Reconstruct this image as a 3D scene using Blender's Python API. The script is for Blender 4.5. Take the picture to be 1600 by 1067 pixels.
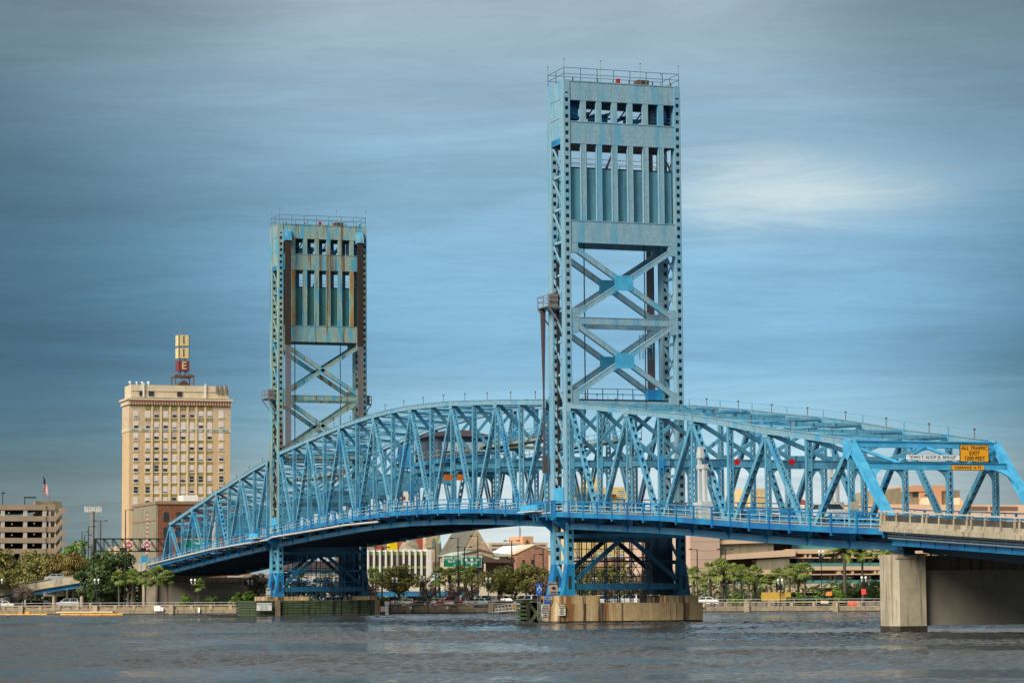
import bpy, math, random
import numpy as np
from mathutils import Vector, Matrix, noise as mnoise
R = math.radians
random.seed(11)
S = bpy.context.scene
for o in list(bpy.data.objects): bpy.data.objects.remove(o)
col = S.collection

# ------------------------------------------------------------------ camera
CAM = Vector((262.2417, -99.9469, 3.6206))
FW = Vector((-0.9374204, 0.3360072, 0.0913358)); RT = Vector((0.3368185, 0.9415447, -0.0068463)); UP = Vector((0.0882972, -0.0243457, 0.9957966))
FPX = 4222.4
cd = bpy.data.cameras.new('camera'); cam = bpy.data.objects.new('camera', cd); col.objects.link(cam)
M3 = Matrix((RT, UP, -FW)).transposed().normalized()
cam.matrix_world = Matrix.Translation(CAM) @ M3.to_4x4()
cd.sensor_width = 36; cd.lens = FPX / 1600 * 36; cd.clip_start = 1; cd.clip_end = 12000
S.camera = cam
S.view_settings.view_transform = 'Standard'; S.view_settings.look = 'None'; S.view_settings.exposure = EXPO = 0.0; S.view_settings.gamma = 1

# ------------------------------------------------------------------ world
SUNDIR = Vector((0.42, -0.72, 0.60)).normalized()       # towards the sun: behind the camera, to its left
wd = bpy.data.worlds.new('World'); S.world = wd; wd.use_nodes = True
nt = wd.node_tree; N = nt.nodes; L = nt.links; N.clear()
def nn(t, **k):
    n = N.new(t)
    for a, b in k.items(): setattr(n, a, b)
    return n
def mth(op, a, b=None, c=None, clamp=False):
    n = N.new('ShaderNodeMath'); n.operation = op; n.use_clamp = clamp
    for i, v in enumerate((a, b, c)):
        if v is None: continue
        if hasattr(v, 'is_linked') or hasattr(v, 'links'): L.new(v, n.inputs[i])
        else: n.inputs[i].default_value = v
    return n.outputs[0]
tc = nn('ShaderNodeTexCoord'); sep = nn('ShaderNodeSeparateXYZ'); L.new(tc.outputs['Generated'], sep.inputs[0])
zc = mth('MAXIMUM', sep.outputs[2], 0.0)
den = mth('ADD', zc, 0.055)
def dotg(v):
    vm = nn('ShaderNodeVectorMath', operation='DOT_PRODUCT'); L.new(tc.outputs['Generated'], vm.inputs[0]); vm.inputs[1].default_value = v; return vm.outputs['Value']
cx = mth('DIVIDE', dotg((0.337, 0.9415, 0.0)), den); cy = mth('DIVIDE', dotg((-0.9415, 0.337, 0.0)), den)
comb = nn('ShaderNodeCombineXYZ'); L.new(cx, comb.inputs[0]); L.new(cy, comb.inputs[1]); L.new(mth('MULTIPLY', zc, 6.0), comb.inputs[2])
def cloudnoise(scale, detail, rough, off, dist=0.0):
    mp = nn('ShaderNodeMapping'); mp.inputs['Location'].default_value = off; mp.inputs['Scale'].default_value = scale
    L.new(comb.outputs[0], mp.inputs[0])
    t = nn('ShaderNodeTexNoise'); t.inputs['Scale'].default_value = 1; t.inputs['Detail'].default_value = detail; t.inputs['Roughness'].default_value = rough
    t.inputs['Distortion'].default_value = dist
    L.new(mp.outputs[0], t.inputs['Vector']); return t.outputs[0]
n1 = cloudnoise((0.34, 0.60, 0.5), 6, 0.52, (3.1, 7.7, 0.3), 0.8)
n2 = cloudnoise((1.1, 1.9, 0.9), 7, 0.60, (11.3, 2.2, 0.0), 1.2)
n3 = cloudnoise((4.5, 7.0, 1.5), 5, 0.65, (1.3, 5.2, 0.0), 1.0)
cl = mth('ADD', mth('MULTIPLY', n1, 0.46), mth('ADD', mth('MULTIPLY', n2, 0.36), mth('MULTIPLY', n3, 0.18)))
cl = mth('MULTIPLY_ADD', mth('SUBTRACT', cl, 0.5), 2.9, 0.5, True)
def ramp(stops):
    r = nn('ShaderNodeValToRGB'); e = r.color_ramp.elements
    e[0].position, e[0].color = stops[0][0], (*stops[0][1], 1); e[1].position, e[1].color = stops[-1][0], (*stops[-1][1], 1)
    for p, c in stops[1:-1]:
        q = e.new(p); q.color = (*c, 1)
    return r
def lin(r, g, b): return tuple(((v / 255 + 0.055) / 1.055) ** 2.4 if v > 10 else v / 255 / 12.92 for v in (r, g, b))
# colour of the cloud deck by height above the horizon, in its thin (light) and thick (dark) patches
lo = ramp([(0, lin(197, 210, 215)), (0.03, lin(197, 210, 216)), (0.043, lin(186, 205, 213)), (0.053, lin(156, 191, 207)), (0.064, lin(138, 181, 203)), (0.086, lin(119, 166, 196)), (0.125, lin(128, 173, 202)), (0.166, lin(133, 167, 189)), (0.2, lin(142, 165, 179)), (0.23, lin(142, 157, 167)), (0.32, lin(164, 170, 172)), (1.0, lin(215, 218, 220))])
hi = ramp([(0, lin(241, 255, 255)), (0.03, lin(241, 255, 255)), (0.043, lin(228, 251, 255)), (0.053, lin(191, 234, 253)), (0.064, lin(170, 222, 249)), (0.086, lin(146, 203, 240)), (0.125, lin(156, 212, 247)), (0.166, lin(163, 204, 232)), (0.2, lin(174, 202, 220)), (0.23, lin(174, 192, 204)), (0.32, lin(201, 209, 211)), (1.0, lin(215, 218, 220))])
L.new(zc, lo.inputs[0]); L.new(zc, hi.inputs[0])
mx = nn('ShaderNodeMix', data_type='RGBA'); L.new(cl, mx.inputs[0]); L.new(lo.outputs[0], mx.inputs[6]); L.new(hi.outputs[0], mx.inputs[7])
# cloud and lens corner darkening put into the sky colour, and a thin bright patch on the right
def dirmask(d, inner, outer):
    vm = nn('ShaderNodeVectorMath', operation='DOT_PRODUCT'); L.new(tc.outputs['Generated'], vm.inputs[0]); vm.inputs[1].default_value = d
    mr = nn('ShaderNodeMapRange', interpolation_type='SMOOTHERSTEP'); L.new(vm.outputs['Value'], mr.inputs[0])
    mr.inputs[1].default_value = math.cos(R(outer)); mr.inputs[2].default_value = math.cos(R(inner)); return mr.outputs[0]
def pdir(px, py): return (FW * FPX + RT * (px - 800) - UP * (py - 533.5)).normalized()
# bright patch: stretched along the horizon
pd = pdir(1240, 303); side = Vector((-pd.y, pd.x, 0)).normalized() * -1
def dotv(v):
    vm = nn('ShaderNodeVectorMath', operation='DOT_PRODUCT'); L.new(tc.outputs['Generated'], vm.inputs[0]); vm.inputs[1].default_value = v; return vm.outputs['Value']
u_ = mth('DIVIDE', mth('SUBTRACT', dotv(side), side.dot(pd)), 0.046); v_ = mth('DIVIDE', mth('SUBTRACT', sep.outputs[2], pd.z), 0.0115)
v_ = mth('ADD', v_, mth('MULTIPLY', mth('SUBTRACT', n2, 0.5), 3.0)); u_ = mth('ADD', u_, mth('MULTIPLY', mth('SUBTRACT', n3, 0.5), 1.5))
d2 = mth('ADD', mth('MULTIPLY', u_, u_), mth('MULTIPLY', v_, v_))
patch = mth('MULTIPLY', mth('POWER', 2.718, mth('MULTIPLY', d2, -0.9)), dotv(tuple(pd)), None, True)
mx2 = nn('ShaderNodeMix', data_type='RGBA'); L.new(mth('MULTIPLY', patch, 0.85), mx2.inputs[0]); L.new(mx.outputs[2], mx2.inputs[6]); mx2.inputs[7].default_value = (*lin(214, 230, 232), 1)
wl = dirmask(tuple(pdir(-650, 850)), 6.0, 19.5)
wr = dirmask(tuple(pdir(2300, 800)), 2.0, 14.5)
wt = mth('MULTIPLY', mth('MAXIMUM', dirmask(tuple(pdir(1850, -330)), 3.0, 11.5), dirmask(tuple(pdir(-350, -300)), 4.0, 13.0)), 0.55)
wm = mth('MULTIPLY_ADD', mth('MAXIMUM', mth('MAXIMUM', mth('MULTIPLY', wl, 0.78), wt), mth('MULTIPLY', wr, 0.8)), -1.0, 1.0)
mx3 = nn('ShaderNodeMix', data_type='RGBA', blend_type='MULTIPLY'); mx3.inputs[0].default_value = 1
L.new(mx2.outputs[2], mx3.inputs[6])
cmb = nn('ShaderNodeCombineColor'); L.new(wm, cmb.inputs[0]); L.new(mth('POWER', wm, 0.86), cmb.inputs[1]); L.new(mth('POWER', wm, 0.82), cmb.inputs[2]); L.new(cmb.outputs[0], mx3.inputs[7])
sky = nn('ShaderNodeTexSky', sky_type='NISHITA'); sky.sun_disc = False
sky.sun_elevation = math.asin(SUNDIR.z); sky.sun_rotation = math.atan2(SUNDIR.x, SUNDIR.y)
bs = nn('ShaderNodeBackground'); L.new(sky.outputs[0], bs.inputs[0]); bs.inputs[1].default_value = 0.06
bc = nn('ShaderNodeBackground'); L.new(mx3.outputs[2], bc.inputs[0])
zb_ = nn('ShaderNodeMapRange', interpolation_type='SMOOTHSTEP'); L.new(zc, zb_.inputs[0]); zb_.inputs[1].default_value = 0.3; zb_.inputs[2].default_value = 0.8; zb_.inputs[3].default_value = 1.0; zb_.inputs[4].default_value = 0.85; fb = nn('ShaderNodeMapRange', interpolation_type='SMOOTHSTEP'); L.new(dotv(tuple(FW)), fb.inputs[0]); fb.inputs[1].default_value = -0.1; fb.inputs[2].default_value = 0.75; fb.inputs[3].default_value = 0.55; fb.inputs[4].default_value = 1.0  # unseen sky behind the view dimmed to cut fill on the steel
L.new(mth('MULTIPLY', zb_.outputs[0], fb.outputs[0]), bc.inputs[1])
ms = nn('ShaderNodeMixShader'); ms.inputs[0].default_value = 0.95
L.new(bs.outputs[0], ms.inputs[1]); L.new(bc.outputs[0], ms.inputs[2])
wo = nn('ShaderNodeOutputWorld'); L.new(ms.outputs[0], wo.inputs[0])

sl = bpy.data.lights.new('sun', 'SUN'); sl.energy = 5.0; sl.angle = R(32); sl.color = (1.0, 0.93, 0.82)
sun = bpy.data.objects.new('sun', sl); col.objects.link(sun); sun.rotation_euler = SUNDIR.to_track_quat('Z', 'Y').to_euler(); sun.location = (200, -200, 150)

# ------------------------------------------------------------------ placing helpers (pixel of the photo + a plane of the place -> point)
def ray(px, py): return FW * FPX + RT * (px - 800) - UP * (py - 533.5)
def onX(px, py, X):
    d = ray(px, py); t = (X - CAM.x) / d.x; return CAM + d * t
def onY(px, py, Y=0.0):
    d = ray(px, py); t = (Y - CAM.y) / d.y; return CAM + d * t
def proj(P):
    d = Vector(P) - CAM; z = d.dot(FW); return 800 + FPX * d.dot(RT) / z, 533.5 - FPX * d.dot(UP) / z, z

# ------------------------------------------------------------------ materials
MATS = {}
def mat(name, c, rough=0.6, metal=0.0, var=0.18, scale=1.5, stretch=(1, 1, 1), stain=None, stain_amt=0.35, bump=0.0, spec=0.5, emit=None, pattern=None, coat=0.0):
    """plain surface colour broken up by weathering; stain = colour of dirt/rust that runs down the faces"""
    if name in MATS: return MATS[name]
    m = bpy.data.materials.new(name); m.use_nodes = True; t = m.node_tree; b = t.nodes['Principled BSDF']
    b.inputs['Roughness'].default_value = rough; b.inputs['Metallic'].default_value = metal; b.inputs['Specular IOR Level'].default_value = spec
    b.inputs['Coat Weight'].default_value = coat
    geo = t.nodes.new('ShaderNodeNewGeometry'); mp = t.nodes.new('ShaderNodeMapping'); mp.inputs['Scale'].default_value = stretch
    t.links.new(geo.outputs['Position'], mp.inputs[0])
    nz = t.nodes.new('ShaderNodeTexNoise'); nz.inputs['Scale'].default_value = scale; nz.inputs['Detail'].default_value = 5; nz.inputs['Roughness'].default_value = 0.6
    t.links.new(mp.outputs[0], nz.inputs['Vector'])
    mr = t.nodes.new('ShaderNodeMapRange'); mr.inputs[1].default_value = 0.3; mr.inputs[2].default_value = 0.7; mr.inputs[3].default_value = 1 - var; mr.inputs[4].default_value = 1 + var
    t.links.new(nz.outputs[0], mr.inputs[0])
    hs = t.nodes.new('ShaderNodeVectorMath'); hs.operation = 'SCALE'; hs.inputs[0].default_value = c
    t.links.new(mr.outputs[0], hs.inputs['Scale']); out = hs.outputs[0]
    if pattern == 'brick':
        bt = t.nodes.new('ShaderNodeTexNoise'); bt.inputs['Scale'].default_value = 0.9; bt.inputs['Detail'].default_value = 8; bt.inputs['Roughness'].default_value = 0.8
        mp2 = t.nodes.new('ShaderNodeMapping'); mp2.inputs['Scale'].default_value = (1, 1, 3.0); t.links.new(geo.outputs['Position'], mp2.inputs[0]); t.links.new(mp2.outputs[0], bt.inputs['Vector'])
        r2 = t.nodes.new('ShaderNodeMapRange'); r2.inputs[1].default_value = 0.35; r2.inputs[2].default_value = 0.65; r2.inputs[3].default_value = 0.6; r2.inputs[4].default_value = 1.35
        t.links.new(bt.outputs[0], r2.inputs[0]); h2 = t.nodes.new('ShaderNodeVectorMath'); h2.operation = 'SCALE'; t.links.new(out, h2.inputs[0]); t.links.new(r2.outputs[0], h2.inputs['Scale']); out = h2.outputs[0]
    if stain:
        ns = t.nodes.new('ShaderNodeTexNoise'); ns.inputs['Scale'].default_value = 1.0; ns.inputs['Detail'].default_value = 6; ns.inputs['Roughness'].default_value = 0.65
        m3 = t.nodes.new('ShaderNodeMapping'); m3.inputs['Scale'].default_value = (1.6, 1.6, 0.14); m3.inputs['Location'].default_value = (3.3, 1.7, 9.1)
        t.links.new(geo.outputs['Position'], m3.inputs[0]); t.links.new(m3.outputs[0], ns.inputs['Vector'])
        rr = t.nodes.new('ShaderNodeMapRange'); rr.interpolation_type = 'SMOOTHSTEP'; rr.inputs[1].default_value = 0.62 - stain_amt * 0.25; rr.inputs[2].default_value = 0.74 - stain_amt * 0.2; rr.inputs[4].default_value = min(1.0, 0.45 + stain_amt)
        t.links.new(ns.outputs[0], rr.inputs[0])
        mm = t.nodes.new('ShaderNodeMix'); mm.data_type = 'RGBA'; t.links.new(rr.outputs[0], mm.inputs[0]); t.links.new(out, mm.inputs[6]); mm.inputs[7].default_value = (*stain, 1); out = mm.outputs[2]
    t.links.new(out, b.inputs['Base Color'])
    if bump:
        bp = t.nodes.new('ShaderNodeBump'); bp.inputs['Strength'].default_value = bump; bp.inputs['Distance'].default_value = 0.1; t.links.new(nz.outputs[0], bp.inputs['Height']); t.links.new(bp.outputs[0], b.inputs['Normal'])
    if emit: b.inputs['Emission Color'].default_value = (*emit[0], 1); b.inputs['Emission Strength'].default_value = emit[1]
    MATS[name] = m; return m
def two_tone(name, c1, c2, scale, stretch, thr=0.5, width=0.08, rough=0.6, stain=None, c3=None):
    """paint with large touched-up / faded areas, streaks and a little rust"""
    m = mat(name, c1, rough, var=0.14, scale=2.2, stain=stain, stain_amt=0.25); t = m.node_tree; b = t.nodes['Principled BSDF']
    src = b.inputs['Base Color'].links[0].from_socket
    geo = t.nodes.new('ShaderNodeNewGeometry'); mp = t.nodes.new('ShaderNodeMapping'); mp.inputs['Scale'].default_value = stretch; t.links.new(geo.outputs['Position'], mp.inputs[0])
    nz = t.nodes.new('ShaderNodeTexNoise'); nz.inputs['Scale'].default_value = scale; nz.inputs['Detail'].default_value = 4; t.links.new(mp.outputs[0], nz.inputs['Vector'])
    rr = t.nodes.new('ShaderNodeMapRange'); rr.inputs[1].default_value = thr - width; rr.inputs[2].default_value = thr + width; t.links.new(nz.outputs[0], rr.inputs[0])
    mm = t.nodes.new('ShaderNodeMix'); mm.data_type = 'RGBA'; t.links.new(rr.outputs[0], mm.inputs[0]); t.links.new(src, mm.inputs[6]); mm.inputs[7].default_value = (*c2, 1)
    t.links.new(mm.outputs[2], b.inputs['Base Color']); return m
def streaks(m, c, scale, thr):
    t = m.node_tree; b = t.nodes['Principled BSDF']; src = b.inputs['Base Color'].links[0].from_socket
    geo = t.nodes.new('ShaderNodeNewGeometry'); mp = t.nodes.new('ShaderNodeMapping'); mp.inputs['Scale'].default_value = (1, 1, 0.05); mp.inputs['Location'].default_value = (scale * 9, 3, 1); t.links.new(geo.outputs['Position'], mp.inputs[0])
    nz = t.nodes.new('ShaderNodeTexNoise'); nz.inputs['Scale'].default_value = scale; nz.inputs['Detail'].default_value = 5; nz.inputs['Roughness'].default_value = .65; t.links.new(mp.outputs[0], nz.inputs['Vector'])
    rr = t.nodes.new('ShaderNodeMapRange'); rr.interpolation_type = 'SMOOTHSTEP'; rr.inputs[1].default_value = thr - .03; rr.inputs[2].default_value = thr + .05; rr.inputs[4].default_value = .92; t.links.new(nz.outputs[0], rr.inputs[0])
    mm = t.nodes.new('ShaderNodeMix'); mm.data_type = 'RGBA'; t.links.new(rr.outputs[0], mm.inputs[0]); t.links.new(src, mm.inputs[6]); mm.inputs[7].default_value = (*c, 1); t.links.new(mm.outputs[2], b.inputs['Base Color']); return m
RUST = (0.16, 0.06, 0.02)
PT = two_tone('truss_paint', (0.095, 0.33, 0.49), (0.025, 0.24, 0.50), 0.23, (1, 1, 1), 0.62, 0.05, 0.45, (0.05, 0.15, 0.21))
streaks(PT, (0.03, 0.12, 0.18), 2.4, 0.60)
streaks(PT, (0.22, 0.42, 0.52), 1.1, 0.60)
PTC = two_tone('faded_chord_paint', (0.19, 0.36, 0.45), (0.08, 0.32, 0.50), 0.5, (1, 1, 1), 0.60, 0.06, 0.5, (0.07, 0.16, 0.20))
PC = two_tone('chord_paint', (0.06, 0.26, 0.42), (0.012, 0.17, 0.38), 0.35, (1, 1, 1), 0.5, 0.1, 0.5, (0.02, 0.08, 0.14))
PL = mat('shade_tinted_lower_paint', (0.008, 0.10, 0.20), 0.55, stain=(0.01, 0.03, 0.05))  # deck shadow on the low tower steel is put into this colour
PALE = mat('pale_rail_paint', (0.30, 0.48, 0.58), 0.5)
PB = two_tone('deck_paint', (0.01, 0.23, 0.46), (0.008, 0.13, 0.34), 0.4, (1, 1, 1), 0.5, 0.1, 0.45, (0.006, 0.05, 0.12))
PW = two_tone('tower_paint', (0.22, 0.38, 0.47), (0.11, 0.34, 0.50), 0.8, (1, 1, 0.16), 0.57, 0.09, 0.55, (0.16, 0.25, 0.27))
PF = two_tone('far_tower_paint', (0.25, 0.36, 0.32), (0.07, 0.34, 0.50), 1.0, (1, 1, 0.25), 0.54, 0.06, 0.6, (0.16, 0.12, 0.05))
PR = two_tone('portal_paint', (0.05, 0.34, 0.58), (0.08, 0.42, 0.66), 1.0, (1, 1, 1), 0.55, 0.1, 0.45)
PD = mat('shade_tinted_steel_paint', (0.006, 0.04, 0.085), 0.6, stain=(0.01, 0.015, 0.02))  # blue darkened so the colour itself carries shade under decks and inside towers
streaks(PW, (0.30, 0.17, 0.06), 2.6, 0.68)
streaks(PF, (0.15, 0.09, 0.035), 1.3, 0.57)
TEAL = mat('counterweight_paint', (0.12, 0.32, 0.41), 0.65, var=0.2, scale=0.7, stretch=(1, 1, .3), stain=(0.05, 0.18, 0.22))
TEAL2 = mat('far_counterweight_paint', (0.035, 0.17, 0.18), 0.65, var=0.2, scale=0.7, stretch=(1, 1, .3), stain=(0.05, 0.14, 0.15))
ROPE = mat('rope_steel', (0.075, 0.06, 0.06), 0.7, var=0.4, scale=6, stretch=(1, 6, 0.1))
ROPE2 = mat('wire_rope', (0.15, 0.13, 0.135), 0.6, var=0.4, scale=6, stretch=(1, 6, 0.1))
RUSTY = two_tone('rust_stained_paint', (0.36, 0.20, 0.06), (0.28, 0.33, 0.22), 0.9, (1, 1, 0.3), 0.55, 0.1, 0.7, (0.15, 0.06, 0.02))
GREYM = mat('grey_metal', (0.20, 0.19, 0.18), 0.5, var=0.2)
RUSTM = mat('rusty_metal', (0.13, 0.07, 0.045), 0.8, var=0.4)
WHITEP = mat('white_paint', (0.78, 0.77, 0.74), 0.5, var=0.06, stain=(0.4, 0.36, 0.3), stain_amt=0.1)
BLACK = mat('black_paint', (0.015, 0.015, 0.017), 0.5)
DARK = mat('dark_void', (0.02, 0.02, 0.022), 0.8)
CONC = two_tone('pier_concrete', (0.46, 0.33, 0.17), (0.24, 0.11, 0.035), 1.0, (0.9, 0.9, 0.07), 0.60, 0.07, 0.85, (0.24, 0.19, 0.12))
streaks(CONC, (0.02, 0.016, 0.012), 0.75, 0.585)
streaks(CONC, (0.60, 0.46, 0.26), 1.7, 0.58)
streaks(CONC, (0.06, 0.045, 0.03), 0.5, 0.60)
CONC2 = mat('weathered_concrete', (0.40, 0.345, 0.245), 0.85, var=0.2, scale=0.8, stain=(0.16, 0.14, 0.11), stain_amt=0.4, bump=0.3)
streaks(CONC2, (0.20, 0.15, 0.09), 0.9, 0.62)
CONC3 = mat('grey_concrete', (0.23, 0.20, 0.155), 0.85, var=0.15, scale=0.6, stain=(0.14, 0.13, 0.11), stain_amt=0.2, bump=0.2)
TIDE = mat('tide_mark', (0.035, 0.028, 0.018), 0.6, var=0.5, scale=3)
YEL = mat('sign_yellow', (0.85, 0.36, 0.01), 0.45, var=0.05)
INK = mat('sign_black', (0.02, 0.015, 0.01), 0.5)
SWHITE = mat('sign_white', (0.82, 0.80, 0.76), 0.45, var=0.04)
SRED = mat('sign_red', (0.45, 0.015, 0.015), 0.45, var=0.05)
SBLUE = mat('sign_blue', (0.01, 0.13, 0.62), 0.45, var=0.05)
SGREEN = mat('sign_green', (0.0, 0.20, 0.11), 0.45, var=0.05)
GLASS = mat('window_glass', (0.03, 0.04, 0.05), 0.08, var=0.2, spec=0.8)
WALK = mat('walkway_concrete', (0.52, 0.44, 0.33), 0.8)
ASPH = mat('asphalt', (0.055, 0.055, 0.055), 0.9)

# ------------------------------------------------------------------ mesh building
SPLITN = {'balusters': 'baluster', 'side_railing': 'railing', 'face_band': 'face_band ', 'face_ribs': 'face_rib', 'traffic_rail': 'guard_rail', 'column': 'pier_post', 'columns': 'column ', 'garage_columns': 'column ', 'chord_lamps': 'chord_lamp', 'lightning_rods': 'lightning_rod', 'roof_vents': 'roof_vent',
 'balance_cables': 'balance_cable', 'gusset_plates': 'gusset_plate', 'stair_blocks': 'stair_block', 'windows': 'window ', 'parapet_windows': 'parapet_window', 'roof_dishes': 'roof_dish', 'panel_antennas': 'panel_antenna', 'ceiling_lamps': 'ceiling_lamp', 'edge_trim': 'edge_strip',
 'antennas': 'antenna', 'bearing': 'bearing_block', 'piles': 'pile', 'tide_line': 'tide_band', 'terrace_openings': 'terrace_opening', 'drums': 'drum', 'spandrel_panels': 'spandrel_panel', 'pilasters': 'pilaster ', 'pilaster': 'pilaster ', 'fins': 'white_fin', 'lime_bands': 'lime_band', 'window_bands': 'window_band',
 'floor_bands': 'floor_band ', 'teal_panels': 'teal_panel', 'lamp_head': 'lamp_box', 'white_stripes': 'white_stripe', 'red_stripes': 'red_stripe', 'route_shields': 'route_shield', 'machinery': 'machine', 'floor_slabs': 'floor_slab', 'girders': 'girder ', 'posts': 'post', 'post': 'post ', 'stair_columns': 'stair_column', 'wall_joints': 'wall_joint', 'floats': 'float', 'pipes': 'pipe', 'guard': 'guard ', 'cross_bracing': 'cross_brace', 'lower_bracing': 'lower_brace', 'side_plating': 'side_panel', 'planks': 'plank', 'frame_posts': 'frame_post', 'glazing': 'glazing ', 'planter_wall': 'planter ', 'stair_parapets': 'stair_parapet', 'handline': 'handline ', 'railings': 'railing'}
SPLITN = {k: v.strip() for k, v in SPLITN.items()}
class MB:
    def __init__(s): s.v = []; s.f = []; s.m = []; s.cm = 0
    def hexa(s, P):       # 8 corners: bottom 0-3 ccw, top 4-7
        n = len(s.v); s.v += [tuple(p) for p in P]
        for q in ((3, 2, 1, 0), (4, 5, 6, 7), (0, 1, 5, 4), (1, 2, 6, 5), (2, 3, 7, 6), (3, 0, 4, 7)):
            s.f.append(tuple(n + i for i in q)); s.m.append(s.cm)
        return s
    def box(s, x0, x1, y0, y1, z0, z1):
        if x1 < x0: x0, x1 = x1, x0
        if y1 < y0: y0, y1 = y1, y0
        if z1 < z0: z0, z1 = z1, z0
        return s.hexa([(x0, y0, z0), (x1, y0, z0), (x1, y1, z0), (x0, y1, z0), (x0, y0, z1), (x1, y0, z1), (x1, y1, z1), (x0, y1, z1)])
    def bar(s, a, b, w, h, side=(0, 1, 0), off=(0, 0)):   # w along side, h along the third axis
        a = Vector(a); b = Vector(b); d = (b - a).normalized(); sd = Vector(side); sd = (sd - d * sd.dot(d))
        if sd.length < 1e-6: sd = Vector((1, 0, 0)) - d * d.x
        sd.normalize(); n = d.cross(sd)
        o = sd * off[0] + n * off[1]; a = a + o; b = b + o; W = sd * w / 2; H = n * h / 2
        return s.hexa([a - W - H, a + W - H, a + W + H, a - W + H, b - W - H, b + W - H, b + W + H, b - W + H])
    def cyl(s, a, b, r0, r1=None, n=8, cap=True):
        a = Vector(a); b = Vector(b); r1 = r0 if r1 is None else r1; d = (b - a).normalized()
        u = d.cross(Vector((0, 0, 1)));  u = Vector((1, 0, 0)) if u.length < 1e-4 else u.normalized(); w = d.cross(u); k = len(s.v)
        for p, r in ((a, r0), (b, r1)):
            for i in range(n):
                t = 2 * math.pi * i / n; s.v.append(tuple(p + (u * math.cos(t) + w * math.sin(t)) * r))
        for i in range(n):
            j = (i + 1) % n; s.f.append((k + i, k + j, k + n + j, k + n + i)); s.m.append(s.cm)
        if cap:
            s.f.append(tuple(k + i for i in reversed(range(n)))); s.m.append(s.cm); s.f.append(tuple(k + n + i for i in range(n))); s.m.append(s.cm)
        return s
    def prism(s, pts, v):      # polygon pts (3d list) swept by v
        k = len(s.v); n = len(pts); v = Vector(v)
        s.v += [tuple(p) for p in pts] + [tuple(Vector(p) + v) for p in pts]
        s.f.append(tuple(k + i for i in range(n))); s.f.append(tuple(k + n + i for i in reversed(range(n)))); s.m += [s.cm] * 2
        for i in range(n):
            j = (i + 1) % n; s.f.append((k + j, k + i, k + n + i, k + n + j)); s.m.append(s.cm)
        return s
    def ball(s, c, r, n=8, sq=(1, 1, 1)):
        k = len(s.v); c = Vector(c); m = max(3, n // 2)
        for i in range(m + 1):
            a = math.pi * i / m
            for j in range(n):
                b = 2 * math.pi * j / n; s.v.append((c.x + r * sq[0] * math.sin(a) * math.cos(b), c.y + r * sq[1] * math.sin(a) * math.sin(b), c.z + r * sq[2] * math.cos(a)))
        for i in range(m):
            for j in range(n):
                s.f.append((k + i * n + j, k + (i + 1) * n + j, k + (i + 1) * n + (j + 1) % n, k + i * n + (j + 1) % n)); s.m.append(s.cm)
        return s
    def quad(s, a, b, c, d): k = len(s.v); s.v += [tuple(a), tuple(b), tuple(c), tuple(d)]; s.f.append((k, k + 1, k + 2, k + 3)); s.m.append(s.cm); return s
    def tri(s, a, b, c): k = len(s.v); s.v += [tuple(a), tuple(b), tuple(c)]; s.f.append((k, k + 1, k + 2)); s.m.append(s.cm); return s
    def groups(s):
        V = np.array(s.v); n = len(s.v); par = list(range(n))
        def find(i):
            while par[i] != i: par[i] = par[par[i]]; i = par[i]
            return i
        for f in s.f:
            r = find(f[0])
            for i in f[1:]: par[find(i)] = r
        comp = {}
        for i in range(n): comp.setdefault(find(i), []).append(i)
        ks = list(comp); bb = [(V[comp[k]].min(0) - .03, V[comp[k]].max(0) + .03) for k in ks]; g = list(range(len(ks)))
        def fg(i):
            while g[i] != i: i = g[i]
            return i
        for i in range(len(ks)):
            for j in range(i):
                if (bb[i][0] <= bb[j][1]).all() and (bb[j][0] <= bb[i][1]).all():
                    a, b = fg(i), fg(j)
                    if a != b: g[a] = b
        owner = {}
        for i, k in enumerate(ks): owner[k] = fg(i)
        out = {}
        for f, m in zip(s.f, s.m): out.setdefault(owner[find(f[0])], []).append((f, m))
        return list(out.values())
    def build(s, name, m, parent=None, label=None, fix=True, local=False):
        if name in SPLITN and not local and s.v and not getattr(s, 'whole', False):
            gs = s.groups(); nm = SPLITN[name]
            if len(gs) <= 100:
                for fs in gs:
                    q = MB(); q.whole = True; ids = {}
                    for f, mi in fs:
                        for i in f:
                            if i not in ids: ids[i] = len(q.v); q.v.append(s.v[i])
                        q.f.append(tuple(ids[i] for i in f)); q.m.append(mi)
                    o = q.build(nm, m, parent, label)
                return o
        ms = m if isinstance(m, (list, tuple)) else [m]
        if not s.v: return None
        V = np.array(s.v); c = (V.min(0) + V.max(0)) / 2 if not local else np.zeros(3)
        me = bpy.data.meshes.new(name); me.from_pydata([tuple(q) for q in (V - c)], [], s.f)
        for x in ms: me.materials.append(x)
        if len(ms) > 1: me.polygons.foreach_set('material_index', s.m)
        me.update()
        o = bpy.data.objects.new(name, me); col.objects.link(o)
        po = Vector(parent['_w']) if parent is not None and '_w' in parent else Vector((0, 0, 0))
        if parent is not None: o.parent = parent
        w = Vector(c); o.location = w - po; o['_w'] = tuple(w)
        if label: o['label'] = label
        return o
def thing(name, label, cat, loc=(0, 0, 0), group=None, rz=0):
    o = bpy.data.objects.new(name, None); col.objects.link(o); o.location = loc; o.rotation_euler = (0, 0, rz); o.empty_display_size = 0.5
    o['label'] = label; o['category'] = cat; o['_w'] = tuple(loc)
    if group: o['group'] = group
    return o
def tag(o, label, cat, group=None):
    o['label'] = label; o['category'] = cat
    if group: o['group'] = group
    return o
def struct(o, kind='structure'): o['kind'] = kind; return o
def dup(o, dloc=(0, 0, 0), parent=None):      # copy one part (shares its mesh)
    c = o.copy(); col.objects.link(c); c.location = Vector(o.location) + Vector(dloc); c.parent = parent or o.parent
    if '_w' in o: c['_w'] = tuple(Vector(o['_w']) + Vector(dloc))
    return c
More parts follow.
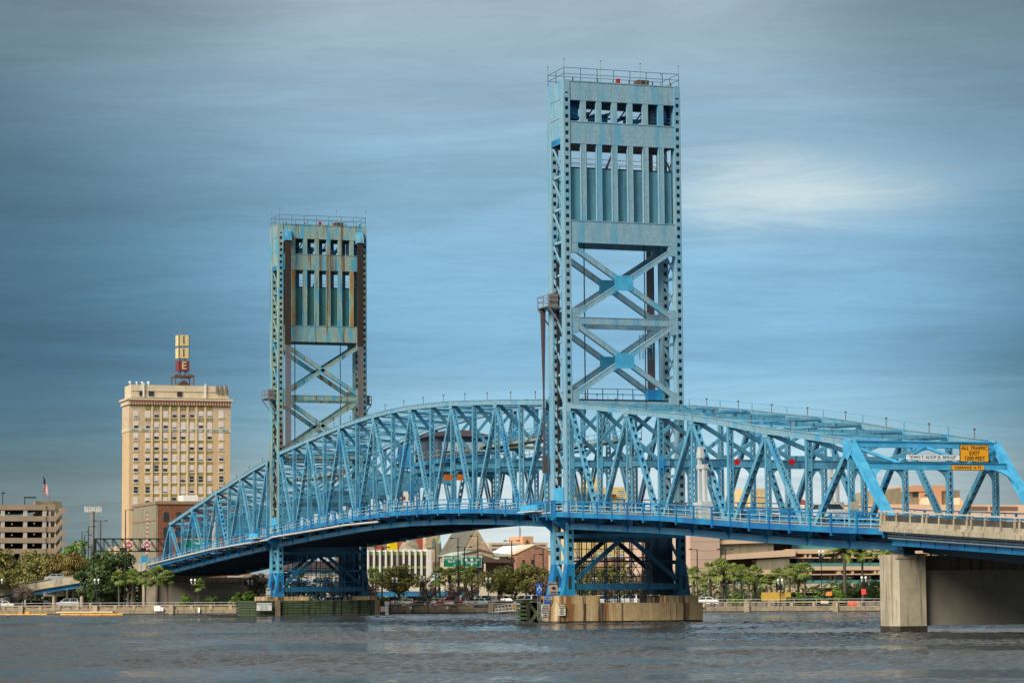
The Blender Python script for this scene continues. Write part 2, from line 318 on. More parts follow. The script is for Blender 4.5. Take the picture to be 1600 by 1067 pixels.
def copy_thing(root, loc, rz=0.0, label=None, group=None, sc=1.0):
    r = root.copy(); col.objects.link(r); r.location = loc; r.rotation_euler = (0, 0, rz); r.scale = (sc, sc, sc)
    if label: r['label'] = label
    if group: r['group'] = group
    for ch in list(root.children):
        c = ch.copy(); col.objects.link(c); c.parent = r
        for g in ch.children:
            d = g.copy(); col.objects.link(d); d.parent = c
    return r
def smooth(o, ang=40):
    for p in o.data.polygons: p.use_smooth = True
    return o
def text_mesh(txt, size, P0, xdir, ydir, m, name, parent, align='CENTER', bold=0.0):
    """lettering as thin raised mesh; P0 = centre of the line"""
    cu = bpy.data.curves.new('t', 'FONT'); cu.body = txt; cu.size = size; cu.align_x = align; cu.align_y = 'CENTER'; cu.extrude = 0.004; cu.offset = bold
    cu.resolution_u = 3
    ob = bpy.data.objects.new('t', cu); col.objects.link(ob); dg = bpy.context.evaluated_depsgraph_get()
    me = bpy.data.meshes.new_from_object(ob.evaluated_get(dg)); bpy.data.objects.remove(ob)
    xd = Vector(xdir).normalized(); yd = Vector(ydir).normalized(); zd = xd.cross(yd)
    M = Matrix((xd, yd, zd)).transposed().to_4x4(); M.translation = Vector(P0); me.transform(M)
    c = sum((v.co for v in me.vertices), Vector()) / max(1, len(me.vertices))
    me.transform(Matrix.Translation(-c)); me.name = name; me.materials.clear(); me.materials.append(m)
    o = bpy.data.objects.new(name, me); col.objects.link(o)
    po = Vector(parent['_w']) if parent is not None else Vector()
    o.parent = parent; o.location = c - po; return o
# ------------------------------------------------------------------ water and land
def seawall_x(y):
    pts = [(-900, -700), (-250, -200), (-181.6, -29), (-135.6, 29), (-104, 71.6), (-92, 84), (10, 200), (500, 760)]
    for (xa, ya), (xb, yb) in zip(pts, pts[1:]):
        if y <= yb: return xa + (xb - xa) * (y - ya) / (yb - ya)
    return pts[-1][0]
WL = [(-900, -700), (-250, -200), (-181.6, -29), (-135.6, 29), (-104, 71.6), (-92, 84), (10, 200), (500, 760)]
LANDZ = 0.9
def wave_height(x, y):
    rs = np.random.RandomState(4); h = np.zeros_like(x); calm = np.zeros_like(x)
    D_ = -.9415 * (x - CAM.x) + .337 * (y - CAM.y); L_ = .337 * (x - CAM.x) + .9415 * (y - CAM.y)
    for k in range(12):
        lam = rs.uniform(9, 34) * (1 + D_ / 260); ph = rs.uniform(0, 6.28); calm += np.cos(D_ * 6.283 / lam + L_ * 6.283 / rs.uniform(45, 160) * rs.choice([-1, 1]) + ph + 1.3 * np.sin(L_ / rs.uniform(9, 26) + k))
    calm = np.clip(.72 + calm * .27, .10, 1.7) * np.where(x < -60, .55, 1.0)
    for k in range(64):
        lam = 0.42 * (2.1 / 0.42) ** rs.rand() ; th_ = R(158) + rs.normal(0, .75); ph = rs.uniform(0, 6.28); amp = .0082 * lam ** .72
        wx, wy = x + .35 * np.sin(y * .9 / lam + k), y + .35 * np.sin(x * .8 / lam + 2 * k); s_ = np.sin((wx * math.cos(th_) + wy * math.sin(th_)) * 6.283 / lam + ph); h += amp * (s_ + .3 * (1 - np.abs(s_)) )
    return h * calm
def water_patch(d0, d1, step, w0, w1):
    nd = int((d1 - d0) / step); nl = int(2 * w1 / step); d = np.linspace(d0, d1, nd); l = np.linspace(-w1, w1, nl); D, Lx = np.meshgrid(d, l, indexing='ij')
    X = CAM.x - .9415 * D + .337 * Lx; Y = CAM.y + .337 * D + .9415 * Lx; Z = wave_height(X, Y); return X, Y, Z
VV, FFc = [], []; off = 0
for (d0, d1, step, w1) in ((88, 150, .15, 34), (150, 250, .22, 52), (250, 470, .36, 98)):
    X_, Y_, Z_ = water_patch(d0, d1, step, 0, w1); nd, nl = X_.shape; VV.append(np.stack([X_.ravel(), Y_.ravel(), Z_.ravel()], 1)); i = np.arange(nd * nl).reshape(nd, nl) + off
    FFc.append(np.stack([i[:-1, :-1].ravel(), i[:-1, 1:].ravel(), i[1:, 1:].ravel(), i[1:, :-1].ravel()], 1)); off += nd * nl
nq = off; VV.append(np.array([(-1200, -1400, -.45), (1400, -1400, -.45), (1400, 1500, -.45), (-1200, 1500, -.45)], dtype=float)); FFc.append(np.array([[nq, nq + 1, nq + 2, nq + 3]]))
VV = np.concatenate(VV); FFc = np.concatenate(FFc); wme = bpy.data.meshes.new('water'); wme.vertices.add(len(VV)); wme.vertices.foreach_set('co', VV.astype(np.float32).ravel()); nf = len(FFc); wme.loops.add(nf * 4); wme.loops.foreach_set('vertex_index', FFc.astype(np.int32).ravel()); wme.polygons.add(nf); wme.polygons.foreach_set('loop_start', np.arange(nf, dtype=np.int32) * 4); wme.polygons.foreach_set('use_smooth', np.ones(nf, dtype=bool)); wme.update(calc_edges=True)
WM = bpy.data.materials.new('river_water'); WM.use_nodes = True; t = WM.node_tree; b = t.nodes['Principled BSDF']
b.inputs['Base Color'].default_value = (0.056, 0.058, 0.058, 1); b.inputs['Roughness'].default_value = 0.06; b.inputs['IOR'].default_value = 1.33; b.inputs['Specular IOR Level'].default_value = 0.5
geo = t.nodes.new('ShaderNodeNewGeometry')
def wn(scale, det, rot, st, rough=0.55):
    mp = t.nodes.new('ShaderNodeMapping'); mp.inputs['Rotation'].default_value = (0, 0, R(rot)); mp.inputs['Scale'].default_value = st; t.links.new(geo.outputs['Position'], mp.inputs[0])
    z = t.nodes.new('ShaderNodeTexNoise'); z.inputs['Scale'].default_value = scale; z.inputs['Detail'].default_value = det; z.inputs['Roughness'].default_value = rough; z.inputs['Distortion'].default_value = 0.5; t.links.new(mp.outputs[0], z.inputs['Vector']); return z.outputs[0]
def wm2(op, a, b_, clamp=False):
    n = t.nodes.new('ShaderNodeMath'); n.operation = op; n.use_clamp = clamp
    for i, v in enumerate((a, b_)):
        if isinstance(v, (int, float)): n.inputs[i].default_value = v
        else: t.links.new(v, n.inputs[i])
    return n.outputs[0]
h = wn(3.2, 5, 25, (1.0, 0.6, 1), 0.6)
calm = wn(0.035, 3, 19.7, (1.0, 0.22, 1)); cr = t.nodes.new('ShaderNodeMapRange'); cr.inputs[1].default_value = 0.38; cr.inputs[2].default_value = 0.62; cr.inputs[3].default_value = 0.25; cr.inputs[4].default_value = 1.0; t.links.new(calm, cr.inputs[0])
bp = t.nodes.new('ShaderNodeBump'); bp.inputs['Distance'].default_value = 0.12; t.links.new(cr.outputs[0], bp.inputs['Strength']); t.links.new(h, bp.inputs['Height']); t.links.new(bp.outputs[0], b.inputs['Normal'])
wme.materials.append(WM); wob = bpy.data.objects.new('water', wme); col.objects.link(wob); struct(wob)
g = MB()
k = len(WL)
far = [(-4000, 4000), (-6000, 0), (-4000, -3000)]
poly = [(x, y) for x, y in WL] + [(500, 4000)] + far
g.v = [(x - (0.35 if i < k else 0), y, LANDZ) for i, (x, y) in enumerate(poly)]; g.f = [tuple(range(len(poly)))]; g.m = [0]
GRASS = mat('city_ground', (0.16, 0.145, 0.12), 0.9, var=0.3, scale=0.05)
struct(g.build('ground', GRASS))
g = MB()      # parking lot and riverside street, a sheet on the ground
g.prism([(-185, 20, 0.885), (-150, 20, 0.885), (-125, 58, 0.885), (-150, 85, 0.885), (-250, 85, 0.885), (-250, 20, 0.885)], (0, 0, 0.02))
struct(g.build('parking_lot', ASPH))

# seawall: wall, coping beam, posts; one long thing
sw = thing('seawall', 'long low weathered concrete seawall with a balustrade along the far river bank', 'seawall', (-135, 29, 0))
wallm, rail, post, base, fence = MB(), MB(), MB(), MB(), MB()
def seg_iter(a, b, step):
    a = Vector((*a, 0)); b = Vector((*b, 0)); d = (b - a); n = max(1, int(d.length / step)); return [(a + d * i / n, a + d * (i + 1) / n) for i in range(n)]
segs = []
for i in range(1, len(WL) - 2): segs += seg_iter(WL[i], WL[i + 1], 3.3)
COPE = mat('seawall_coping', (0.34, 0.27, 0.18), .85, var=.25, stain=(.1, .08, .06), stain_amt=.3)
WALLC = mat('seawall_concrete', (0.26, 0.205, 0.135), 0.85, var=0.35, scale=0.8, stain=(0.10, 0.085, 0.06), stain_amt=0.42, bump=0.3)
for i, (a, b2) in enumerate(segs):
    if a.y < -90 or a.y > 170: continue
    d = (b2 - a).normalized(); nrm = Vector((d.y, -d.x, 0))
    wallm.bar(a + Vector((0, 0, 0.52)), b2 + Vector((0, 0, 0.52)), 0.5, 0.56, side=nrm)
    base.bar(a + Vector((0, 0, -.13)), b2 + Vector((0, 0, -.13)), 0.62, 0.74, side=nrm)
    rail.bar(a + Vector((0, 0, 1.52)), b2 + Vector((0, 0, 1.52)), 0.3, 0.18, side=nrm)
    if a.y < 33 or True: rail.bar(a + Vector((0, 0, 0.86)), b2 + Vector((0, 0, 0.86)), 0.56, 0.12, side=nrm)
    p = a; post.bar(p + Vector((0, 0, 0.8)), p + Vector((0, 0, 1.43)), 0.28, 0.5, side=nrm)
    if a.y < 33: wallm.bar(a + Vector((0, 0, 1.08)) - nrm * .05, b2 + Vector((0, 0, 1.08)) - nrm * .05, 0.12, 0.42, side=nrm)
    if i % 4 == 0: post.bar(p + nrm * .36 + Vector((0, 0, 0.1)), p + nrm * .36 + Vector((0, 0, 1.5)), 0.5, 0.8, side=nrm)
wallm.build('wall', WALLC, sw); rail.build('coping', COPE, sw); post.build('balusters', COPE, sw); base.build('footing', TIDE, sw)
pf = thing('pipe_fence', 'thin grey pipe railing running along the riverside walk behind the seawall', 'fence', (-138, 29, LANDZ))
for i, (a, b2) in enumerate(segs):
    if a.y < -60 or a.y > 100: continue
    d = (b2 - a).normalized(); nrm = Vector((d.y, -d.x, 0)); o = -nrm * 1.2
    for z in (1.95, 1.5, 1.15): fence.bar(a + o + Vector((0, 0, z)), b2 + o + Vector((0, 0, z)), 0.05, 0.07 if z > 1.9 else 0.04, side=nrm)
    fence.bar(a + o + Vector((0, 0, .85)), a + o + Vector((0, 0, 1.95)), 0.06, 0.06, side=nrm)
fence.build('railing', mat('galvanised_steel', (0.42, 0.46, 0.48), 0.4, metal=0.5), pf)

# ------------------------------------------------------------------ bridge geometry
WD = 13.3            # distance between the two truss planes
TOWX = (-5.03, 0.0)  # near tower, along the bridge
FAR = -117.0         # shift to the far tower
CP = [(-420, 2.6), (-330, 3.4), (-250, 4.6), (-205, 6.2), (-196, 6.65), (-182, 7.3), (-164, 8.15), (-147, 8.95), (-125, 9.85), (-115, 10.3), (-94, 10.98), (-72, 11.58), (-55, 11.75), (-37, 11.53), (-21, 11.1), (-6, 10.5), (1, 10.1), (29, 8.95), (49, 7.8), (65, 7.05), (74, 6.7), (100, 5.6), (160, 3.6)]
def C_(x):
    xs = [p[0] for p in CP]; zs = [p[1] for p in CP]; return float(np.interp(x, xs, zs))
def clerp(a, b, t): return a + (b - a) * t
def member(mb, p0, p1, wy, wx, style, end=0.6):
    """built-up member in the truss plane: two side plates, edge angles, and lacing or batten plates between them"""
    p0 = Vector(p0); p1 = Vector(p1); a = p1 - p0; Ln = a.length; a.normalize(); s = Vector((0, 1, 0)); n = a.cross(s).normalized()
    if style == 'solid': mb.bar(p0, p1, wy, wx); return
    for q in (-1, 1):
        mb.bar(p0, p1, 0.04, wx, off=(q * (wy / 2 - .02), 0))
        for e in (-1, 1): mb.bar(p0, p1, 0.075, 0.025, off=(q * (wy / 2 - .0375), e * (wx / 2 - 0.01)))
    inner = wy - 0.11
    for e in (-1, 1):
        o = n * (e * (wx / 2 - 0.02))
        mb.bar(p0 + o, p0 + a * end + o, wy - .08, 0.02); mb.bar(p1 - a * end + o, p1 + o, wy - .08, 0.02)
        t0 = end; t1 = Ln - end
        if style == 'lace':
            m = max(1, round((t1 - t0) / (inner * 1.45))); st = (t1 - t0) / m
            for i in range(m):
                u0 = p0 + a * (t0 + i * st) + o; u1 = p0 + a * (t0 + (i + 1) * st) + o
                mb.bar(u0 - s * inner / 2, u1 + s * inner / 2, 0.065, 0.018, side=a.cross(n)); mb.bar(u0 + s * inner / 2, u1 - s * inner / 2, 0.065, 0.022, side=a.cross(n))
        else:
            m = max(1, round((t1 - t0) / 0.95)); st = (t1 - t0) / m
            for i in range(m):
                if i == 0: continue
                u0 = p0 + a * (t0 + i * st - .22) + o; mb.bar(u0, u0 + a * 0.36, wy - .08, 0.02)
def chordbeam(pts, wy, h, parent, name, m, gus=None):
    mb = MB()
    for p, q in zip(pts, pts[1:]):
        mb.bar(p, q, wy, h)
        for e in (-1, 1): mb.bar(p, q, wy + .12, 0.035, off=(0, e * (h / 2)))
    for g_ in (gus or []): mb.box(g_[0] - .55, g_[0] + .55, g_[1] - wy / 2 - .035, g_[1] - wy / 2 - .002, g_[2] - .62, g_[2] + .3)
    return mb.build(name, m, parent)
def truss_span(nm, label, xs, tz, xend, styles, ends=(True, True), part=False):
    """xs: panel points with a top chord; tz: top chord heights; xend: foot of the inclined end post (or None)"""
    ox = sum(xs) / len(xs); th = thing(nm, label, 'bridge span', (ox, WD / 2, C_(ox)))
    n = len(xs); allx = list(xs) + ([xend] if xend is not None else [])
    top = [(x, 0, z) for x, z in zip(xs, tz)]
    if xend is not None: pass
    bot = [(x, 0, C_(x)) for x in allx]
    botf = []
    for p, q in zip(bot, bot[1:]): botf += [p]
    botf.append(bot[-1])
    gt = [(x, 0, z) for i, (x, y, z) in enumerate(top) if i % 2 == 0]
    c = chordbeam(top, 0.5, 0.52, th, 'top_chord', PTC, gt); dup(c, (0, WD, 0))
    c = chordbeam(botf, 0.5, 0.56, th, 'bottom_chord', PC); dup(c, (0, WD, 0))
    for i, x in enumerate(xs):
        mb = MB(); member(mb, (x, 0, C_(x) + .25), (x, 0, tz[i] - .25), 0.5, 0.42 if (i % 2) else 0.34, 'lace', 0.5)
        # solid stretch where the sway frame lands
        mb.box(x - .2, x + .2, -.235, .235, C_(x) + 5.9, C_(x) + 7.0)
        v = mb.build('vertical_post', PT, th); dup(v, (0, WD, 0))
    for i in range(len(allx) - 1):
        xa, xb = allx[i], allx[i + 1]
        if i == n - 1:     # end post
            mb = MB(); mb.bar((xa, 0, tz[-1]), (xb, 0, C_(xb)), 0.5, 0.62); mb.bar((xa, 0, tz[-1]), (xb, 0, C_(xb)), 0.62, 0.04, off=(0, .31)); mb.bar((xa, 0, tz[-1]), (xb, 0, C_(xb)), 0.62, 0.04, off=(0, -.31))
            mb.prism([(xa - .9, -.27, tz[-1] + .26), (xa + .2 * (1 if xb > xa else -1), -.27, tz[-1] + .26), (xa + .8 * (1 if xb > xa else -1), -.27, tz[-1] - .7), (xa, -.27, tz[-1] - 1.5), (xa - .8 * (1 if xb > xa else -1), -.27, tz[-1] - 1.0)], (0, -.03, 0))
            e = mb.build('end_post', PR if nm.endswith('span') and xb > 0 else PT, th); dup(e, (0, WD, 0)); continue
        if i % 2 == 0: P, Q = (xa, 0, tz[i] - .3), (xb, 0, C_(xb) + .2)
        else: P, Q = (xa, 0, C_(xa) + .2), (xb, 0, tz[i + 1] - .3)
        mb = MB(); member(mb, P, Q, 0.46, 0.46, styles[i % len(styles)], 0.7); d = mb.build('diagonal', PT, th); dup(d, (0, WD, 0))
    # cross frames
    for i, x in enumerate(xs):
        zt, zs = tz[i], C_(x) + 6.45
        mb = MB(); mb.bar((x, .25, zt + .02), (x, WD - .25, zt + .02), 0.34, 0.34, side=(1, 0, 0)); mb.build('lateral_strut', PT, th)
        if zt - zs > 1.2:
            mb = MB(); mb.box(x - .17, x + .17, .25, WD - .25, zs - .3, zs + .3); mb.box(x - .24, x + .24, .25, WD - .25, zs + .3, zs + .33); mb.box(x - .24, x + .24, .25, WD - .25, zs - .33, zs - .3)
            for y0, sg in ((.24, 1), (WD - .24, -1)):      # curved knee
                pts = [(x - .1, y0, zs - .3)] + [(x - .1, y0 + sg * (1.25 - 1.25 * math.cos(a_)), zs - .3 - 1.25 + 1.25 * math.sin(a_)) for a_ in [i_ * math.pi / 10 for i_ in range(0, 6)]]
                pts2 = [(x - .1, y0, zs - .3)] + [(x - .1, y0, zs - 1.55)] + [(x - .1, y0 + sg * 1.25 * (1 - math.cos(a_)), zs - 1.55 + 1.25 * math.sin(a_)) for a_ in [i_ * math.pi / 12 for i_ in range(1, 7)]]
                mb.prism(pts2 if sg > 0 else pts2[::-1], (.2, 0, 0))
            mb.build('sway_strut', PT, th)
            if zt - zs > 2.0:
                mb = MB(); ym = WD / 2
                mb.bar((x, .3, zt - .3), (x, ym - .2, zs + .3), 0.3, 0.36, side=(1, 0, 0)); mb.bar((x, WD - .3, zt - .3), (x, ym + .2, zs + .3), 0.3, 0.36, side=(1, 0, 0)); mb.box(x - .16, x + .16, ym - .8, ym + .8, zs + .3, zs + .75)
                mb.build('sway_brace', PT, th)
        if i + 1 < n:
            x2, z2 = xs[i + 1], tz[i + 1]; mb = MB()
            for (ya, yb) in ((.3, WD - .3), (WD - .3, .3)):
                A, B_ = Vector((x, ya, zt - .05)), Vector((x2, yb, z2 - .05)); sd = (B_ - A).cross(Vector((0, 0, 1))).normalized()
                for q in (-1, 1): mb.bar(A, B_, 0.07, 0.2, side=sd, off=(q * .14, 0))
                dd = (B_ - A); m = 20
                for j in range(m):
                    q = 1 if j % 2 else -1; mb.bar(A + dd * j / m + sd * .14 * q, A + dd * (j + 1) / m - sd * .14 * q, 0.02, 0.05, side=(0, 0, 1))
            mb.build('lateral_brace', PT, th)
    # floor
    for i, x in enumerate(allx):
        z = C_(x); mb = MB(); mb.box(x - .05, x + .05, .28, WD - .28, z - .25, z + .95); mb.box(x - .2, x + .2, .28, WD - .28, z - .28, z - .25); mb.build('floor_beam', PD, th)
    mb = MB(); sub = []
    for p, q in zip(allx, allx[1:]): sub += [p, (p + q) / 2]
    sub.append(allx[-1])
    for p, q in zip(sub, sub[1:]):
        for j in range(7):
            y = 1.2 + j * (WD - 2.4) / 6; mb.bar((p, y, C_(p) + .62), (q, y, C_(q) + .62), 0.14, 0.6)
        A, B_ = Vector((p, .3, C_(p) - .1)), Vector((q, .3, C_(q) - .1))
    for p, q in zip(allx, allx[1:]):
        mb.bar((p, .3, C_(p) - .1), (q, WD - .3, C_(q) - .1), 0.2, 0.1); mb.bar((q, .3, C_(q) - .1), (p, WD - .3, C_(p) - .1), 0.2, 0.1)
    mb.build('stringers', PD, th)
    mb = MB()
    for p, q in zip(sub, sub[1:]): mb.bar((p, WD / 2, C_(p) + 1.1), (q, WD / 2, C_(q) + 1.1), WD - 1.0, 0.22)
    mb.build('deck', mat('bridge_deck', (0.10, 0.10, 0.10), 0.85), th)
    mb = MB()
    for p, q in zip(sub, sub[1:]):
        for y in (.55, WD - .55):
            for z in (1.75, 2.1): mb.bar((p, y, C_(p) + z), (q, y, C_(q) + z), 0.08, 0.16)
            mb.box(p - .06, p + .06, y - .05, y + .05, C_(p) + 1.2, C_(p) + 2.2)
    mb.build('traffic_rail', PB, th)
    # sidewalks with railings on both sides
    mbw, mbf, mbr = MB(), MB(), MB()
    for p, q in zip(sub, sub[1:]):
        mbw.bar((p, -1.0, C_(p) + 1.42), (q, -1.0, C_(q) + 1.42), 1.5, 0.12)
        mbf.bar((p, -1.8, C_(p) + 1.22), (q, -1.8, C_(q) + 1.22), 0.06, 0.5)
        mbf.bar((p, -1.83, C_(p) + 0.98), (q, -1.83, C_(q) + .98), 0.2, 0.03); mbf.bar((p, -1.0, C_(p) + 1.2), (q, -1.0, C_(q) + 1.2), 0.1, 0.3)
        mbr.bar((p, -1.8, C_(p) + 2.55), (q, -1.8, C_(q) + 2.55), 0.07, .11); mbr.cm = 1
        for z, hh in ((2.12, .06), (1.72, .06)): mbr.bar((p, -1.8, C_(p) + z), (q, -1.8, C_(q) + z), 0.07, hh)
        m_ = (p + q) / 2; mbr.box(m_ - .035, m_ + .035, -1.83, -1.77, C_(m_) + 1.45, C_(m_) + 2.52); mbr.cm = 0
    for j, p in enumerate(sub):
        lo_ = 0.72 if j % 2 == 0 else 0.98
        mbr.box(p - .11, p + .11, -1.95, -1.81, C_(p) + lo_, C_(p) + 2.6)
    sidew = mbw.build('sidewalk', WALK, th); fas = mbf.build('fascia', PB, th); rl = mbr.build('railing', [PB, PALE], th)
    dup(sidew, (0, WD + 2.0, 0)); dup(fas, (0, WD + 3.6, 0)); dup(rl, (0, WD + 3.75, 0))
    for i, x in enumerate(allx):
        z = C_(x); pts = [(x - .05, -1.78, z + .98), (x - .05, -1.78, z + .75)]
        for a_ in [j * math.pi / 14 for j in range(0, 7)]: pts.append((x - .05, -1.62 + 1.33 * math.sin(a_), z - .28 + 1.0 * math.cos(a_)))
        pts += [(x - .05, -.27, z - .28), (x - .05, -.27, z + .98)]
        mb = MB(); mb.prism(pts[::-1], (.1, 0, 0)); mb.box(x - .14, x + .14, -.35, -.25, z - .26, z + .98); br = mb.build('bracket', PB, th)
        mb = MB(); mb.prism([(p_[0], WD - p_[1], p_[2]) for p_ in pts], (.1, 0, 0)); mb.build('bracket', PB, th)
    # little lamps on the top chords
    mb = MB()
    for i in range(n - 1):
        for y in (0, WD):
            x = (xs[i] + xs[i + 1]) / 2 + .6; z = clerp(tz[i], tz[i + 1], .57) + .25; mb.box(x - .025, x + .025, y - .025, y + .025, z, z + .75); mb.box(x - .09, x + .09, y - .07, y + .07, z + .72, z + .84)
    mb.build('chord_lamps', RUSTM, th)
    mb = MB()
    for p, q, za, zb in zip(xs, xs[1:], tz, tz[1:]):     # handline along the far chord
        mb.bar((p, WD, za + .95), (q, WD, zb + .95), .04, .04); mb.box(p - .03, p + .03, WD - .03, WD + .03, za + .2, za + .95)
    mb.build('handline', PT, th)
    return th
XR = [1.4, 9.35, 17.1, 25.1, 33.0, 41.1, 49.0, 57.0, 64.8]; ZR = [22.55, 21.8, 21.0, 20.1, 19.3, 18.3, 17.2, 16.3, 15.35]
XL = [-122.9, -130.9, -139.0, -146.8, -154.7, -162.8, -171.3, -179.2, -188.0]; ZL = [22.5, 21.75, 20.85, 19.95, 19.2, 18.1, 17.1, 16.1, 15.0]
XM = [-5.95 - 7.86 * i for i in range(15)]; zz = [23.4, 23.9, 24.45, 24.9, 25.35, 25.65, 25.88, 25.95]; ZM = zz + zz[:-1][::-1]
near_span = truss_span('truss_span', 'light blue truss span at the right, sloping from the near tower to the yellow signs', XR, ZR, 73.9, ['batten', 'lace', 'batten', 'lace', 'batten', 'batten', 'lace', 'batten'])
far_span = truss_span('truss_span', 'light blue truss span at the far left, running down past the brown brick building', XL, ZL, -196.0, ['lace', 'lace', 'lace', 'batten', 'lace', 'lace', 'batten', 'lace'])
lift = truss_span('lift_span', 'arched light blue lift span hung between the two bridge towers', XM, ZM, None, ['lace', 'lace', 'lace', 'lace', 'lace', 'lace', 'lace', 'lace', 'batten', 'lace', 'batten', 'lace', 'batten', 'lace'])

# portal of the right-hand span, on the sloping end posts, and its signs
def ep(z): return 64.8 + (15.35 - z) * (73.9 - 64.8) / (15.35 - 6.7)
mb = MB()
for z, hgt in ((15.2, .42), (13.35, .5)):
    x = ep(z); mb.box(x - .15, x + .25, .3, WD - .3, z - hgt / 2, z + hgt / 2); mb.box(x - .28, x + .34, .3, WD - .3, z + hgt / 2, z + hgt / 2 + .04); mb.box(x - .28, x + .34, .3, WD - .3, z - hgt / 2 - .04, z - hgt / 2)
ym = WD / 2
for y0, sg in ((.3, 1), (WD - .3, -1)):
    mb.bar((ep(14.9), y0, 14.9), (ep(13.6), y0 + sg * 3.2, 13.6), .3, .22, side=(1, 0, 0)); mb.bar((ep(15.0), ym, 15.0), (ep(13.6), ym + (y0 - ym) * .52, 13.6), .3, .22, side=(1, 0, 0))
    z = 13.1; pts = [(ep(z), y0, z)] + [(ep(z - 1.5), y0, z - 1.5)] + [(ep(z - 1.5 + 1.5 * math.sin(a_)), y0 + sg * 1.6 * (1 - math.cos(a_)), z - 1.5 + 1.5 * math.sin(a_)) for a_ in [i_ * math.pi / 12 for i_ in range(1, 7)]]
    mb.prism(pts if sg > 0 else pts[::-1], (.24, 0, 0))
mb.box(ep(15) - .1, ep(15) + .2, ym - .9, ym + .9, 14.75, 15.0)
mb.build('portal_frame', PR, near_span)
def mirror_portal():
    mb = MB(); e = lambda z: -188.0 - (15.0 - z) * 8.0 / 8.4
    for z, hgt in ((14.9, .42), (13.1, .5)): x = e(z); mb.box(x - .2, x + .2, .3, WD - .3, z - hgt / 2, z + hgt / 2)
    for y0, sg in ((.3, 1), (WD - .3, -1)): mb.bar((e(14.7), y0, 14.7), (e(13.3), y0 + sg * 3.2, 13.3), .3, .22, side=(1, 0, 0)); mb.bar((e(14.7), ym, 14.7), (e(13.3), ym - sg * 3, 13.3), .3, .22, side=(1, 0, 0))
    mb.build('portal_frame', PT, far_span)
mirror_portal()
def sign(name, label, cat, X, px0, px1, py0, py1, m, lines, ink, border=None, thick=.08, group=None, asp=0.72, bold=0.006):
    """flat board facing +X, covering the photo rectangle at plane X; lines = [(text, rel height of line centre from top, rel size, rel x)]"""
    a = onX((px0 + px1) / 2, (py0 + py1) / 2, X); y0 = onX(px0, (py0 + py1) / 2, X).y; y1 = onX(px1, (py0 + py1) / 2, X).y; z0 = onX((px0 + px1) / 2, py1, X).z; z1 = onX((px0 + px1) / 2, py0, X).z
    th = thing(name, label, cat, (X, (y0 + y1) / 2, z0), group)
    if border: MB().box(X - thick, X, y0, y1, z0, z1).build('border', border, th); e = (z1 - z0) * .035; MB().box(X + .001, X + .012, y0 + e, y1 - e, z0 + e, z1 - e).build('panel', m, th)
    else: MB().box(X - thick, X, y0, y1, z0, z1).build('panel', m, th)
    H = z1 - z0; Wd = y1 - y0
    for tx, ry, rs, rx in lines:
        text_mesh(tx, H * rs, (X + .02, y0 + Wd * rx, z1 - H * ry), (0, 1, 0), (0, 0, 1), ink, 'lettering', th, bold=bold)
    return th, (y0, y1, z0, z1)
sign('road_sign', 'large yellow ALL TRAFFIC EXIT 1200 FEET board on the right end portal', 'road sign', ep(14) + .5, 1500, 1545, 694.8, 721.5, YEL, [('ALL TRAFFIC', .2, .30, .5), ('EXIT', .5, .34, .5), ('1200 FEET', .8, .32, .5)], INK, INK)
sign('road_sign', 'long white bridge name board beside the yellow exit board on the right end portal', 'road sign', ep(14) + .42, 1415.5, 1499.5, 710.2, 718.6, SWHITE, [('"JOHN T. ALSOP JR. BRIDGE"', .5, .78, .5)], INK, INK, bold=0.003)
sign('road_sign', 'small yellow CLEARANCE 16 FT strip sign under the large exit board', 'road sign', ep(13.2) + .45, 1486.5, 1537.5, 726.8, 734, YEL, [('CLEARANCE  16  FT', .5, .74, .5)], INK, INK, bold=0.003)

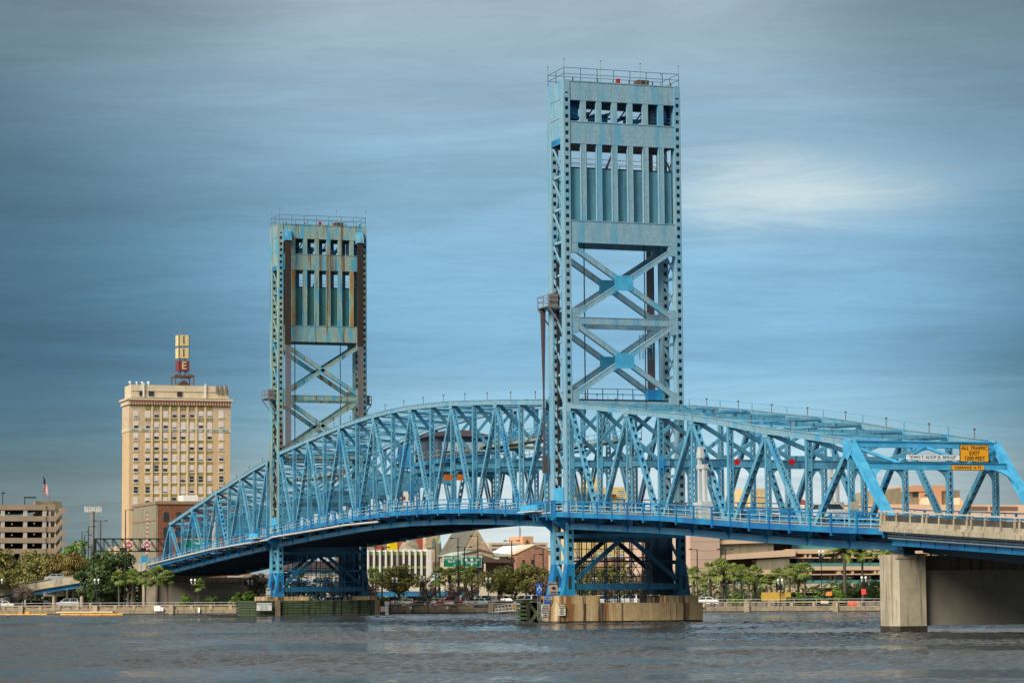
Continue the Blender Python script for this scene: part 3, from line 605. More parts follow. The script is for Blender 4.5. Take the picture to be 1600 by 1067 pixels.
# ------------------------------------------------------------------ towers
HT = 56.9
def leg_column(mb, x0, x1, y0, y1, z0, z1, face):
    """plated tower leg: solid sides, square holes in the plate on the +X and -X faces"""
    mb.box(x0 + .06, x1 - .06, y0, y0 + .05, z0, z1); mb.box(x0 + .06, x1 - .06, y1 - .05, y1, z0, z1)
    for xf in (x0, x1 - .05):
        mb.box(xf, xf + .05, y0 - .02, y0 + .15, z0, z1); mb.box(xf, xf + .05, y1 - .15, y1 + .02, z0, z1)
        z = z0
        while z < z1:
            mb.box(xf + .004, xf + .046, y0 + .15, y1 - .15, z, min(z + .46, z1)); z += .88
    mb.box((x0 + x1) / 2 - .02, (x0 + x1) / 2 + .02, y0 + .05, y1 - .05, z0, z1)
    # rivet-seam strips
    for x in (x0 + .06, x1 - .14): mb.box(x, x + .08, y0 - .02, y0, z0, z1)
def tower(dx, paint, low, label, cwlabel, teal, roped, plats):
    th = thing('lift_tower', label, 'bridge tower', (dx - 2.5, WD / 2, 3))
    X0, X1 = dx - 5.03, dx
    for (xa, xb) in ((X0, X0 + 1.25), (X1 - 1.05, X1)):
        for (ya, yb) in ((0, .68), (WD - .68, WD)):
            mb = MB(); leg_column(mb, xa, xb, ya, yb, 10.2, HT - 1.2, 0); mb.box(xa, xb, ya, yb, HT - 1.2, HT + .1); mb.build('leg', paint, th)
            mb = MB(); leg_column(mb, xa, xb, ya, yb, 6.2, 10.2, 0)
            g_ = 1 if ya == 0 else -1    # flared foot
            yo, yi = (ya, yb) if g_ > 0 else (yb, ya); fx = -.35 if xa == X0 else .35
            P = lambda z, e: [(xa - .02, min(yo - g_ * e * .7, yi + g_ * .1), z), (xb + .02, min(yo - g_ * e * .7, yi + g_ * .1), z), (xb + .02, max(yo - g_ * e * .7, yi + g_ * .1), z), (xa - .02, max(yo - g_ * e * .7, yi + g_ * .1), z)]
            mb.cm = 1; mb.hexa(P(2.9, .75) + P(6.2, 0)); mb.box(xa - .1, xb + .1, min(yo - g_ * .62, yi + g_ * .2), max(yo - g_ * .62, yi + g_ * .2), 2.85, 3.0)
            mb.cm = 2; yc = (ya + yb) / 2; mb.box(xb + .02, xb + .03, yc - .17 - g_ * .1, yc + .17 - g_ * .1, 3.6, 5.0)
            mb.build('leg_base', [PT if ya == 0 else PL, PB if ya == 0 else PL, DARK], th)  # far-side bases take the darker paint with the deck shade in it
    # side bracing on the two narrow faces
    for ys in (.34, WD - .34):
        mb = MB(); z = 12.0; xa, xb = X0 + 1.2, X1 - 1.0
        while z < 48.5:
            mb.bar((xa, ys, z), (xb, ys, z), .2, .28); mb.bar((xa, ys - .12, z + 3.2), (xb, ys - .12, z + .35), .12, .22); mb.bar((xa, ys + .18, z + .35), (xb, ys + .18, z + 3.2), .1, .12); z += 3.5
        mb.build('side_bracing', paint, th)
        mb = MB()
        for z in (3.6, 6.4, 9.4): mb.bar((xa - .2, ys, z), (xb + .2, ys, z), .3, .4)
        mb.bar((xa - .3, ys, 9.2), (xb + .2, ys, 6.4), .2, .26); mb.bar((xa - .3, ys, 6.4), (xb + .2, ys, 3.6), .2, .26); mb.build('side_bracing', PT, th)
        mb = MB(); mb.box(xa - .12, xb + .1, ys - .3, ys - .24, 50.9, HT); mb.cm = 1
        for z in (53.0, 55.0): mb.box(xa - .12, xb + .1, ys - .305, ys - .298, z, z + .06)
        mb.cm = 2; mb.box(xa - .12, xb + .1, ys - .34, ys - .22, 50.3, 50.95); mb.build('side_plating', [paint, RUSTM, PB], th)
    # wide faces: bands, ribs, cross bracing
    for xf, sg in ((X1, 1), (X0, -1)):
        x0, x1 = (xf - .5, xf - .08) if sg > 0 else (xf + .08, xf + .5)
        mb = MB()
        for za, zb in ((54.9, HT), (50.3, 52.6), (39.8, 42.1)):
            mb.box(x0, x1, .68, WD - .68, za, zb); mb.box(x0 - .05, x1 + .05, .68, WD - .68, za - .03, za + .05); mb.box(x0 - .05, x1 + .05, .68, WD - .68, zb - .05, zb + .04)
        mb.build('face_band', paint, th)
        mb = MB(); ribs = [2.22 + 1.77 * k_ for k_ in range(6)]
        for y in ribs:
            mb.box(x0 + .05, x1 + .03, y - .30, y + .30, 42.1, 50.3); mb.box(x0 + .05, x1 + .03, y - .30, y + .30, 52.6, 54.9)
            for e in (-.3, .24): mb.box(x1 + .03, x1 + .06, y + e, y + e + .06, 42.1, 50.3)
            if dx != 0 and sg > 0 and y in (ribs[0], ribs[-1]): MB().box(x1 + .062, x1 + .07, y - .28, y + .28, 42.1, 50.3).build('rust_stain', RUSTY, th)
        mb.build('face_ribs', paint, th)
        mb = MB(); nodes = [39.5, 31.55, 23.3]; xc = (x0 + x1) / 2
        for za, zb in zip(nodes, nodes[1:]):
            zc_ = (za + zb) / 2; A = [(xc, .8, za - .1), (xc, WD - .8, za - .1), (xc, WD - .8, zb + .35), (xc, .8, zb + .35)]
            for p, q in ((A[0], A[2]), (A[1], A[3])): mb.bar(p, q, .44, .5, side=(1, 0, 0)); mb.bar(p, q, .5, .05, side=(1, 0, 0), off=(0, .25)); mb.bar(p, q, .5, .05, side=(1, 0, 0), off=(0, -.25))
        mb.box(xc - .2, xc + .2, .7, WD - .7, 31.2, 31.9); mb.box(xc - .25, xc + .25, .7, WD - .7, 31.9, 31.95)
        for y in (.68, WD - 1.5): mb.box(xc - .24, xc + .24, y, y + .82, 30.3, 32.9); mb.box(xc - .24, xc + .24, y, y + .82, 38.7, 39.8); mb.box(xc - .24, xc + .24, y, y + .82, 22.9, 24.2)
        mb.box(xc - .2, xc + .2, .7, WD - .7, 22.7, 23.2)
        mb.build('cross_bracing', paint, th)
        mb = MB()
        for zc_ in (35.65, 27.45): mb.box(x1 - .02, x1 + .05, WD / 2 - 1.05, WD / 2 + 1.05, zc_ - .8, zc_ + .8)
        if dx == 0: mb.build('gusset_plates', PR, th)
        mb = MB()      # below the deck
        mb.box(xc - .2, xc + .2, .7, WD - .7, 3.55, 4.2); mb.box(xc - .25, xc + .25, .7, WD - .7, 8.9, 9.3)
        for y0, s2 in ((1.0, 1), (WD - 1.0, -1)): mb.bar((xc, y0, 4.6), (xc, WD / 2 - s2 * .3, 9.0), .36, .42, side=(1, 0, 0))
        mb.build('lower_bracing', PL if sg > 0 else PD, th)  # shade under the deck comes from these darkened paints, rear face darkest
    # slabs, machinery floor, roof parapet
    mb = MB(); mb.box(X0 + .55, X1 - .55, .5, WD - .5, HT - .6, HT - .35); mb.box(X0 + .55, X1 - .55, .9, WD - .9, 52.35, 52.55); mb.box(X0 + .55, X1 - .55, .9, WD - .9, 50.35, 50.5)
    for y in (3.0, 5.2, 7.6, 10.0): mb.bar((X0 + .6, y, 53.6), (X1 - .6, y, 53.6), .25, .3)
    mb.build('floor_slabs', PD, th)
    mb = MB()
    for y in (1.6, WD - 1.6):
        for k_ in range(1): mb.cyl((dx - 2.5, y - .45, 54.0), (dx - 2.5, y + .45, 54.0), 1.45, n=20)
    mb.box(dx - 3.4, dx - 1.6, 4.0, 5.6, 52.55, 53.8); mb.box(dx - 3.2, dx - 1.8, 8.0, 9.2, 52.55, 53.5); mb.cyl((dx - 2.5, 3.0, 53.5), (dx - 2.5, 10.5, 53.5), .12)
    for y in (3.3, 5.5, 7.0, 9.0): mb.bar((dx - 4, y, 52.6), (dx - 1, y + .8, 54.8), .1, .14); 
    for z in (53.1, 53.5): mb.bar((X1 - .7, .9, z), (X1 - .7, WD - .9, z), .04, .05)
    mb.build('machinery', PB, th)
    mb = MB()
    for z in (48.3, 48.75): mb.bar((X1 - .7, .9, z), (X1 - .7, WD - .9, z), .04, .05); mb.bar((X0 + .7, .9, z), (X0 + .7, WD - .9, z), .04, .05)
    for i in range(9): y = 1 + i * 1.4; mb.box(X0 + .68, X0 + .72, y, y + .05, 47.7, 48.8)
    mb.bar((X0 + 1, 6.0, 47.7), (X0 + 1, 7.2, 50.3), .5, .08, side=(1, 0, 0))
    for i in range(8): mb.box(X0 + .8, X0 + 1.2, 6.0 + i * .15, 6.3 + i * .15, 47.9 + i * .32, 47.94 + i * .32)
    mb.build('catwalk', GREYM, th)
    rx0, rx1, ry0, ry1 = X0 + .1, X1 - .1, .1, WD - .1; mb = MB()
    for z in (HT + .75, HT + 1.4):
        for p, q in (((rx0, ry0), (rx1, ry0)), ((rx1, ry0), (rx1, ry1)), ((rx1, ry1), (rx0, ry1)), ((rx0, ry1), (rx0, ry0))): mb.bar((*p, z), (*q, z), .06, .06)
    for i in range(8):
        y = ry0 + (ry1 - ry0) * i / 7
        for x in (rx0, rx1): mb.box(x - .035, x + .035, y - .035, y + .035, HT, HT + 1.42)
    for x in ((rx0 + rx1) / 2,):
        for y in (ry0, ry1): mb.box(x - .035, x + .035, y - .035, y + .035, HT, HT + 1.42)
    mb.build('roof_railing', mat('grey_blue_rail', (.10, .20, .25), .5), th)
    mb = MB(); mb.box(dx - 4.2, dx - .8, .7, WD - .7, HT - .3, HT + .15); mb.build('roof', PT, th)
    mb = MB()
    for x, y in ((rx0, ry0), (rx1, ry0), (rx0, ry1), (rx1, ry1), (rx1, WD * .32), (rx1, WD * .66)): mb.cyl((x, y, HT), (x, y, HT + 2.3), .025, n=5); mb.ball((x, y, HT + 2.3), .09, 6)
    mb.build('lightning_rods', GREYM, th)
    mb = MB(); mb.box(X1 - .5, X1 - .2, WD * .46, WD * .49, HT + .1, HT + .55); mb.build('obstruction_lamp', SRED, th)
    mb = MB()
    for y in (1.2, 4.0, 7.6, 10.3, 12.4): mb.cyl((X1 - .4, y, HT + .1), (X1 - .4, y, HT + .5), .1, .05, n=6)
    mb.box(X1 - 1.6, X1 - .4, 8.6, 9.9, HT + .15, HT + .6); mb.build('roof_vents', RUSTM, th)
    # guide rails and ladders inside the narrow face
    mb = MB(); mb.box(dx - 3.1, dx - 2.9, .15, .4, 9.5, 38 if dx == 0 else 31); mb.build('guide_rail', DARK, th)
    MB().box(X0 + 1.6, X1 - 1.6, .9, WD - .9, 8.5, 10.4).build('dark_fill_girder', PD, th)  # block added to make the gap under the deck read dark
    # counterweight: its own thing
    cw = thing('counterweight', cwlabel, 'counterweight', (dx - 2.5, WD / 2, 40.2)); mb = MB()
    mb.box(X0 + .65, X1 - .62, .85, WD - .85, 40.3, 47.7); mb.build('body', teal, cw); mb = MB(); mb.box(X0 + .6, X1 - .6, .8, WD - .8, 47.7, 47.85); mb.build('cap', PD, cw)
    # lifting ropes and their sheave covers on the inner face
    xr = dx + 1.0 - .1 if roped > 0 else X0 - 1.0
    for y in (1.15, WD - 1.2):
        mb = MB()
        for k_ in range(8): yy = y - .4 + .8 * k_ / 7; mb.box(xr - .05, xr + .05, yy, yy + .075, 23.6, 55.2)
        mb.build('lift_ropes', ROPE2, th)
        mb = MB(); mb.box(xr - .1, xr + .1, y - .46, y + .46, 39.2, 54.8) if roped > 0 else None
        if roped > 0: mb.build('rope_guard', mat('rope_guard_rust', (0.028, 0.017, 0.013), .8, var=.3, scale=2), th)
        s_ = 1 if roped > 0 else -1; xin = X1 - .1 if roped > 0 else X0 + .1; mb = MB(); pts = [(xin, y - .5, 54.3)]
        for a_ in [j * math.pi / 16 for j in range(0, 9)]: pts.append((xin + s_ * 1.25 * math.cos(a_), y - .5, 54.4 + 1.7 * math.sin(a_)))
        mb.prism(pts if s_ < 0 else pts[::-1], (0, 1.0, 0)); mb.build('sheave_cover', PT, th)
    # thin balance cables
    mb = MB()
    for y in (3.1, WD - 3.3):
        mb.cyl((dx - 2.5, y, 22), (dx - 2.5, y, 40.5), .07, n=5)
    mb.build('balance_cables', ROPE, th)
    # access platforms on the outside
    for (side_, z) in plats:
        mb = MB(); y0, y1 = (-1.15, .1) if side_ < 0 else (WD - .1, WD + 1.3); xa, xb = X0 - .2, X1 - 1.9
        mb.box(xa, xb, y0, y1, z - .12, z)
        ye = y0 if side_ < 0 else y1
        for zr in (z + .55, z + 1.1):
            mb.bar((xa, ye, zr), (xb, ye, zr), .07, .07); mb.bar((xa, y0, zr), (xa, y1, zr), .07, .07, side=(1, 0, 0)); mb.bar((xb, y0, zr), (xb, y1, zr), .07, .07, side=(1, 0, 0))
        for x in (xa, (xa + xb) / 2, xb): mb.box(x - .04, x + .04, ye - .04, ye + .04, z, z + 1.12)
        for x in (xa + .1, xb - .1): mb.bar((x, ye, z - .15), (x, .1 if side_ < 0 else WD - .1, z - 1.9), .12, .14); mb.bar((x, ye, z - .15), (x, .1 if side_ < 0 else WD - .1, z - .25), .12, .14)
        mb.box(xb - .9, xb - .2, (y0 + y1) / 2 - .4, (y0 + y1) / 2 + .5, z, z + 1.25); mb.build('access_platform', GREYM, th)
        if dx == 0 and side_ < 0:
            mb = MB(); xx = xa + .35
            mb.hexa([(xx - .08, -.75, z - 9), (xx + .08, -.75, z - 9), (xx + .08, -.6, z - 9), (xx - .08, -.6, z - 9), (xx - .18, -.95, z - .2), (xx + .18, -.95, z - .2), (xx + .18, -.45, z - .2), (xx - .18, -.45, z - .2)])
            mb.box(xx - .1, xx + .1, -.75, -.6, 17.5, z - 9); mb.box(xx - .2, xx + .2, -.85, -.3, 15.8, 17.6); mb.build('hanging_cable', ROPE, th)
    mb = MB(); mb.box(dx - 2.1, dx - 1.2, 9.2, 10.3, 29.0, 29.12)
    for x in (dx - 2.1, dx - 1.2):
        for y in (9.2, 10.3): mb.box(x - .04, x + .04, y - .04, y + .04, 27.8, 30.4)
    for z in (29.7, 30.3): mb.bar((dx - 1.2, 9.2, z), (dx - 1.2, 10.3, z), .05, .05); mb.bar((dx - 2.1, 9.2, z), (dx - 2.1, 10.3, z), .05, .05)
    if dx == 0: mb.build('inner_platform', PT, th)
    # walkway between the legs at truss top level
    mb = MB(); mb.box(X0 + .5, X1 - .5, .8, WD - .8, 23.3, 23.4)
    for z in (23.95, 24.5): mb.bar((X1 - .6, .9, z), (X1 - .6, WD - 4, z), .06, .06)
    for i in range(6): y = .9 + i * 1.7; mb.box(X1 - .65, X1 - .57, y, y + .07, 23.4, 24.5)
    mb.build('upper_walkway', PD, th)
    mb = MB(); mb.box(X1 - .9, X1 - .2, 9.3, 11.0, 23.4, 24.5); mb.build('control_box', PB, th)
    # scaffold / stairs under the deck
    mb = MB(); xs_ = (dx - 4.2, dx - 1.2)
    for i in range(8):
        y = 1.7 + i * 1.42
        for x in xs_: mb.box(x - .05, x + .05, y, y + .1, 2.2, 9.2)
    for i in range(10): y = 2.1 + i * 1.05; mb.box(dx - 2.8, dx - 2.72, y, y + .06, 2.2, 9.2)
    for z in (5.9, 7.8): mb.bar((dx - 2.76, 1.6, z), (dx - 2.76, WD - 1.6, z), .06, .07)
    for i in range(6): y = 2.4 + i * 1.5; mb.bar((dx - 2.76, y, 3.0), (dx - 2.76, y + 1.4, 5.9), .04, .05); mb.bar((dx - 4.2, y + 1.4, 5.0), (dx - 4.2, y, 7.8), .04, .05)
    for z in (4.9, 6.9):
        for x in xs_: mb.bar((x, 1.6, z), (x, WD - 1.6, z), .08, .1)
    mb.bar((xs_[1] + .3, 1.0, 6.5), (xs_[1] + .3, WD - 1.0, 6.5), .14, .3 if dx else .2)
    for i in (4, 5, 6): y = 1.7 + i * 1.42; mb.bar((xs_[1], y, 4.9), (xs_[1], y + 1.4, 6.9), .05, .07); mb.bar((xs_[1], y + 1.4, 4.9), (xs_[1], y, 6.9), .05, .07); mb.bar((xs_[0], y, 2.5), (xs_[0], y + 1.4, 4.9), .05, .07)
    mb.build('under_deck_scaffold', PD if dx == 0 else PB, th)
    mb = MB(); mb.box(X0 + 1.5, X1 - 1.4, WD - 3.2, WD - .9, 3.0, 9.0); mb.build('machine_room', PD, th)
    mb = MB(); mb.box(X0 - .2, X1 + .2, -1.9, WD + 1.9, C_(dx) + 1.3, C_(dx) + 1.42); mb.build('deck', WALK, th)
    mb = MB(); 
    for y in (-1.8, WD + 1.8):
        mb.box(X0 - .9, X1 + 1.4, y - .03, y + .03, C_(dx) + .98, C_(dx) + 1.47)
        for z, hh in ((2.55, .11), (2.12, .045), (1.72, .05)): mb.box(X0 - .9, X1 + 1.4, y - .035, y + .035, C_(dx) + z - hh / 2, C_(dx) + z + hh / 2)
        for x in (X0 + .1, X0 + 1.2, X1 - 1, X1 + .4, X1 + .8): mb.box(x - .1, x + .1, y - .14, y - .03, C_(dx) + .6, C_(dx) + 2.6)
    mb.build('side_railing', PB, th)
    mb = MB(); mb.box(X0 + 1.4, X1 - .8, -.15, -.02, C_(dx) + 2.4, C_(dx) + 4.0); mb.build('side_plate', PR, th)
    for xb_ in (X0 + .6, X1 - .5):
        z = C_(dx); pts = [(xb_ - .05, -1.78, z + .98), (xb_ - .05, -1.78, z + .7), (xb_ - .05, -1.0, z + .2), (xb_ - .05, -.05, z - .6), (xb_ - .05, -.05, z + .98)]
        MB().prism(pts[::-1], (.1, 0, 0)).build('bracket', PB, th)
    return th
near_tower = tower(0.0, PW, PT, 'tall pale blue lift tower nearest the camera, right of centre', 'teal counterweight inside the tall near tower', TEAL, -1, [(-1, 33.3)])
far_tower = tower(FAR, PF, PT, 'rust-streaked blue lift tower farther away, left of centre', 'dark teal counterweight inside the rust-streaked far tower', TEAL2, 1, [(-1, 31.7), (1, 31.0)])

# ------------------------------------------------------------------ lift span extras
mb = MB(); ca = onY(835, 796, -1.8); zc2 = C_(ca.x)
pl = thing('light_rack', 'pale blue rack of six drum-shaped lights on the railing left of the near tower', 'light rack', (ca.x, -2.1, zc2 + 1.3))
for i in range(6): mb.cyl((ca.x - 2.2 + i * .8, -2.25, zc2 + 1.45), (ca.x - 2.2 + i * .8, -2.25, zc2 + 2.0), .33, n=10)
mb.build('drums', PR, pl); MB().box(ca.x - 2.8, ca.x + 2.6, -2.7, -1.9, zc2 + 1.25, zc2 + 1.38).build('shelf', mat('pale_metal', (.55, .62, .64), .4), pl)
cb = onY(403, 832, -1.8)
pl2 = thing('light_rack', 'pale blue rack of drum-shaped lights on the railing left of the far tower', 'light rack', (cb.x, -2.1, C_(cb.x) + 1.3))
mb = MB()
for i in range(5): mb.cyl((cb.x - 2.2 + i * .9, -2.25, C_(cb.x) + 1.45), (cb.x - 2.2 + i * .9, -2.25, C_(cb.x) + 2.0), .33, n=10)
mb.build('drums', PR, pl2); MB().box(cb.x - 2.8, cb.x + 2.6, -2.7, -1.9, C_(cb.x) + 1.25, C_(cb.x) + 1.38).build('shelf', MATS['pale_metal'], pl2)
# pale conduit hung under the left sidewalk
cdt = MB(); pts = [(200, 890), (258, 875.5), (330, 858), (418, 843), (425, 839), (480, 830), (540, 820), (590, 815)]; P = [onY(px, py, -2.05) for px, py in pts]
for a_, b_ in zip(P, P[1:]): cdt.cyl(a_, b_, .13, n=6)
tag(cdt.build('conduit_pipe', mat('pale_pipe', (.62, .58, .5), .5)), 'long pale conduit pipe strapped below the left railing of the bridge', 'pipe')
# control house in the middle of the lift span, above the roadway
xh0, xh1 = -62.5, -44.5; zb = C_(-52) + 7.6
ho = thing('operator_house', 'grey-blue operator cabin with brown hip roof inside the lift span truss', 'cabin', (-53, WD / 2, zb))
mb = MB(); mb.box(xh0, xh1, 1.3, WD - 1.3, zb - .5, zb); mb.box(xh1, xh1 + 22, 1.6, 2.8, zb - .15, zb); mb.box(xh1, xh1 + 22, WD - 2.8, WD - 1.6, zb - .15, zb); mb.build('platform', PC, ho)
mb = MB(); mb.box(-60, -51, 2.6, 9.4, zb, zb + 3.0); mb.build('wall', mat('cabin_wall', (.07, .10, .14), .6), ho)
mb = MB(); mb.hexa([(-60.6, 2.0, zb + 3), (-50.4, 2.0, zb + 3), (-50.4, 10.0, zb + 3), (-60.6, 10.0, zb + 3), (-58, 4.6, zb + 3.9), (-53, 4.6, zb + 3.9), (-53, 7.4, zb + 3.9), (-58, 7.4, zb + 3.9)]); mb.build('roof', mat('cabin_roof', (.075, .05, .05), .7), ho)
for i in range(4): MB().box(-50.99, -50.9, 3.2 + i * 1.5, 4.2 + i * 1.5, zb + 1.2, zb + 2.3).build('window', mat('cabin_window', (.62, .72, .74), .2), ho)
mb = MB()
for z in (zb + .5, zb + 1.05):
    for y in (1.4, WD - 1.4): mb.bar((xh0, y, z), (xh1 + 25, y, z), .06, .07)
    mb.bar((xh1, 1.4, z), (xh1, WD - 1.4, z), .06, .07)
for i in range(24):
    for y in (1.4, WD - 1.4): x = xh0 + i * 1.85; mb.box(x, x + .06, y, y + .06, zb, zb + 1.08)
mb.build('railing', mat('dull_olive_paint', (.26, .30, .22), .6), ho)
MB().box(xh0, xh0 + 4.5, 1.25, 1.35, zb, zb + 2.2).build('blue_screen', PB, ho)
# machinery walk near the tower ends of the lift span
for xm, lab in ((-20.5, 'olive machinery walkway high in the lift span just left of the near tower'), (-103, 'olive machinery walkway high in the lift span just right of the far tower')):
    wk = thing('machinery_walkway', lab, 'walkway', (xm, WD / 2, C_(xm) + 8.6)); z = C_(xm) + 8.6; mb = MB()
    mb.box(xm - 11, xm + 11, 1.0, 3.0, z, z + .25); mb.box(xm - 11, xm + 11, WD - 3, WD - 1, z, z + .25); mb.box(xm - 9, xm - 7, 1, WD - 1, z, z + .25); mb.build('platform', MATS['dull_olive_paint'], wk)
    mb = MB()
    for y in (1.0, 3.0, WD - 1):
        for zz_ in (.8, 1.35): mb.bar((xm - 11, y, z + zz_), (xm + 11, y, z + zz_), .05, .06)
        for i in range(12): mb.box(xm - 11 + i * 2, xm - 10.94 + i * 2, y, y + .06, z, z + 1.35)
    mb.build('railing', PT, wk); mb = MB(); mb.box(xm - 2, xm - .8, 4.5, 5.4, z + .25, z + 1.1); mb.cyl((xm + 2, 4.5, z + .7), (xm + 2, 5.6, z + .7), .35, n=12); mb.build('motor', mat('red_machinery', (.30, .03, .03), .5), wk)
# orange barrier boards over the roadway, and red round signals
og = thing('barrier_board', 'pair of orange boards hanging over the roadway inside the lift span', 'barrier', (-33, 6, C_(-33) + 5.2)); q = onX(710, 746, -30)
for (a_, b_) in ((694, 706.5), (714.5, 724)):
    y0, y1 = onX(a_, 746, -30).y, onX(b_, 746, -30).y; z1_, z0_ = onX(a_, 741, -30).z, onX(a_, 750, -30).z; MB().box(-30.1, -30, y0, y1, z0_, z1_).build('board', mat('orange_board', (.50, .13, .01), .6, var=.3, stain=(.2, .05, .01)), og)
for px, lab in ((1151.5, 'left of the two red disc signals over the roadway in the right-hand span'), (1237, 'right of the two red disc signals over the roadway in the right-hand span')):
    p = onX(px, 721.5, 44.0 if px < 1200 else 52.0); s_ = thing('signal_disc', lab, 'signal', tuple(p), 'red disc signals'); X = p.x; mb = MB()
    mb.prism([(X, p.y + .3 * math.cos(a_ * math.pi / 4 + .39), p.z + .3 * math.sin(a_ * math.pi / 4 + .39)) for a_ in range(8)], (.08, 0, 0)); mb.build('disc', SRED, s_)
    MB().box(X - .1, X, p.y - .05, p.y + .05, p.z - .2, C_(X) + 6.9).build('hanger', GREYM, s_)
# grey barrier gate housings standing on the deck
GREYC = mat('barrier_grey_paint', (.50, .52, .50), .6, var=.1, stain=(.25, .24, .2), stain_amt=.2)
def gate(px, py0, py1, Y, lab):
    p = onY(px, 790, Y); X = p.x; z0 = C_(X) + 1.3; z1 = onY(px, py0, Y).z; t_ = thing('barrier_gate', lab, 'barrier gate', (X, Y, z0), 'barrier gate towers'); mb = MB()
    mb.box(X - .75, X - .4, Y - .14, Y + .14, z0, z1 - .9); mb.box(X + .45, X + .8, Y - .14, Y + .14, z0, z1 - 1.9); mb.build('columns', GREYC, t_)
    mb = MB(); mb.box(X - .85, X + .9, Y - .2, Y + .2, z1 - 2.0, z1 - 1.6); mb.box(X - .8, X + .1, Y - .2, Y + .2, z1 - 1.0, z1 - .45); mb.box(X - .7, X + .0, Y - .16, Y + .16, z1 - .45, z1); mb.build('head', GREYC, t_)
    MB().box(X - .9, X + .9, Y - .55, Y + .55, z0, z0 + 1.6).build('cabinet', GREYC, t_)
gate(1098, 698, 790, -.9, 'grey concrete-coloured barrier gate tower in front of the right-hand truss')
gate(1304, 712, 790, WD + .3, 'tall grey barrier gate tower beyond the right-hand truss, above a pale cabinet')
gate(335, 801, 846, .9, 'grey barrier gate tower inside the far-left truss by the green sign')
# small sign plate on the right span
sign('back_plate', 'blank beige plate hung on the railing by the right end portal', 'sign', 67, 1329.5, 1341.5, 783.5, 796, mat('beige_plate', (.42, .36, .28), .6), [], INK)

# ------------------------------------------------------------------ piers
pier = thing('bridge_pier', 'long stained ochre concrete pier standing in the water under the near tower', 'bridge pier', (-2.5, WD / 2, 0))
mb = MB(); x0, x1 = -6.6, 1.6
PO = [(1.55, -1.5), (1.55, 14.5), (-6.6, 14.5), (-6.6, -.7), (-.8, -2.35)]
ins = lambda e: [(1.55 - e, -1.5 + e * .6), (1.55 - e, 14.5 - e), (-6.6 + e, 14.5 - e), (-6.6 + e, -.7 + e), (-.8 + e * .2, -2.35 + e)]
mb.prism([(x, y, .35) for x, y in PO], (0, 0, 1.8))
mb.prism([(1.4, -1.35, 2.15), (1.4, 3.0, 2.15), (-6.4, 3.0, 2.15), (-6.4, -.6, 2.15), (-.8, -2.15, 2.15)], (0, 0, .8)); mb.box(-6.3, 1.35, 10.6, 14.1, 2.15, 2.9)
mb.build('shaft', CONC, pier); mb = MB(); mb.prism([(x, y, -2) for x, y in ins(.05)], (0, 0, 2.35)); mb.build('tide_line', TIDE, pier)
FGREEN = mat('fender_timber', (.055, .085, .038), .85, var=.5, scale=1.2, stretch=(1, .4, 3), stain=(.012, .012, .01), stain_amt=.5)
FDARK = mat('dark_timber', (.03, .028, .02), .9, var=.4)
fd = thing('timber_fender', 'dark timber fender with crossed green braces at the left end of the near pier', 'fender', (-8, -3, 0)); mb = MB()
yA, yB = -3.1, -1.15; xf = -3.9
for i in range(6): mb.box(xf - 1.8, xf - .15, yA - .6, yA - .3, .1 + i * .42, .35 + i * .42)
for i in range(6): mb.box(xf - .15, xf - .05, yA - .85, yA + .1, .1 + i * .42, .32 + i * .42)
mb.build('planks', FGREEN, fd); mb = MB(); mb.box(xf - 3, xf, yA - .5, yB, 2.35, 2.6)
for y in (yA, yB - .35): mb.box(xf - .3, xf, y, y + .35, -1.5, 2.4)
mb.box(xf - 2, xf - 1.8, yA, yB, -1, 2.3); mb.build('frame', FDARK, fd)
mb = MB(); mb.bar((xf + .06, yA + .2, 2.2), (xf + .06, yB - .1, .1), .14, .3, side=(1, 0, 0)); mb.bar((xf + .2, yB - .1, 2.2), (xf + .2, yA + .2, .1), .14, .3, side=(1, 0, 0)); mb.build('cross_brace', FGREEN, fd)
fx = FAR
pier2 = thing('bridge_pier', 'ochre concrete pier almost hidden behind green timber planks under the far tower', 'bridge pier', (fx - 2.5, WD / 2, 0)); mb = MB()
mb.box(fx - 6, fx + 1.5, -1.6, 14.6, 0, 2.3); mb.box(fx - 6, fx + 1.2, -2.0, 4.2, 2.2, 2.85); mb.box(fx - 6, fx + 1.2, 11.5, 14.4, 2.2, 2.85); mb.build('shaft', CONC, pier2)
mb = MB(); mb.box(fx - 6.1, fx + 1.6, -1.7, 14.7, -2, .3); mb.build('tide_line', TIDE, pier2)
fd2 = thing('timber_fender', 'long green mossy timber fender wrapped round the far tower pier', 'fender', (fx + 2, 5, 0))
yl, yr = onX(400.5, 962, fx + 3).y, onX(611, 963, fx + 3).y; mb = MB()
for i in range(6):
    z = .12 + i * .37; mb.box(fx + 2.55, fx + 3.0, yl, yr, z, z + .29 + (i % 2) * .02); mb.box(fx - 9, fx + 2.5, yl, yl + .3, z, z + .29)
mb.build('planks', FGREEN, fd2); mb = MB(); mb.box(fx + 2.2, fx + 2.5, yl + .1, yr - .1, -1, 2.3); mb.box(fx - 8.9, fx + 2.4, yl + .3, yl + .5, -1, 2.2); mb.build('backing', FDARK, fd2)
mb = MB()
for px in (433.5, 589.5): y = onX(px, 950, fx + 3).y; mb.box(fx + 3, fx + 3.35, y - .33, y + .33, -1, 2.35)
mb.build('piles', mat('pile_timber', (.20, .15, .10), .85, var=.3, stain=(.3, .12, .04)), fd2)

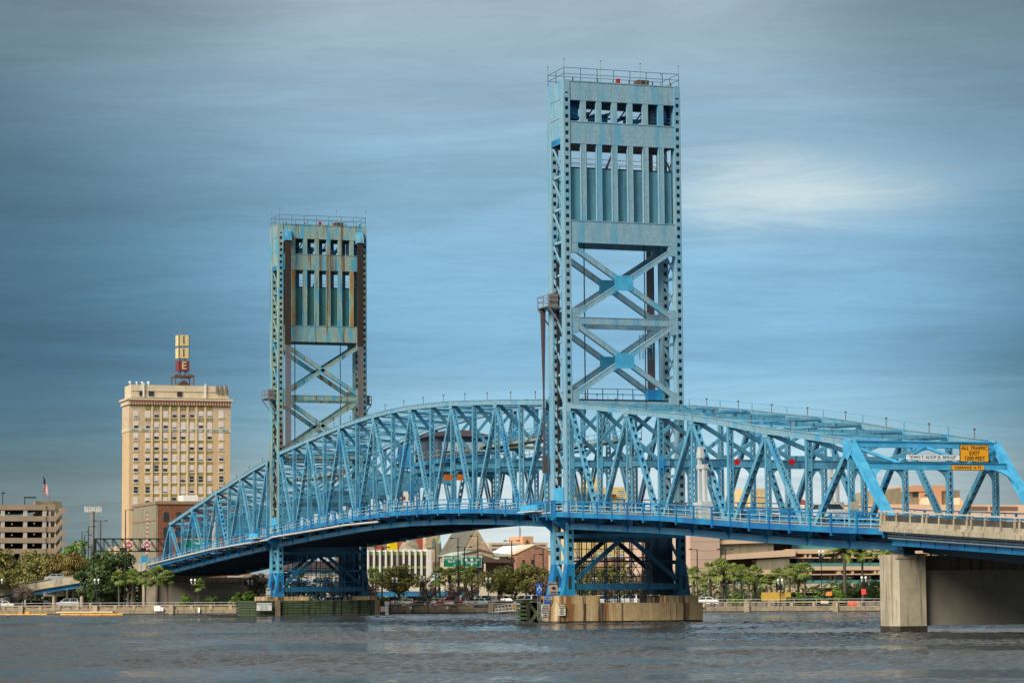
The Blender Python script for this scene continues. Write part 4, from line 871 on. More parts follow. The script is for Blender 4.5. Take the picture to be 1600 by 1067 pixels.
# the concrete pier at the right and the approach
cp = thing('bridge_pier', 'tall pale concrete wall pier standing in the water at the right edge', 'bridge pier', (73, WD / 2, 0))
mb = MB(); xa, xb = 71.3, 74.3; za, zb = .35, 6.1
for ya, yb in ((-1.3, 1.5), (12.0, 14.8)):
    P8 = [(xa, ya + .5, za), (xa + .7, ya, za), (xb - .7, ya, za), (xb, ya + .5, za), (xb, yb, za), (xa, yb, za)]; mb.prism([Vector(p) for p in P8], (0, 0, zb - za))
    mb.box(xa - .06, xb + .06, ya + .3, yb, zb - .28, zb + .04)
mb.build('column', CONC2, cp); mb = MB()
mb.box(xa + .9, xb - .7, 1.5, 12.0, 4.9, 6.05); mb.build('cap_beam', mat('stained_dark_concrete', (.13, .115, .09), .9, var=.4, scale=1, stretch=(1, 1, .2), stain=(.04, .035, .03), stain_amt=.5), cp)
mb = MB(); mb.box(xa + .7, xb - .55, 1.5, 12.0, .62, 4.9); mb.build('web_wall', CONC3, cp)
mb = MB()
for ya, yb in ((-1.32, 1.52), (11.98, 14.82)): mb.prism([(xa - .03, ya + .5, -2), (xa + .68, ya - .01, -2), (xb - .68, ya - .01, -2), (xb + .03, ya + .5, -2), (xb + .03, yb + .02, -2), (xa - .03, yb + .02, -2)], (0, 0, 2.6))
mb.build('tide_line', TIDE, cp); mb = MB()
for y in (0, WD): mb.box(72.9, 74.5, y - .5, y + .5, 6.1, 6.5); mb.box(73.2, 74.2, y - .3, y + .3, 6.2, 7.0); mb.box(72.9, 73.9, y + 3, y + 3.7, 6.1, 7)
mb.build('bearing', PD, cp)
ap = thing('approach_viaduct', 'concrete and blue steel approach road with a balustrade at the right edge', 'viaduct', (95, WD / 2, 6))
AX = [74.2 + 2.45 * i for i in range(26)]
rz = [onY(1376, 799.5, -2.0).z, onY(1600, 809, -3.0).z]; p1 = onY(1600, 809, -3.0)
def arail(x): return 9.47 + (x - 74.2) * (rz[1] - 9.47) / (p1.x - 74.2)
def aY(x): return -2.0 - min(1.0, (x - 74.2) / 22.0) ** 1.0 * 1.0 - max(0, x - 96) * .04
mb, mk, mr_, mg, mp_ = MB(), MB(), MB(), MB(), MB()
for i, (a_, b_) in enumerate(zip(AX, AX[1:])):
    A = Vector((a_, aY(a_), arail(a_))); B_ = Vector((b_, aY(b_), arail(b_))); dz = Vector((0, 0, 1))
    mb.bar(A - dz * 1.36, B_ - dz * 1.36, .9, .34, side=(0, 1, 0)); mb.bar(A - dz * 1.12, B_ - dz * 1.12, .5, .14, side=(0, 1, 0))
    mk.bar(A - dz * .5, B_ - dz * .5, .16, .44, side=(0, 1, 0)); mb.bar(A - dz * .92, B_ - dz * .92, .14, .36, side=(0, 1, 0))
    mr_.bar(A, B_, .16, .1, side=(0, 1, 0))
    w_ = .22 if i % 3 else .3
    for e in ((0,) if i % 3 else (-.33, .33)):
        P_ = A + Vector((e, 0, 0)); mb.hexa([P_ + Vector((-w_ / 2, -.15, -1.1)), P_ + Vector((w_ / 2, -.15, -1.1)), P_ + Vector((w_ / 2, .1, -1.1)), P_ + Vector((-w_ / 2, .1, -1.1)), P_ + Vector((-w_ / 2.4, -.12, -.32)), P_ + Vector((w_ / 2.4, -.12, -.32)), P_ + Vector((w_ / 2.4, .1, -.32)), P_ + Vector((-w_ / 2.4, .1, -.32))])
        mb.box(P_.x - .09, P_.x + .09, P_.y - .08, P_.y + .06, P_.z - .34, P_.z - .03)
    for q, zo in enumerate((1.66, 1.86, 2.06)): mp_.cyl(A + Vector((0, .35, -zo)), B_ + Vector((0, .35, -zo)), .055, n=6)
    mg.bar(A + Vector((0, .8, -2.2)), B_ + Vector((0, .8, -2.2)), .1, .8); mg.bar(A + Vector((0, .8, -2.6)), B_ + Vector((0, .8, -2.6)), .4, .05); mg.bar(A + Vector((0, .72, -2.55)), A + Vector((0, .72, -1.9)), .1, .06)
mb.build('parapet', CONC2, ap); mk.build('parapet_panels', mat('stained_panel', (.06, .05, .038), .9, var=.5, scale=1.5), ap); mr_.build('top_rail', mat('parapet_rail', (.50, .46, .40), .6), ap); mp_.build('pipes', MATS['pale_metal'], ap); mg.build('edge_girder', PB, ap)
mb = MB()
for y in (1.5, 4.5, 7.5, 10.5, 13.2):
    for a_, b_ in zip(AX, AX[1:]): mb.bar((a_, y, arail(a_) - 2.6 - .02 * (a_ - 74)), (b_, y, arail(b_) - 2.6 - .02 * (b_ - 74)), .3, 1.2)
mb.build('girders', PD, ap)
mb = MB()
for a_, b_ in zip(AX, AX[1:]): mb.bar((a_, WD / 2, arail(a_) - 1.45), (b_, WD / 2, arail(b_) - 1.45), WD + 3.2, .3)
mb.build('deck', ASPH, ap)
mb = MB()
for a_, b_ in zip(AX, AX[1:]): 
    mb.bar((a_, .2, arail(a_) - 1.0), (b_, .2, arail(b_) - 1.0), .25, .6)
    for z in (0, -.35, -.7): mb.bar((a_, WD + 2.0, arail(a_) + z + .1), (b_, WD + 2.0, arail(b_) + z + .1), .1, .12)
    mb.box(a_, a_ + .2, WD + 1.9, WD + 2.1, arail(a_) - 1.2, arail(a_) + .2)
mb.build('far_railing', PB, ap)
# ------------------------------------------------------------------ placing on the far bank
def yh(px): return 926.285 - 0.006875 * px
def G(px, back=0.0):
    """ground point on the photo column px, `back` metres behind the seawall"""
    d = ray(px, yh(px)); d.z = 0; d.normalize(); best = None
    for (xa, ya), (xb, yb) in zip(WL, WL[1:]):
        A = np.array([[d.x, -(xb - xa)], [d.y, -(yb - ya)]]); r = np.array([xa - CAM.x, ya - CAM.y])
        try: s, u = np.linalg.solve(A, r)
        except Exception: continue
        if s > 0 and 0 <= u <= 1 and (best is None or s < best): best = s
    p = CAM + d * (best + back); return Vector((p.x, p.y, LANDZ))
def Zat(P, px, py): return CAM.z + (yh(px) - py) * (Vector((P.x, P.y, CAM.z)) - CAM).dot(FW) / FPX * 1.004
def Zx(px, py, X): return onX(px, py, X).z
def ppm(P): return FPX / (Vector(P) - CAM).dot(FW)

# ------------------------------------------------------------------ building materials
TAN = mat('tan_brick', (0.60, 0.42, 0.235), .85, var=.08, scale=.4, pattern=None, stain=(.42, .28, .15), stain_amt=.12)
CREAM = mat('cream_stone', (0.62, 0.52, 0.36), .8, var=.1, scale=.4, stain=(.4, .32, .2), stain_amt=.2)
TANU = mat('pale_brick', (0.56, 0.43, 0.28), .85, var=.12, scale=.6)
BLIND = mat('window_blind', (0.72, 0.62, 0.58), .6, var=.12, scale=.7)
BLIND2 = mat('window_blind_warm', (0.50, 0.36, 0.32), .6, var=.2, scale=.7)
FRAMEW = mat('window_frame_white', (0.72, 0.68, 0.6), .6)
BRICK = mat('red_brick', (0.21, 0.085, 0.045), .9, var=.2, scale=1, pattern='brick')
BRICK2 = mat('orange_brick', (0.38, 0.19, 0.12), .9, var=.2, scale=.5, pattern='brick')
PINK = mat('pink_stucco', (0.74, 0.52, 0.35), .85, var=.06, scale=.15, stain=(.5, .35, .25), stain_amt=.1)
PINK2 = mat('pale_pink_panel', (0.60, 0.42, 0.32), .85, var=.06, scale=.15)
ORNG = mat('terracotta_stucco', (0.64, 0.34, 0.19), .85, var=.06, scale=.15)
RIBC = mat('ribbed_concrete', (0.27, 0.235, 0.16), .9, var=.22, scale=1.2, stretch=(1, 1, .25))
TEALR = mat('teal_railing', (0.09, 0.27, 0.26), .5)
STONE = mat('church_stone', (0.48, 0.36, 0.23), .9, var=.35, scale=.9, pattern='brick')
STONE2 = mat('grey_rubble', (0.33, 0.28, 0.21), .9, var=.6, scale=.8)
REDROOF = mat('red_roof', (0.46, 0.10, 0.05), .8, var=.15, scale=.3)
SLATE = mat('slate_roof', (0.14, 0.13, 0.10), .8, var=.2, scale=.5)
GREENB = mat('lime_band', (0.25, 0.36, 0.09), .7)
BROWNP = mat('brown_panel', (0.10, 0.065, 0.05), .7, var=.15)
YELB = mat('yellow_stucco', (0.70, 0.52, 0.22), .85, var=.05)
YELP = mat('bright_yellow_panel', (0.85, 0.62, 0.0), .6)
GARG = mat('garage_concrete', (0.34, 0.255, 0.18), .85, var=.1, scale=.3, stain=(.3, .22, .15), stain_amt=.15)
GARG2 = mat('garage_column', (0.48, 0.44, 0.38), .85)
WHITEB = mat('white_building', (0.72, 0.70, 0.64), .8, var=.06)
DWIN = mat('dark_window', (0.03, 0.032, 0.035), .2, var=.3, spec=.6)
PANEW = mat('reflective_window', (0.35, 0.27, 0.25), .15, var=.3, scale=.4, spec=.7)
def zof(X, py, px=800): return onX(px, py, X).z
def yof(X, px, py=900): return onX(px, py, X).y

# ---- tall tan office tower
XH = -590.0
def hotel():
    y0, y1 = yof(XH, 201.5, 750), yof(XH, 359.5, 750); zt = zof(XH, 602, 280); zc = zof(XH, 626, 280); D = 11
    th = thing('office_tower', 'tall tan brick tower with rows of white-blinded windows and rooftop number sign, at the left', 'building', (XH, (y0 + y1) / 2, LANDZ))
    zb1 = zof(XH, 672, 280); zb2 = zof(XH, 634, 280)
    MB().box(XH - D, XH, y0, y1, LANDZ, zb1).build('wall', TAN, th); MB().box(XH - D - .1, XH + .1, y0 - .1, y1 + .1, zb1, zb2).build('upper_wall', TANU, th)
    mb = MB(); mb.box(XH - D - .5, XH + .8, y0 - .5, y1 + .3, zb2 + .2, zc); mb.box(XH - D - .9, XH + 1.3, y0 - 1.0, y1 + .6, zc, zc + .6); mb.cm = 1
    n = 38
    for i in range(n): y = y0 + (y1 - y0) * (i + .3) / n; mb.box(XH + .8, XH + .9, y, y + .45, zc - 1.3, zc - .3)
    mb.build('cornice', [CREAM, mat('terracotta_dots', (.33, .07, .04), .7)], th)
    mb = MB(); mb.box(XH - D + .5, XH - .5, y0 + .6, y1 - .4, zc + .9, zt); mb.box(XH - .5, XH - .3, y0 + .6, y1 - .4, zc + 3.0, zc + 3.25); mb.build('parapet', CREAM, th)
    mb = MB(); mb.box(XH - D - .2, XH + .2, y0 - .2, y1 + .2, zb1 - .5, zb1 + .5); mb.cm = 1
    for i in range(10): y = y0 + (y1 - y0) * i / 10; mb.box(XH + .2, XH + .25, y + .6, y + (y1 - y0) / 10 - .6, zb1 - .3, zb1 + .3)
    mb.build('belt_course', [CREAM, mat('glazed_tile', (.16, .32, .33), .5, var=.4)], th)
    cols = [212.3, 230.7, 244.4, 258.3, 272.3, 286, 299.7, 313.7, 327.4, 345.6]; Y = [yof(XH, c, 700) for c in cols]
    # window bank: four kinds, copied
    kinds = []
    for k in range(5):
        mb = MB(); w, h = .82, 1.12; mb.box(-.06, .07, -w, w, -h, h); mb.cm = 1; up = {0: 1, 1: .05, 2: -.9, 3: 1, 4: .4}[k]
        if k == 3: mb.cm = 2; mb.box(.07, .10, -w + .12, w - .12, -h + .15, h - .1)
        elif k == 2: mb.cm = 1; mb.box(.07, .10, -w + .12, w - .12, -h + .15, h - .1)
        elif k == 4: mb.cm = 3; mb.box(.07, .10, -w + .12, w - .12, -h * .2, h - .1); mb.cm = 2; mb.box(.07, .10, -w + .12, w - .12, -h + .15, -h * .2)
        else:
            sp = -.55 if k == 0 else .05; mb.cm = 1; mb.box(.07, .10, -w + .12, w - .12, h * sp, h - .1); mb.cm = 2; mb.box(.07, .10, -w + .12, w - .12, -h + .15, h * sp)
        mb.cm = 0; mb.box(.10, .12, -w, w, -.05, .05); mb.box(-.02, .22, -w - .1, w + .1, -h - .18, -h)
        o = mb.build('window', [FRAMEW, BLIND, DWIN, BLIND2], th, local=True); kinds.append(o)
    rows = [647, 664.4] + [681.6 + 16.72 * i for i in range(13)]; rnd = random.Random(5); first = {}; pos = []
    for ri, py in enumerate(rows):
        for ci, y in enumerate(Y):
            if ci > 1 and py > 785: continue
            pos.append((ri, ci, y, zof(XH, py, cols[ci])))
    base = Vector(th.location)
    for (ri, ci, y, z) in pos:
        k = rnd.choice([0, 1, 2, 2, 3, 3, 4] if ri > 4 else [0, 1, 2, 2, 0, 4]); o = kinds[k]
        if k in first: o = o.copy(); col.objects.link(o); o.parent = th
        first[k] = 1; o.location = Vector((XH + (.1 if ri < 2 else 0), y, z)) - base
    for k, o in enumerate(kinds):
        if k not in first: bpy.data.objects.remove(o)
    mb = MB(); mbp = MB()
    for ci in range(1, 9):
        for ri in range(2, 14):
            py = rows[ri] + 8.3
            if py > 790: continue
            z = zof(XH, py, 280); mb.cm = 0; mb.box(XH, XH + .06, Y[ci] - .85, Y[ci] + .85, z - .42, z + .42); mb.cm = 1
            for e in (-.5, 0, .5): mb.box(XH + .06, XH + .1, Y[ci] + e - .17, Y[ci] + e + .17, z - .32, z + .32)
        for py, cm in ((638.5, 0), (655.5, 0)):
            z = zof(XH, py, 280); mb.cm = 0; mb.box(XH + .1, XH + .18, Y[ci] - .9, Y[ci] + .9, z - .8, z + .8)
    mb.build('spandrel_panels', [mat('olive_terracotta', (.30, .24, .07), .7, var=.5, scale=2), mat('yellow_glaze', (.40, .32, .04), .5)], th)
    for ci in range(0, 9):
        ym_ = (Y[ci] + Y[ci + 1]) / 2
        for e in ((0,) if 0 < ci < 8 else ()): mbp.box(XH, XH + .35, ym_ + e - .28, ym_ + e + .28, LANDZ + 3, zb2)
    mbp.build('pilasters', mat('pale_pilaster', (.66, .52, .33), .8), th)
    mb = MB()
    for px in (222, 236.5, 281): mb.box(XH - .35, XH - .25, yof(XH, px - 4, 620), yof(XH, px + 4, 620), zc + 1.4, zc + 3.0)
    mb.build('parapet_windows', DWIN, th)
    mb = MB()
    for px, r in ((206, .45), (216.5, .35), (225, .4), (235, .5)):
        y = yof(XH, px, 602); mb.cyl((XH - 3, y, zt), (XH - 3, y, zt + .6), .12, n=5); mb.ball((XH - 3, y, zt + .9), r, 8, (.35, 1, 1))
    for px in (224.5, 321): y = yof(XH, px, 602); mb.box(XH - .2, XH + .1, y - .25, y + .25, zc + 1, zt + .6)
    mb.build('roof_dishes', WHITEP, th)
    mb = MB()
    for px in (339, 345.5, 353):
        y = yof(XH, px, 602); mb.box(XH - .3, XH, y - .2, y + .2, zt - 2.3, zt + .6); mb.box(XH, XH + .2, y - .35, y + .35, zt - 2.4, zt - .6)
    mb.build('panel_antennas', GREYM, th)
    # low wing at its foot
    wg = thing('building', 'narrow cream building wing at the foot of the tall tan tower', 'building', (XH - 6, yof(XH, 185), LANDZ)); MB().box(XH - 14, XH - 2, yof(XH, 183, 880), y0 - .3, LANDZ, zof(XH, 853, 190)).build('wall', TANU, wg)
    for py in (862, 875): MB().box(XH - 2, XH - 1.9, yof(XH, 189, 880), yof(XH, 193, 880), zof(XH, py + 4, 190), zof(XH, py - 3, 190)).build('window', DWIN, wg)
    # rooftop sign
    yc = yof(XH, 290.7, 600); X = XH - 5; z = zt
    sg = thing('rooftop_sign', 'stacked rooftop sign boxes reading 1, 1 and E on a rusty frame', 'sign', (X, yc, zt))
    mb = MB(); zz_ = lambda py: zof(X, py, 291)
    hw = 3.0
    for y in (-hw, hw):
        for x in (-hw, hw): mb.box(X + x - .15, X + x + .15, yc + y - .15, yc + y + .15, zt - .5, zz_(588))
    for x in (-hw, hw): mb.box(X + x - .15, X + x + .15, yc - hw, yc + hw, zz_(590), zz_(587))
    for y in (-hw, hw): mb.box(X - hw, X + hw, yc + y - .15, yc + y + .15, zz_(590), zz_(587)); mb.bar((X + hw, yc + y, zz_(588)), (X, yc + y * .15, zz_(580)), .2, .2); mb.bar((X + hw, yc - y, zz_(600)), (X + hw, yc + y, zz_(590)), .12, .12, side=(1, 0, 0))
    for y in (-.8, .8): mb.box(X - .1, X + .1, yc + y - .1, yc + y + .1, zz_(590), zz_(524))
    mb.build('frame', RUSTM, sg)
    mb = MB(); mb.prism([(X + 2.2, yc - 2.2, zt), (X + 2.2, yc + 2.2, zt), (X + 2.2, yc + 1.2, zt + 1.2), (X + 2.2, yc, zt + 1.8), (X + 2.2, yc - 1.2, zt + 1.2)], (-4, 0, 0)); mb.build('hatch_roof', RUSTM, sg)
    SC = mat('sign_cream', (.66, .56, .28), .5); SM = mat('sign_maroon', (.20, .03, .035), .5); SD = mat('sign_brown', (.10, .05, .03), .6)
    for (pa, pb, m1, ch, mc) in ((524.5, 541, SC, '1', SM), (544.5, 560.5, SC, '1', SM), (564.5, 580, SM, 'E', SC)):
        za, zb = zz_(pb), zz_(pa); b_ = MB(); b_.prism([(X + 1.9, yc - 1.6, za), (X + 1.9, yc + 1.6, za), (X + .6, yc + 2.1, za), (X - 1.4, yc + 2.1, za), (X - 1.4, yc - 2.1, za), (X + .6, yc - 2.1, za)], (0, 0, zb - za)); o = b_.build('sign_box', m1, sg)
        mb = MB()
        for s_ in (-1, 1): mb.box(X + 1.25, X + 1.95, yc + s_ * 1.65 - .12, yc + s_ * 1.65 + .12, za - .02, zb + .02)
        mb.build('edge_trim', SD, sg)
        text_mesh(ch, 3.6 if ch == '1' else 3.4, (X + 1.95, yc - (.1 if ch == '1' else 0), (za + zb) / 2), (0, 1, 0), (0, 0, 1), mc, 'numeral', sg, bold=.04)
    mb = MB(); mb.cyl((X, yc - .9, zz_(524)), (X, yc - .9, zz_(496)), .12, .05, n=5); mb.build('mast', GREYM, sg)
hotel()
def bld(name, label, X, px0, px1, pt, D, m, pb=None, cat='building'):
    y0, y1 = yof(X, px0, pt), yof(X, px1, pt); zt = zof(X, pt, (px0 + px1) / 2); zb = LANDZ if pb is None else zof(X, pb, (px0 + px1) / 2)
    th = thing(name, label, cat, (X - D / 2, (y0 + y1) / 2, zb)); MB().box(X - D, X, y0, y1, zb, zt).build('wall', m, th); return th, y0, y1, zt
def wins(th, X, cols, rows, m, frame=None, name='window'):
    """cols/rows = pixel intervals"""
    for (ra, rb) in rows:
        for (ca, cb) in cols:
            y0, y1 = yof(X, ca, ra), yof(X, cb, ra); z1, z0 = zof(X, ra, ca), zof(X, rb, ca)
            o = MB().box(X + .003, X + .08, y0, y1, z0, z1).build(name, m, th)
            if frame: f_ = MB(); f_.box(X + .08, X + .16, y0 - .15, y1 + .15, z0 - .3, z0); f_.box(X + .08, X + .12, y0, y1, (z0 + z1) / 2 - .07, (z0 + z1) / 2 + .07); f_.build('sill', frame, o)
# ---- brown brick warehouse
X = -430.0
b1, y0, y1, zt = bld('brick_building', 'brown brick building with arched dark windows beside the far-left truss', X, 247, 392, 783.5, 30, BRICK)
MB().box(X - 30, X - .02, y0 - .5, y0 - .02, LANDZ, zt - .8).build('side_wall', RIBC, b1)
mb = MB(); mb.box(X - 30.3, X + .3, y0 - .7, y1, zt - .7, zt + .1); mb.box(X - 30.2, X - .2, y0 - .62, y0 - .5, zt - 5, zt - 4.5); mb.build('cornice', mat('brown_cornice', (.30, .2, .12), .8), b1)
for px in (255.5, 275.3, 295, 315):
    for (ra, rb) in ((799.5, 815), (823, 838.5), (847, 862)):
        ya, yb = yof(X, px, 800), yof(X, px + 8, 800); z1, z0 = zof(X, ra, px), zof(X, rb, px); r = (yb - ya) / 2; pts = [(X, ya, z0), (X, yb, z0), (X, yb, z1 - r * .5)] + [(X, (ya + yb) / 2 + r * math.cos(a_), z1 - r * .5 + r * .5 * math.sin(a_)) for a_ in (.8, 1.57, 2.3)] + [(X, ya, z1 - r * .5)]
        MB().prism(pts, (.1, 0, 0)).build('window', DWIN, b1)
MB().box(X - 12, X - 6, yof(X, 294), yof(X, 317), zt, zof(X, 772, 305)).build('roof_tank', WHITEP, b1)
# ---- parking garage
X = -400.0
gz = lambda py: zof(X, py, 40)
def garage():
    global X
    y0, y1, y2, y3 = yof(X, -40), yof(X, 70.5), yof(X, 86), yof(X, 103)
    th = thing('parking_garage', 'tan concrete parking garage with dark open floors at the far left', 'parking garage', (X - 15, (y0 + y2) / 2, LANDZ))
    bands = [(788.5, 796.5), (806, 814), (823, 831), (840, 848), (857, 864.5), (874.5, 882.5), (891.5, 899.5), (908, 916)]
    mb = MB()
    for a_, b_ in bands:
        mb.box(X - 40, X, y0, y1, gz(b_), gz(a_)); mb.box(X - 5, X - .3, y1, y2, gz(b_) - .0, gz(a_) + .1)
    mb.build('floor_bands', GARG, th)
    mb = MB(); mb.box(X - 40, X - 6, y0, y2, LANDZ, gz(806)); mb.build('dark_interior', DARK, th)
    mb = MB()
    for px in (-30, 3.7, 39, 69): y = yof(X, px); mb.box(X - .9, X - .15, y - .35 * 1.3, y + .35 * 1.3, LANDZ, gz(790))
    y = yof(X, 77.5); mb.box(X - 1.2, X - .5, y - .25, y + .25, LANDZ, gz(790)); mb.build('columns', GARG2, th)
    mb = MB(); mb.box(X - 9, X - 6.1, y1 - 1.5, y3, LANDZ, gz(781.5)); mb.build('stair_tower', mat('olive_concrete', (.27, .22, .13), .9, var=.15), th)
    mb = MB()
    for i in range(7):
        t0, t1 = 796 + 17.2 * i, 806 + 17.2 * i; x_, d_ = X - .2, -.3
        ya, ym_, yb = y2, y2 + (y3 - y2) * .55, y3
        # flights zig-zag down: a sloping parapet then a level one
        P = [(x_, ya, gz(t1 + 3 + 6)), (x_, ym_, gz(t0 + 1 + 6)), (x_, ym_, gz(t0 - 7 + 5)), (x_, ya, gz(t1 - 6 + 5))]; mb.prism(P[::-1], (d_, 0, 0)); mb.box(x_ + d_, x_ + .05, ym_, yb, gz(t0 + 6), gz(t0 - 2))
    mb.build('stair_parapets', GARG, th); mb = MB(); mb.box(X - 1.0, X - .6, yof(X, 85.5), yof(X, 87.5), LANDZ, gz(789)); mb.box(X - 1.0, X - .6, yof(X, 93.5), yof(X, 95.5), LANDZ, gz(794)); mb.build('stair_columns', GARG2, th)
    mb = MB()
    for px, py in ((16, 800.5), (56, 800.5), (56, 817), (21, 818), (56, 834), (21, 835), (21, 851), (55, 851), (21, 868)): mb.ball((X - 3, yof(X, px), gz(py)), .22, 6)
    mb.build('ceiling_lamps', mat('garage_lamp', (.3, .3, .28), .5, emit=((1, .95, .85), .25)), th)
garage()
def poly_thing(name, label, cat, parts):
    """parts = [(part name, material, X, depth, [(px, py), ...])] outlines on plane X, given real thickness"""
    X = parts[0][2]; p0 = onX(*parts[0][4][0], X); th = thing(name, label, cat, (X, p0.y, LANDZ))
    for nm, m, X, D, pts in parts:
        P = [Vector((X, *(lambda q: (q.y, q.z))(onX(px, py, X)))) for px, py in pts]; MB().prism(P, (-D, 0, 0)).build(nm, m, th)
    return th
# ---- centre: office with lime bands and white fins
X = -330.0
th, y0, y1, zt = bld('office_building', 'low office with lime green bands, brown panels and white fins, between the towers', X, 560, 671, 861, 18, BROWNP)
mb = MB()
for a_, b_ in ((861, 867), (884, 888)): mb.box(X, X + .15, y0, yof(X, 666), zof(X, b_, 620), zof(X, a_, 620))
mb.build('lime_bands', GREENB, th)
mb = MB()
for i in range(11): y = yof(X, 574.5 + 9.25 * i); mb.box(X, X + .7, y - .16, y + .16, LANDZ, zof(X, 858.5, 620)) if 574.5 + 9.25 * i < 662 else None
mb.box(X - 18, X + .8, yof(X, 666), yof(X, 672.5), LANDZ, zof(X, 858, 668)); mb.box(X - 18, X + .3, y0, y1, zt - .1, zt + .25); mb.build('fins', WHITEB, th)
# ---- church group behind it
X = -470.0
poly_thing('stone_church', 'old stone church with steep red roofs and rubble gable behind the lime-banded office', 'church', [
    ('red_roof', REDROOF, X - 8, 10, [(624, 861), (652, 838), (668, 843), (668, 862), (624, 863)]), ('red_roof', REDROOF, X - 6, 10, [(622, 861), (622, 846), (640, 841), (636, 861)]),
    ('stone_gable', STONE2, X, 6, [(630, 864), (643, 838), (648, 838), (659, 864)]), ('wall', STONE2, X - 4, 12, [(575, 880), (575, 848), (606, 848), (606, 880)]),
    ('red_roof', REDROOF, X - 3, 8, [(588, 861), (588, 851), (597, 849), (597, 861)]), ('white_front', WHITEB, X + 1, 1.5, [(634, 864), (634, 857), (647, 857), (651, 864)])])
poly_thing('billboard', 'plain bright yellow rectangular panel between the red church roofs', 'panel', [('panel', YELP, -465, 1.0, [(606.5, 863), (606.5, 845), (621, 843.5), (621, 863)])])
t_ = poly_thing('stone_tower', 'square tan stone church tower with a tall pointed window, under the lift span', 'church tower', [('shaft', STONE, -450, 2.5, [(665, 890), (665, 806), (688, 806), (688, 890)]), ('buttress', STONE, -449, 2, [(686, 890), (686, 850), (691, 858), (691, 890)]),
    ('window', mat('green_leaded_glass', (.16, .22, .15), .4), -449.8, .3, [(675, 856), (675, 845), (677.5, 839.5), (680, 845), (680, 856)])])
t_ = poly_thing('steeple', 'slim dark pointed steeple with a green tip right of the stone tower', 'steeple', [('spire', SLATE, -440, 3, [(684, 878), (687.5, 848), (689, 848), (692.5, 878)]), ('tip', mat('copper_green', (.12, .45, .33), .6), -440.5, 1.5, [(687.3, 848), (688.3, 842.5), (689.3, 848)]), ('base', BROWNP, -440, 4, [(683, 895), (683, 878), (693, 878), (693, 895)])])
X = -420.0
ap_ = onX(746, 826.5, X); bl = onX(723, 868, X); br_ = onX(768, 868, X); rl_ = 16
gc = thing('gabled_church', 'steep-gabled tan stone church with a big grey roof, beyond the car park', 'church', (X - 8, ap_.y, LANDZ))
MB().prism([(X, bl.y, LANDZ), (X, br_.y, LANDZ), (X, br_.y, br_.z), (X, ap_.y, ap_.z), (X, bl.y, bl.z)], (-1, 0, 0)).build('gable_wall', STONE, gc)
MB().prism([(X - .6, ap_.y, ap_.z + .3), (X - .6, ap_.y, ap_.z - .4), (X - .6, bl.y, bl.z - .2), (X - .6, bl.y - .5, bl.z)], (-rl_ * 1.2, 0, 0)).build('roof_slope', SLATE, gc)
MB().prism([(X - .6, ap_.y, ap_.z + .3), (X - .6, br_.y + .5, br_.z), (X - .6, br_.y, br_.z - .4), (X - .6, ap_.y, ap_.z - .4)], (-rl_ * 1.2, 0, 0)).build('roof_slope', SLATE, gc)
MB().box(X - rl_ * 1.2, X - 1.1, bl.y, bl.y + .6, LANDZ, bl.z).build('side_wall', STONE, gc)
pc = onX(742.5, 850, X); mb = MB(); mb.cyl((X, pc.y, pc.z), (X + .08, pc.y, pc.z), .45, n=12); mb.build('round_window', STONE2, gc)
MB().cyl((X - .5, ap_.y, ap_.z), (X - .5, ap_.y, ap_.z + 1.2), .08, n=5).build('finial', GREYM, gc)
poly_thing('low_building', 'low building with a curved dark roof line behind the green road signs', 'building', [('wall', STONE, -330, 10, [(727, 885), (727, 866), (752, 860), (770, 864), (770, 885)]), ('roof_edge', SLATE, -329.8, 11, [(724, 863.5), (731, 863), (750, 857), (771, 863), (771, 865), (750, 859.5), (731, 865), (724, 866)]), ('roof', mat('pale_green_roof', (.45, .52, .46), .7), -331, 10, [(705, 868), (726, 862), (740, 860), (770, 863), (800, 866), (800, 869)])])
poly_thing('station_roof', 'long low brown pitched roof on posts right of the green road signs', 'building', [('roof', BROWNP, -300, 10, [(740, 868), (752, 866), (775, 873), (805, 874), (805, 879), (740, 878)]), ('wall', BROWNP, -304, 6, [(745, 900), (745, 878), (803, 878), (803, 900)]), ('post', CREAM, -299.5, .4, [(757, 900), (757, 880), (759, 880), (759, 900)])])
th, y0, y1, zt = bld('office_building', 'far beige office block with horizontal bands and an antenna penthouse, left of the near tower', -640.0, 764, 856, 847.5, 20, mat('beige_panel', (.60, .46, .33), .8)); X = -640.0
mb = MB()
for a_, b_ in ((850.5, 853), (856.5, 859), (862, 864.5)): mb.box(X, X + .1, y0 + 1, y1 - 1, zof(X, b_, 800), zof(X, a_, 800))
mb.build('window_bands', mat('band_glass', (.16, .11, .08), .4), th); MB().box(X - 14, X + .5, yof(X, 816.5), yof(X, 833), zt - 4, zof(X, 837.5, 824)).build('penthouse', ORNG, th)
mb = MB()
for px, py in ((816.5, 822), (818.5, 824), (801, 842)): y = yof(X, px); mb.cyl((X - 3, y, zt), (X - 3, y, zof(X, py, px)), .12, n=4)
mb.prism([(X + 1, yof(X, 818), zof(X, 854, 820)), (X + 1, yof(X, 827), zof(X, 854, 820)), (X + 1, yof(X, 822.5), zof(X, 842, 820))], (-1, 0, 0)); mb.build('antennas', BROWNP, th)
X = -330.0
poly_thing('brick_building', 'orange brick gabled building with small windows left of the near tower', 'building', [('wall', BRICK2, X, 12, [(807, 905), (807, 864), (837, 850.5), (862, 862), (862, 905)]), ('gable_trim', CREAM, X + .15, 12.3, [(805, 864.5), (837, 849.5), (863, 861), (863, 862), (837, 850.8), (805, 865.8)]),
    ('window', DWIN, X + .1, .3, [(816, 881), (816, 874), (820, 874), (820, 881)]), ('window', DWIN, X + .1, .3, [(830, 881), (830, 874), (834, 874), (834, 881)])])
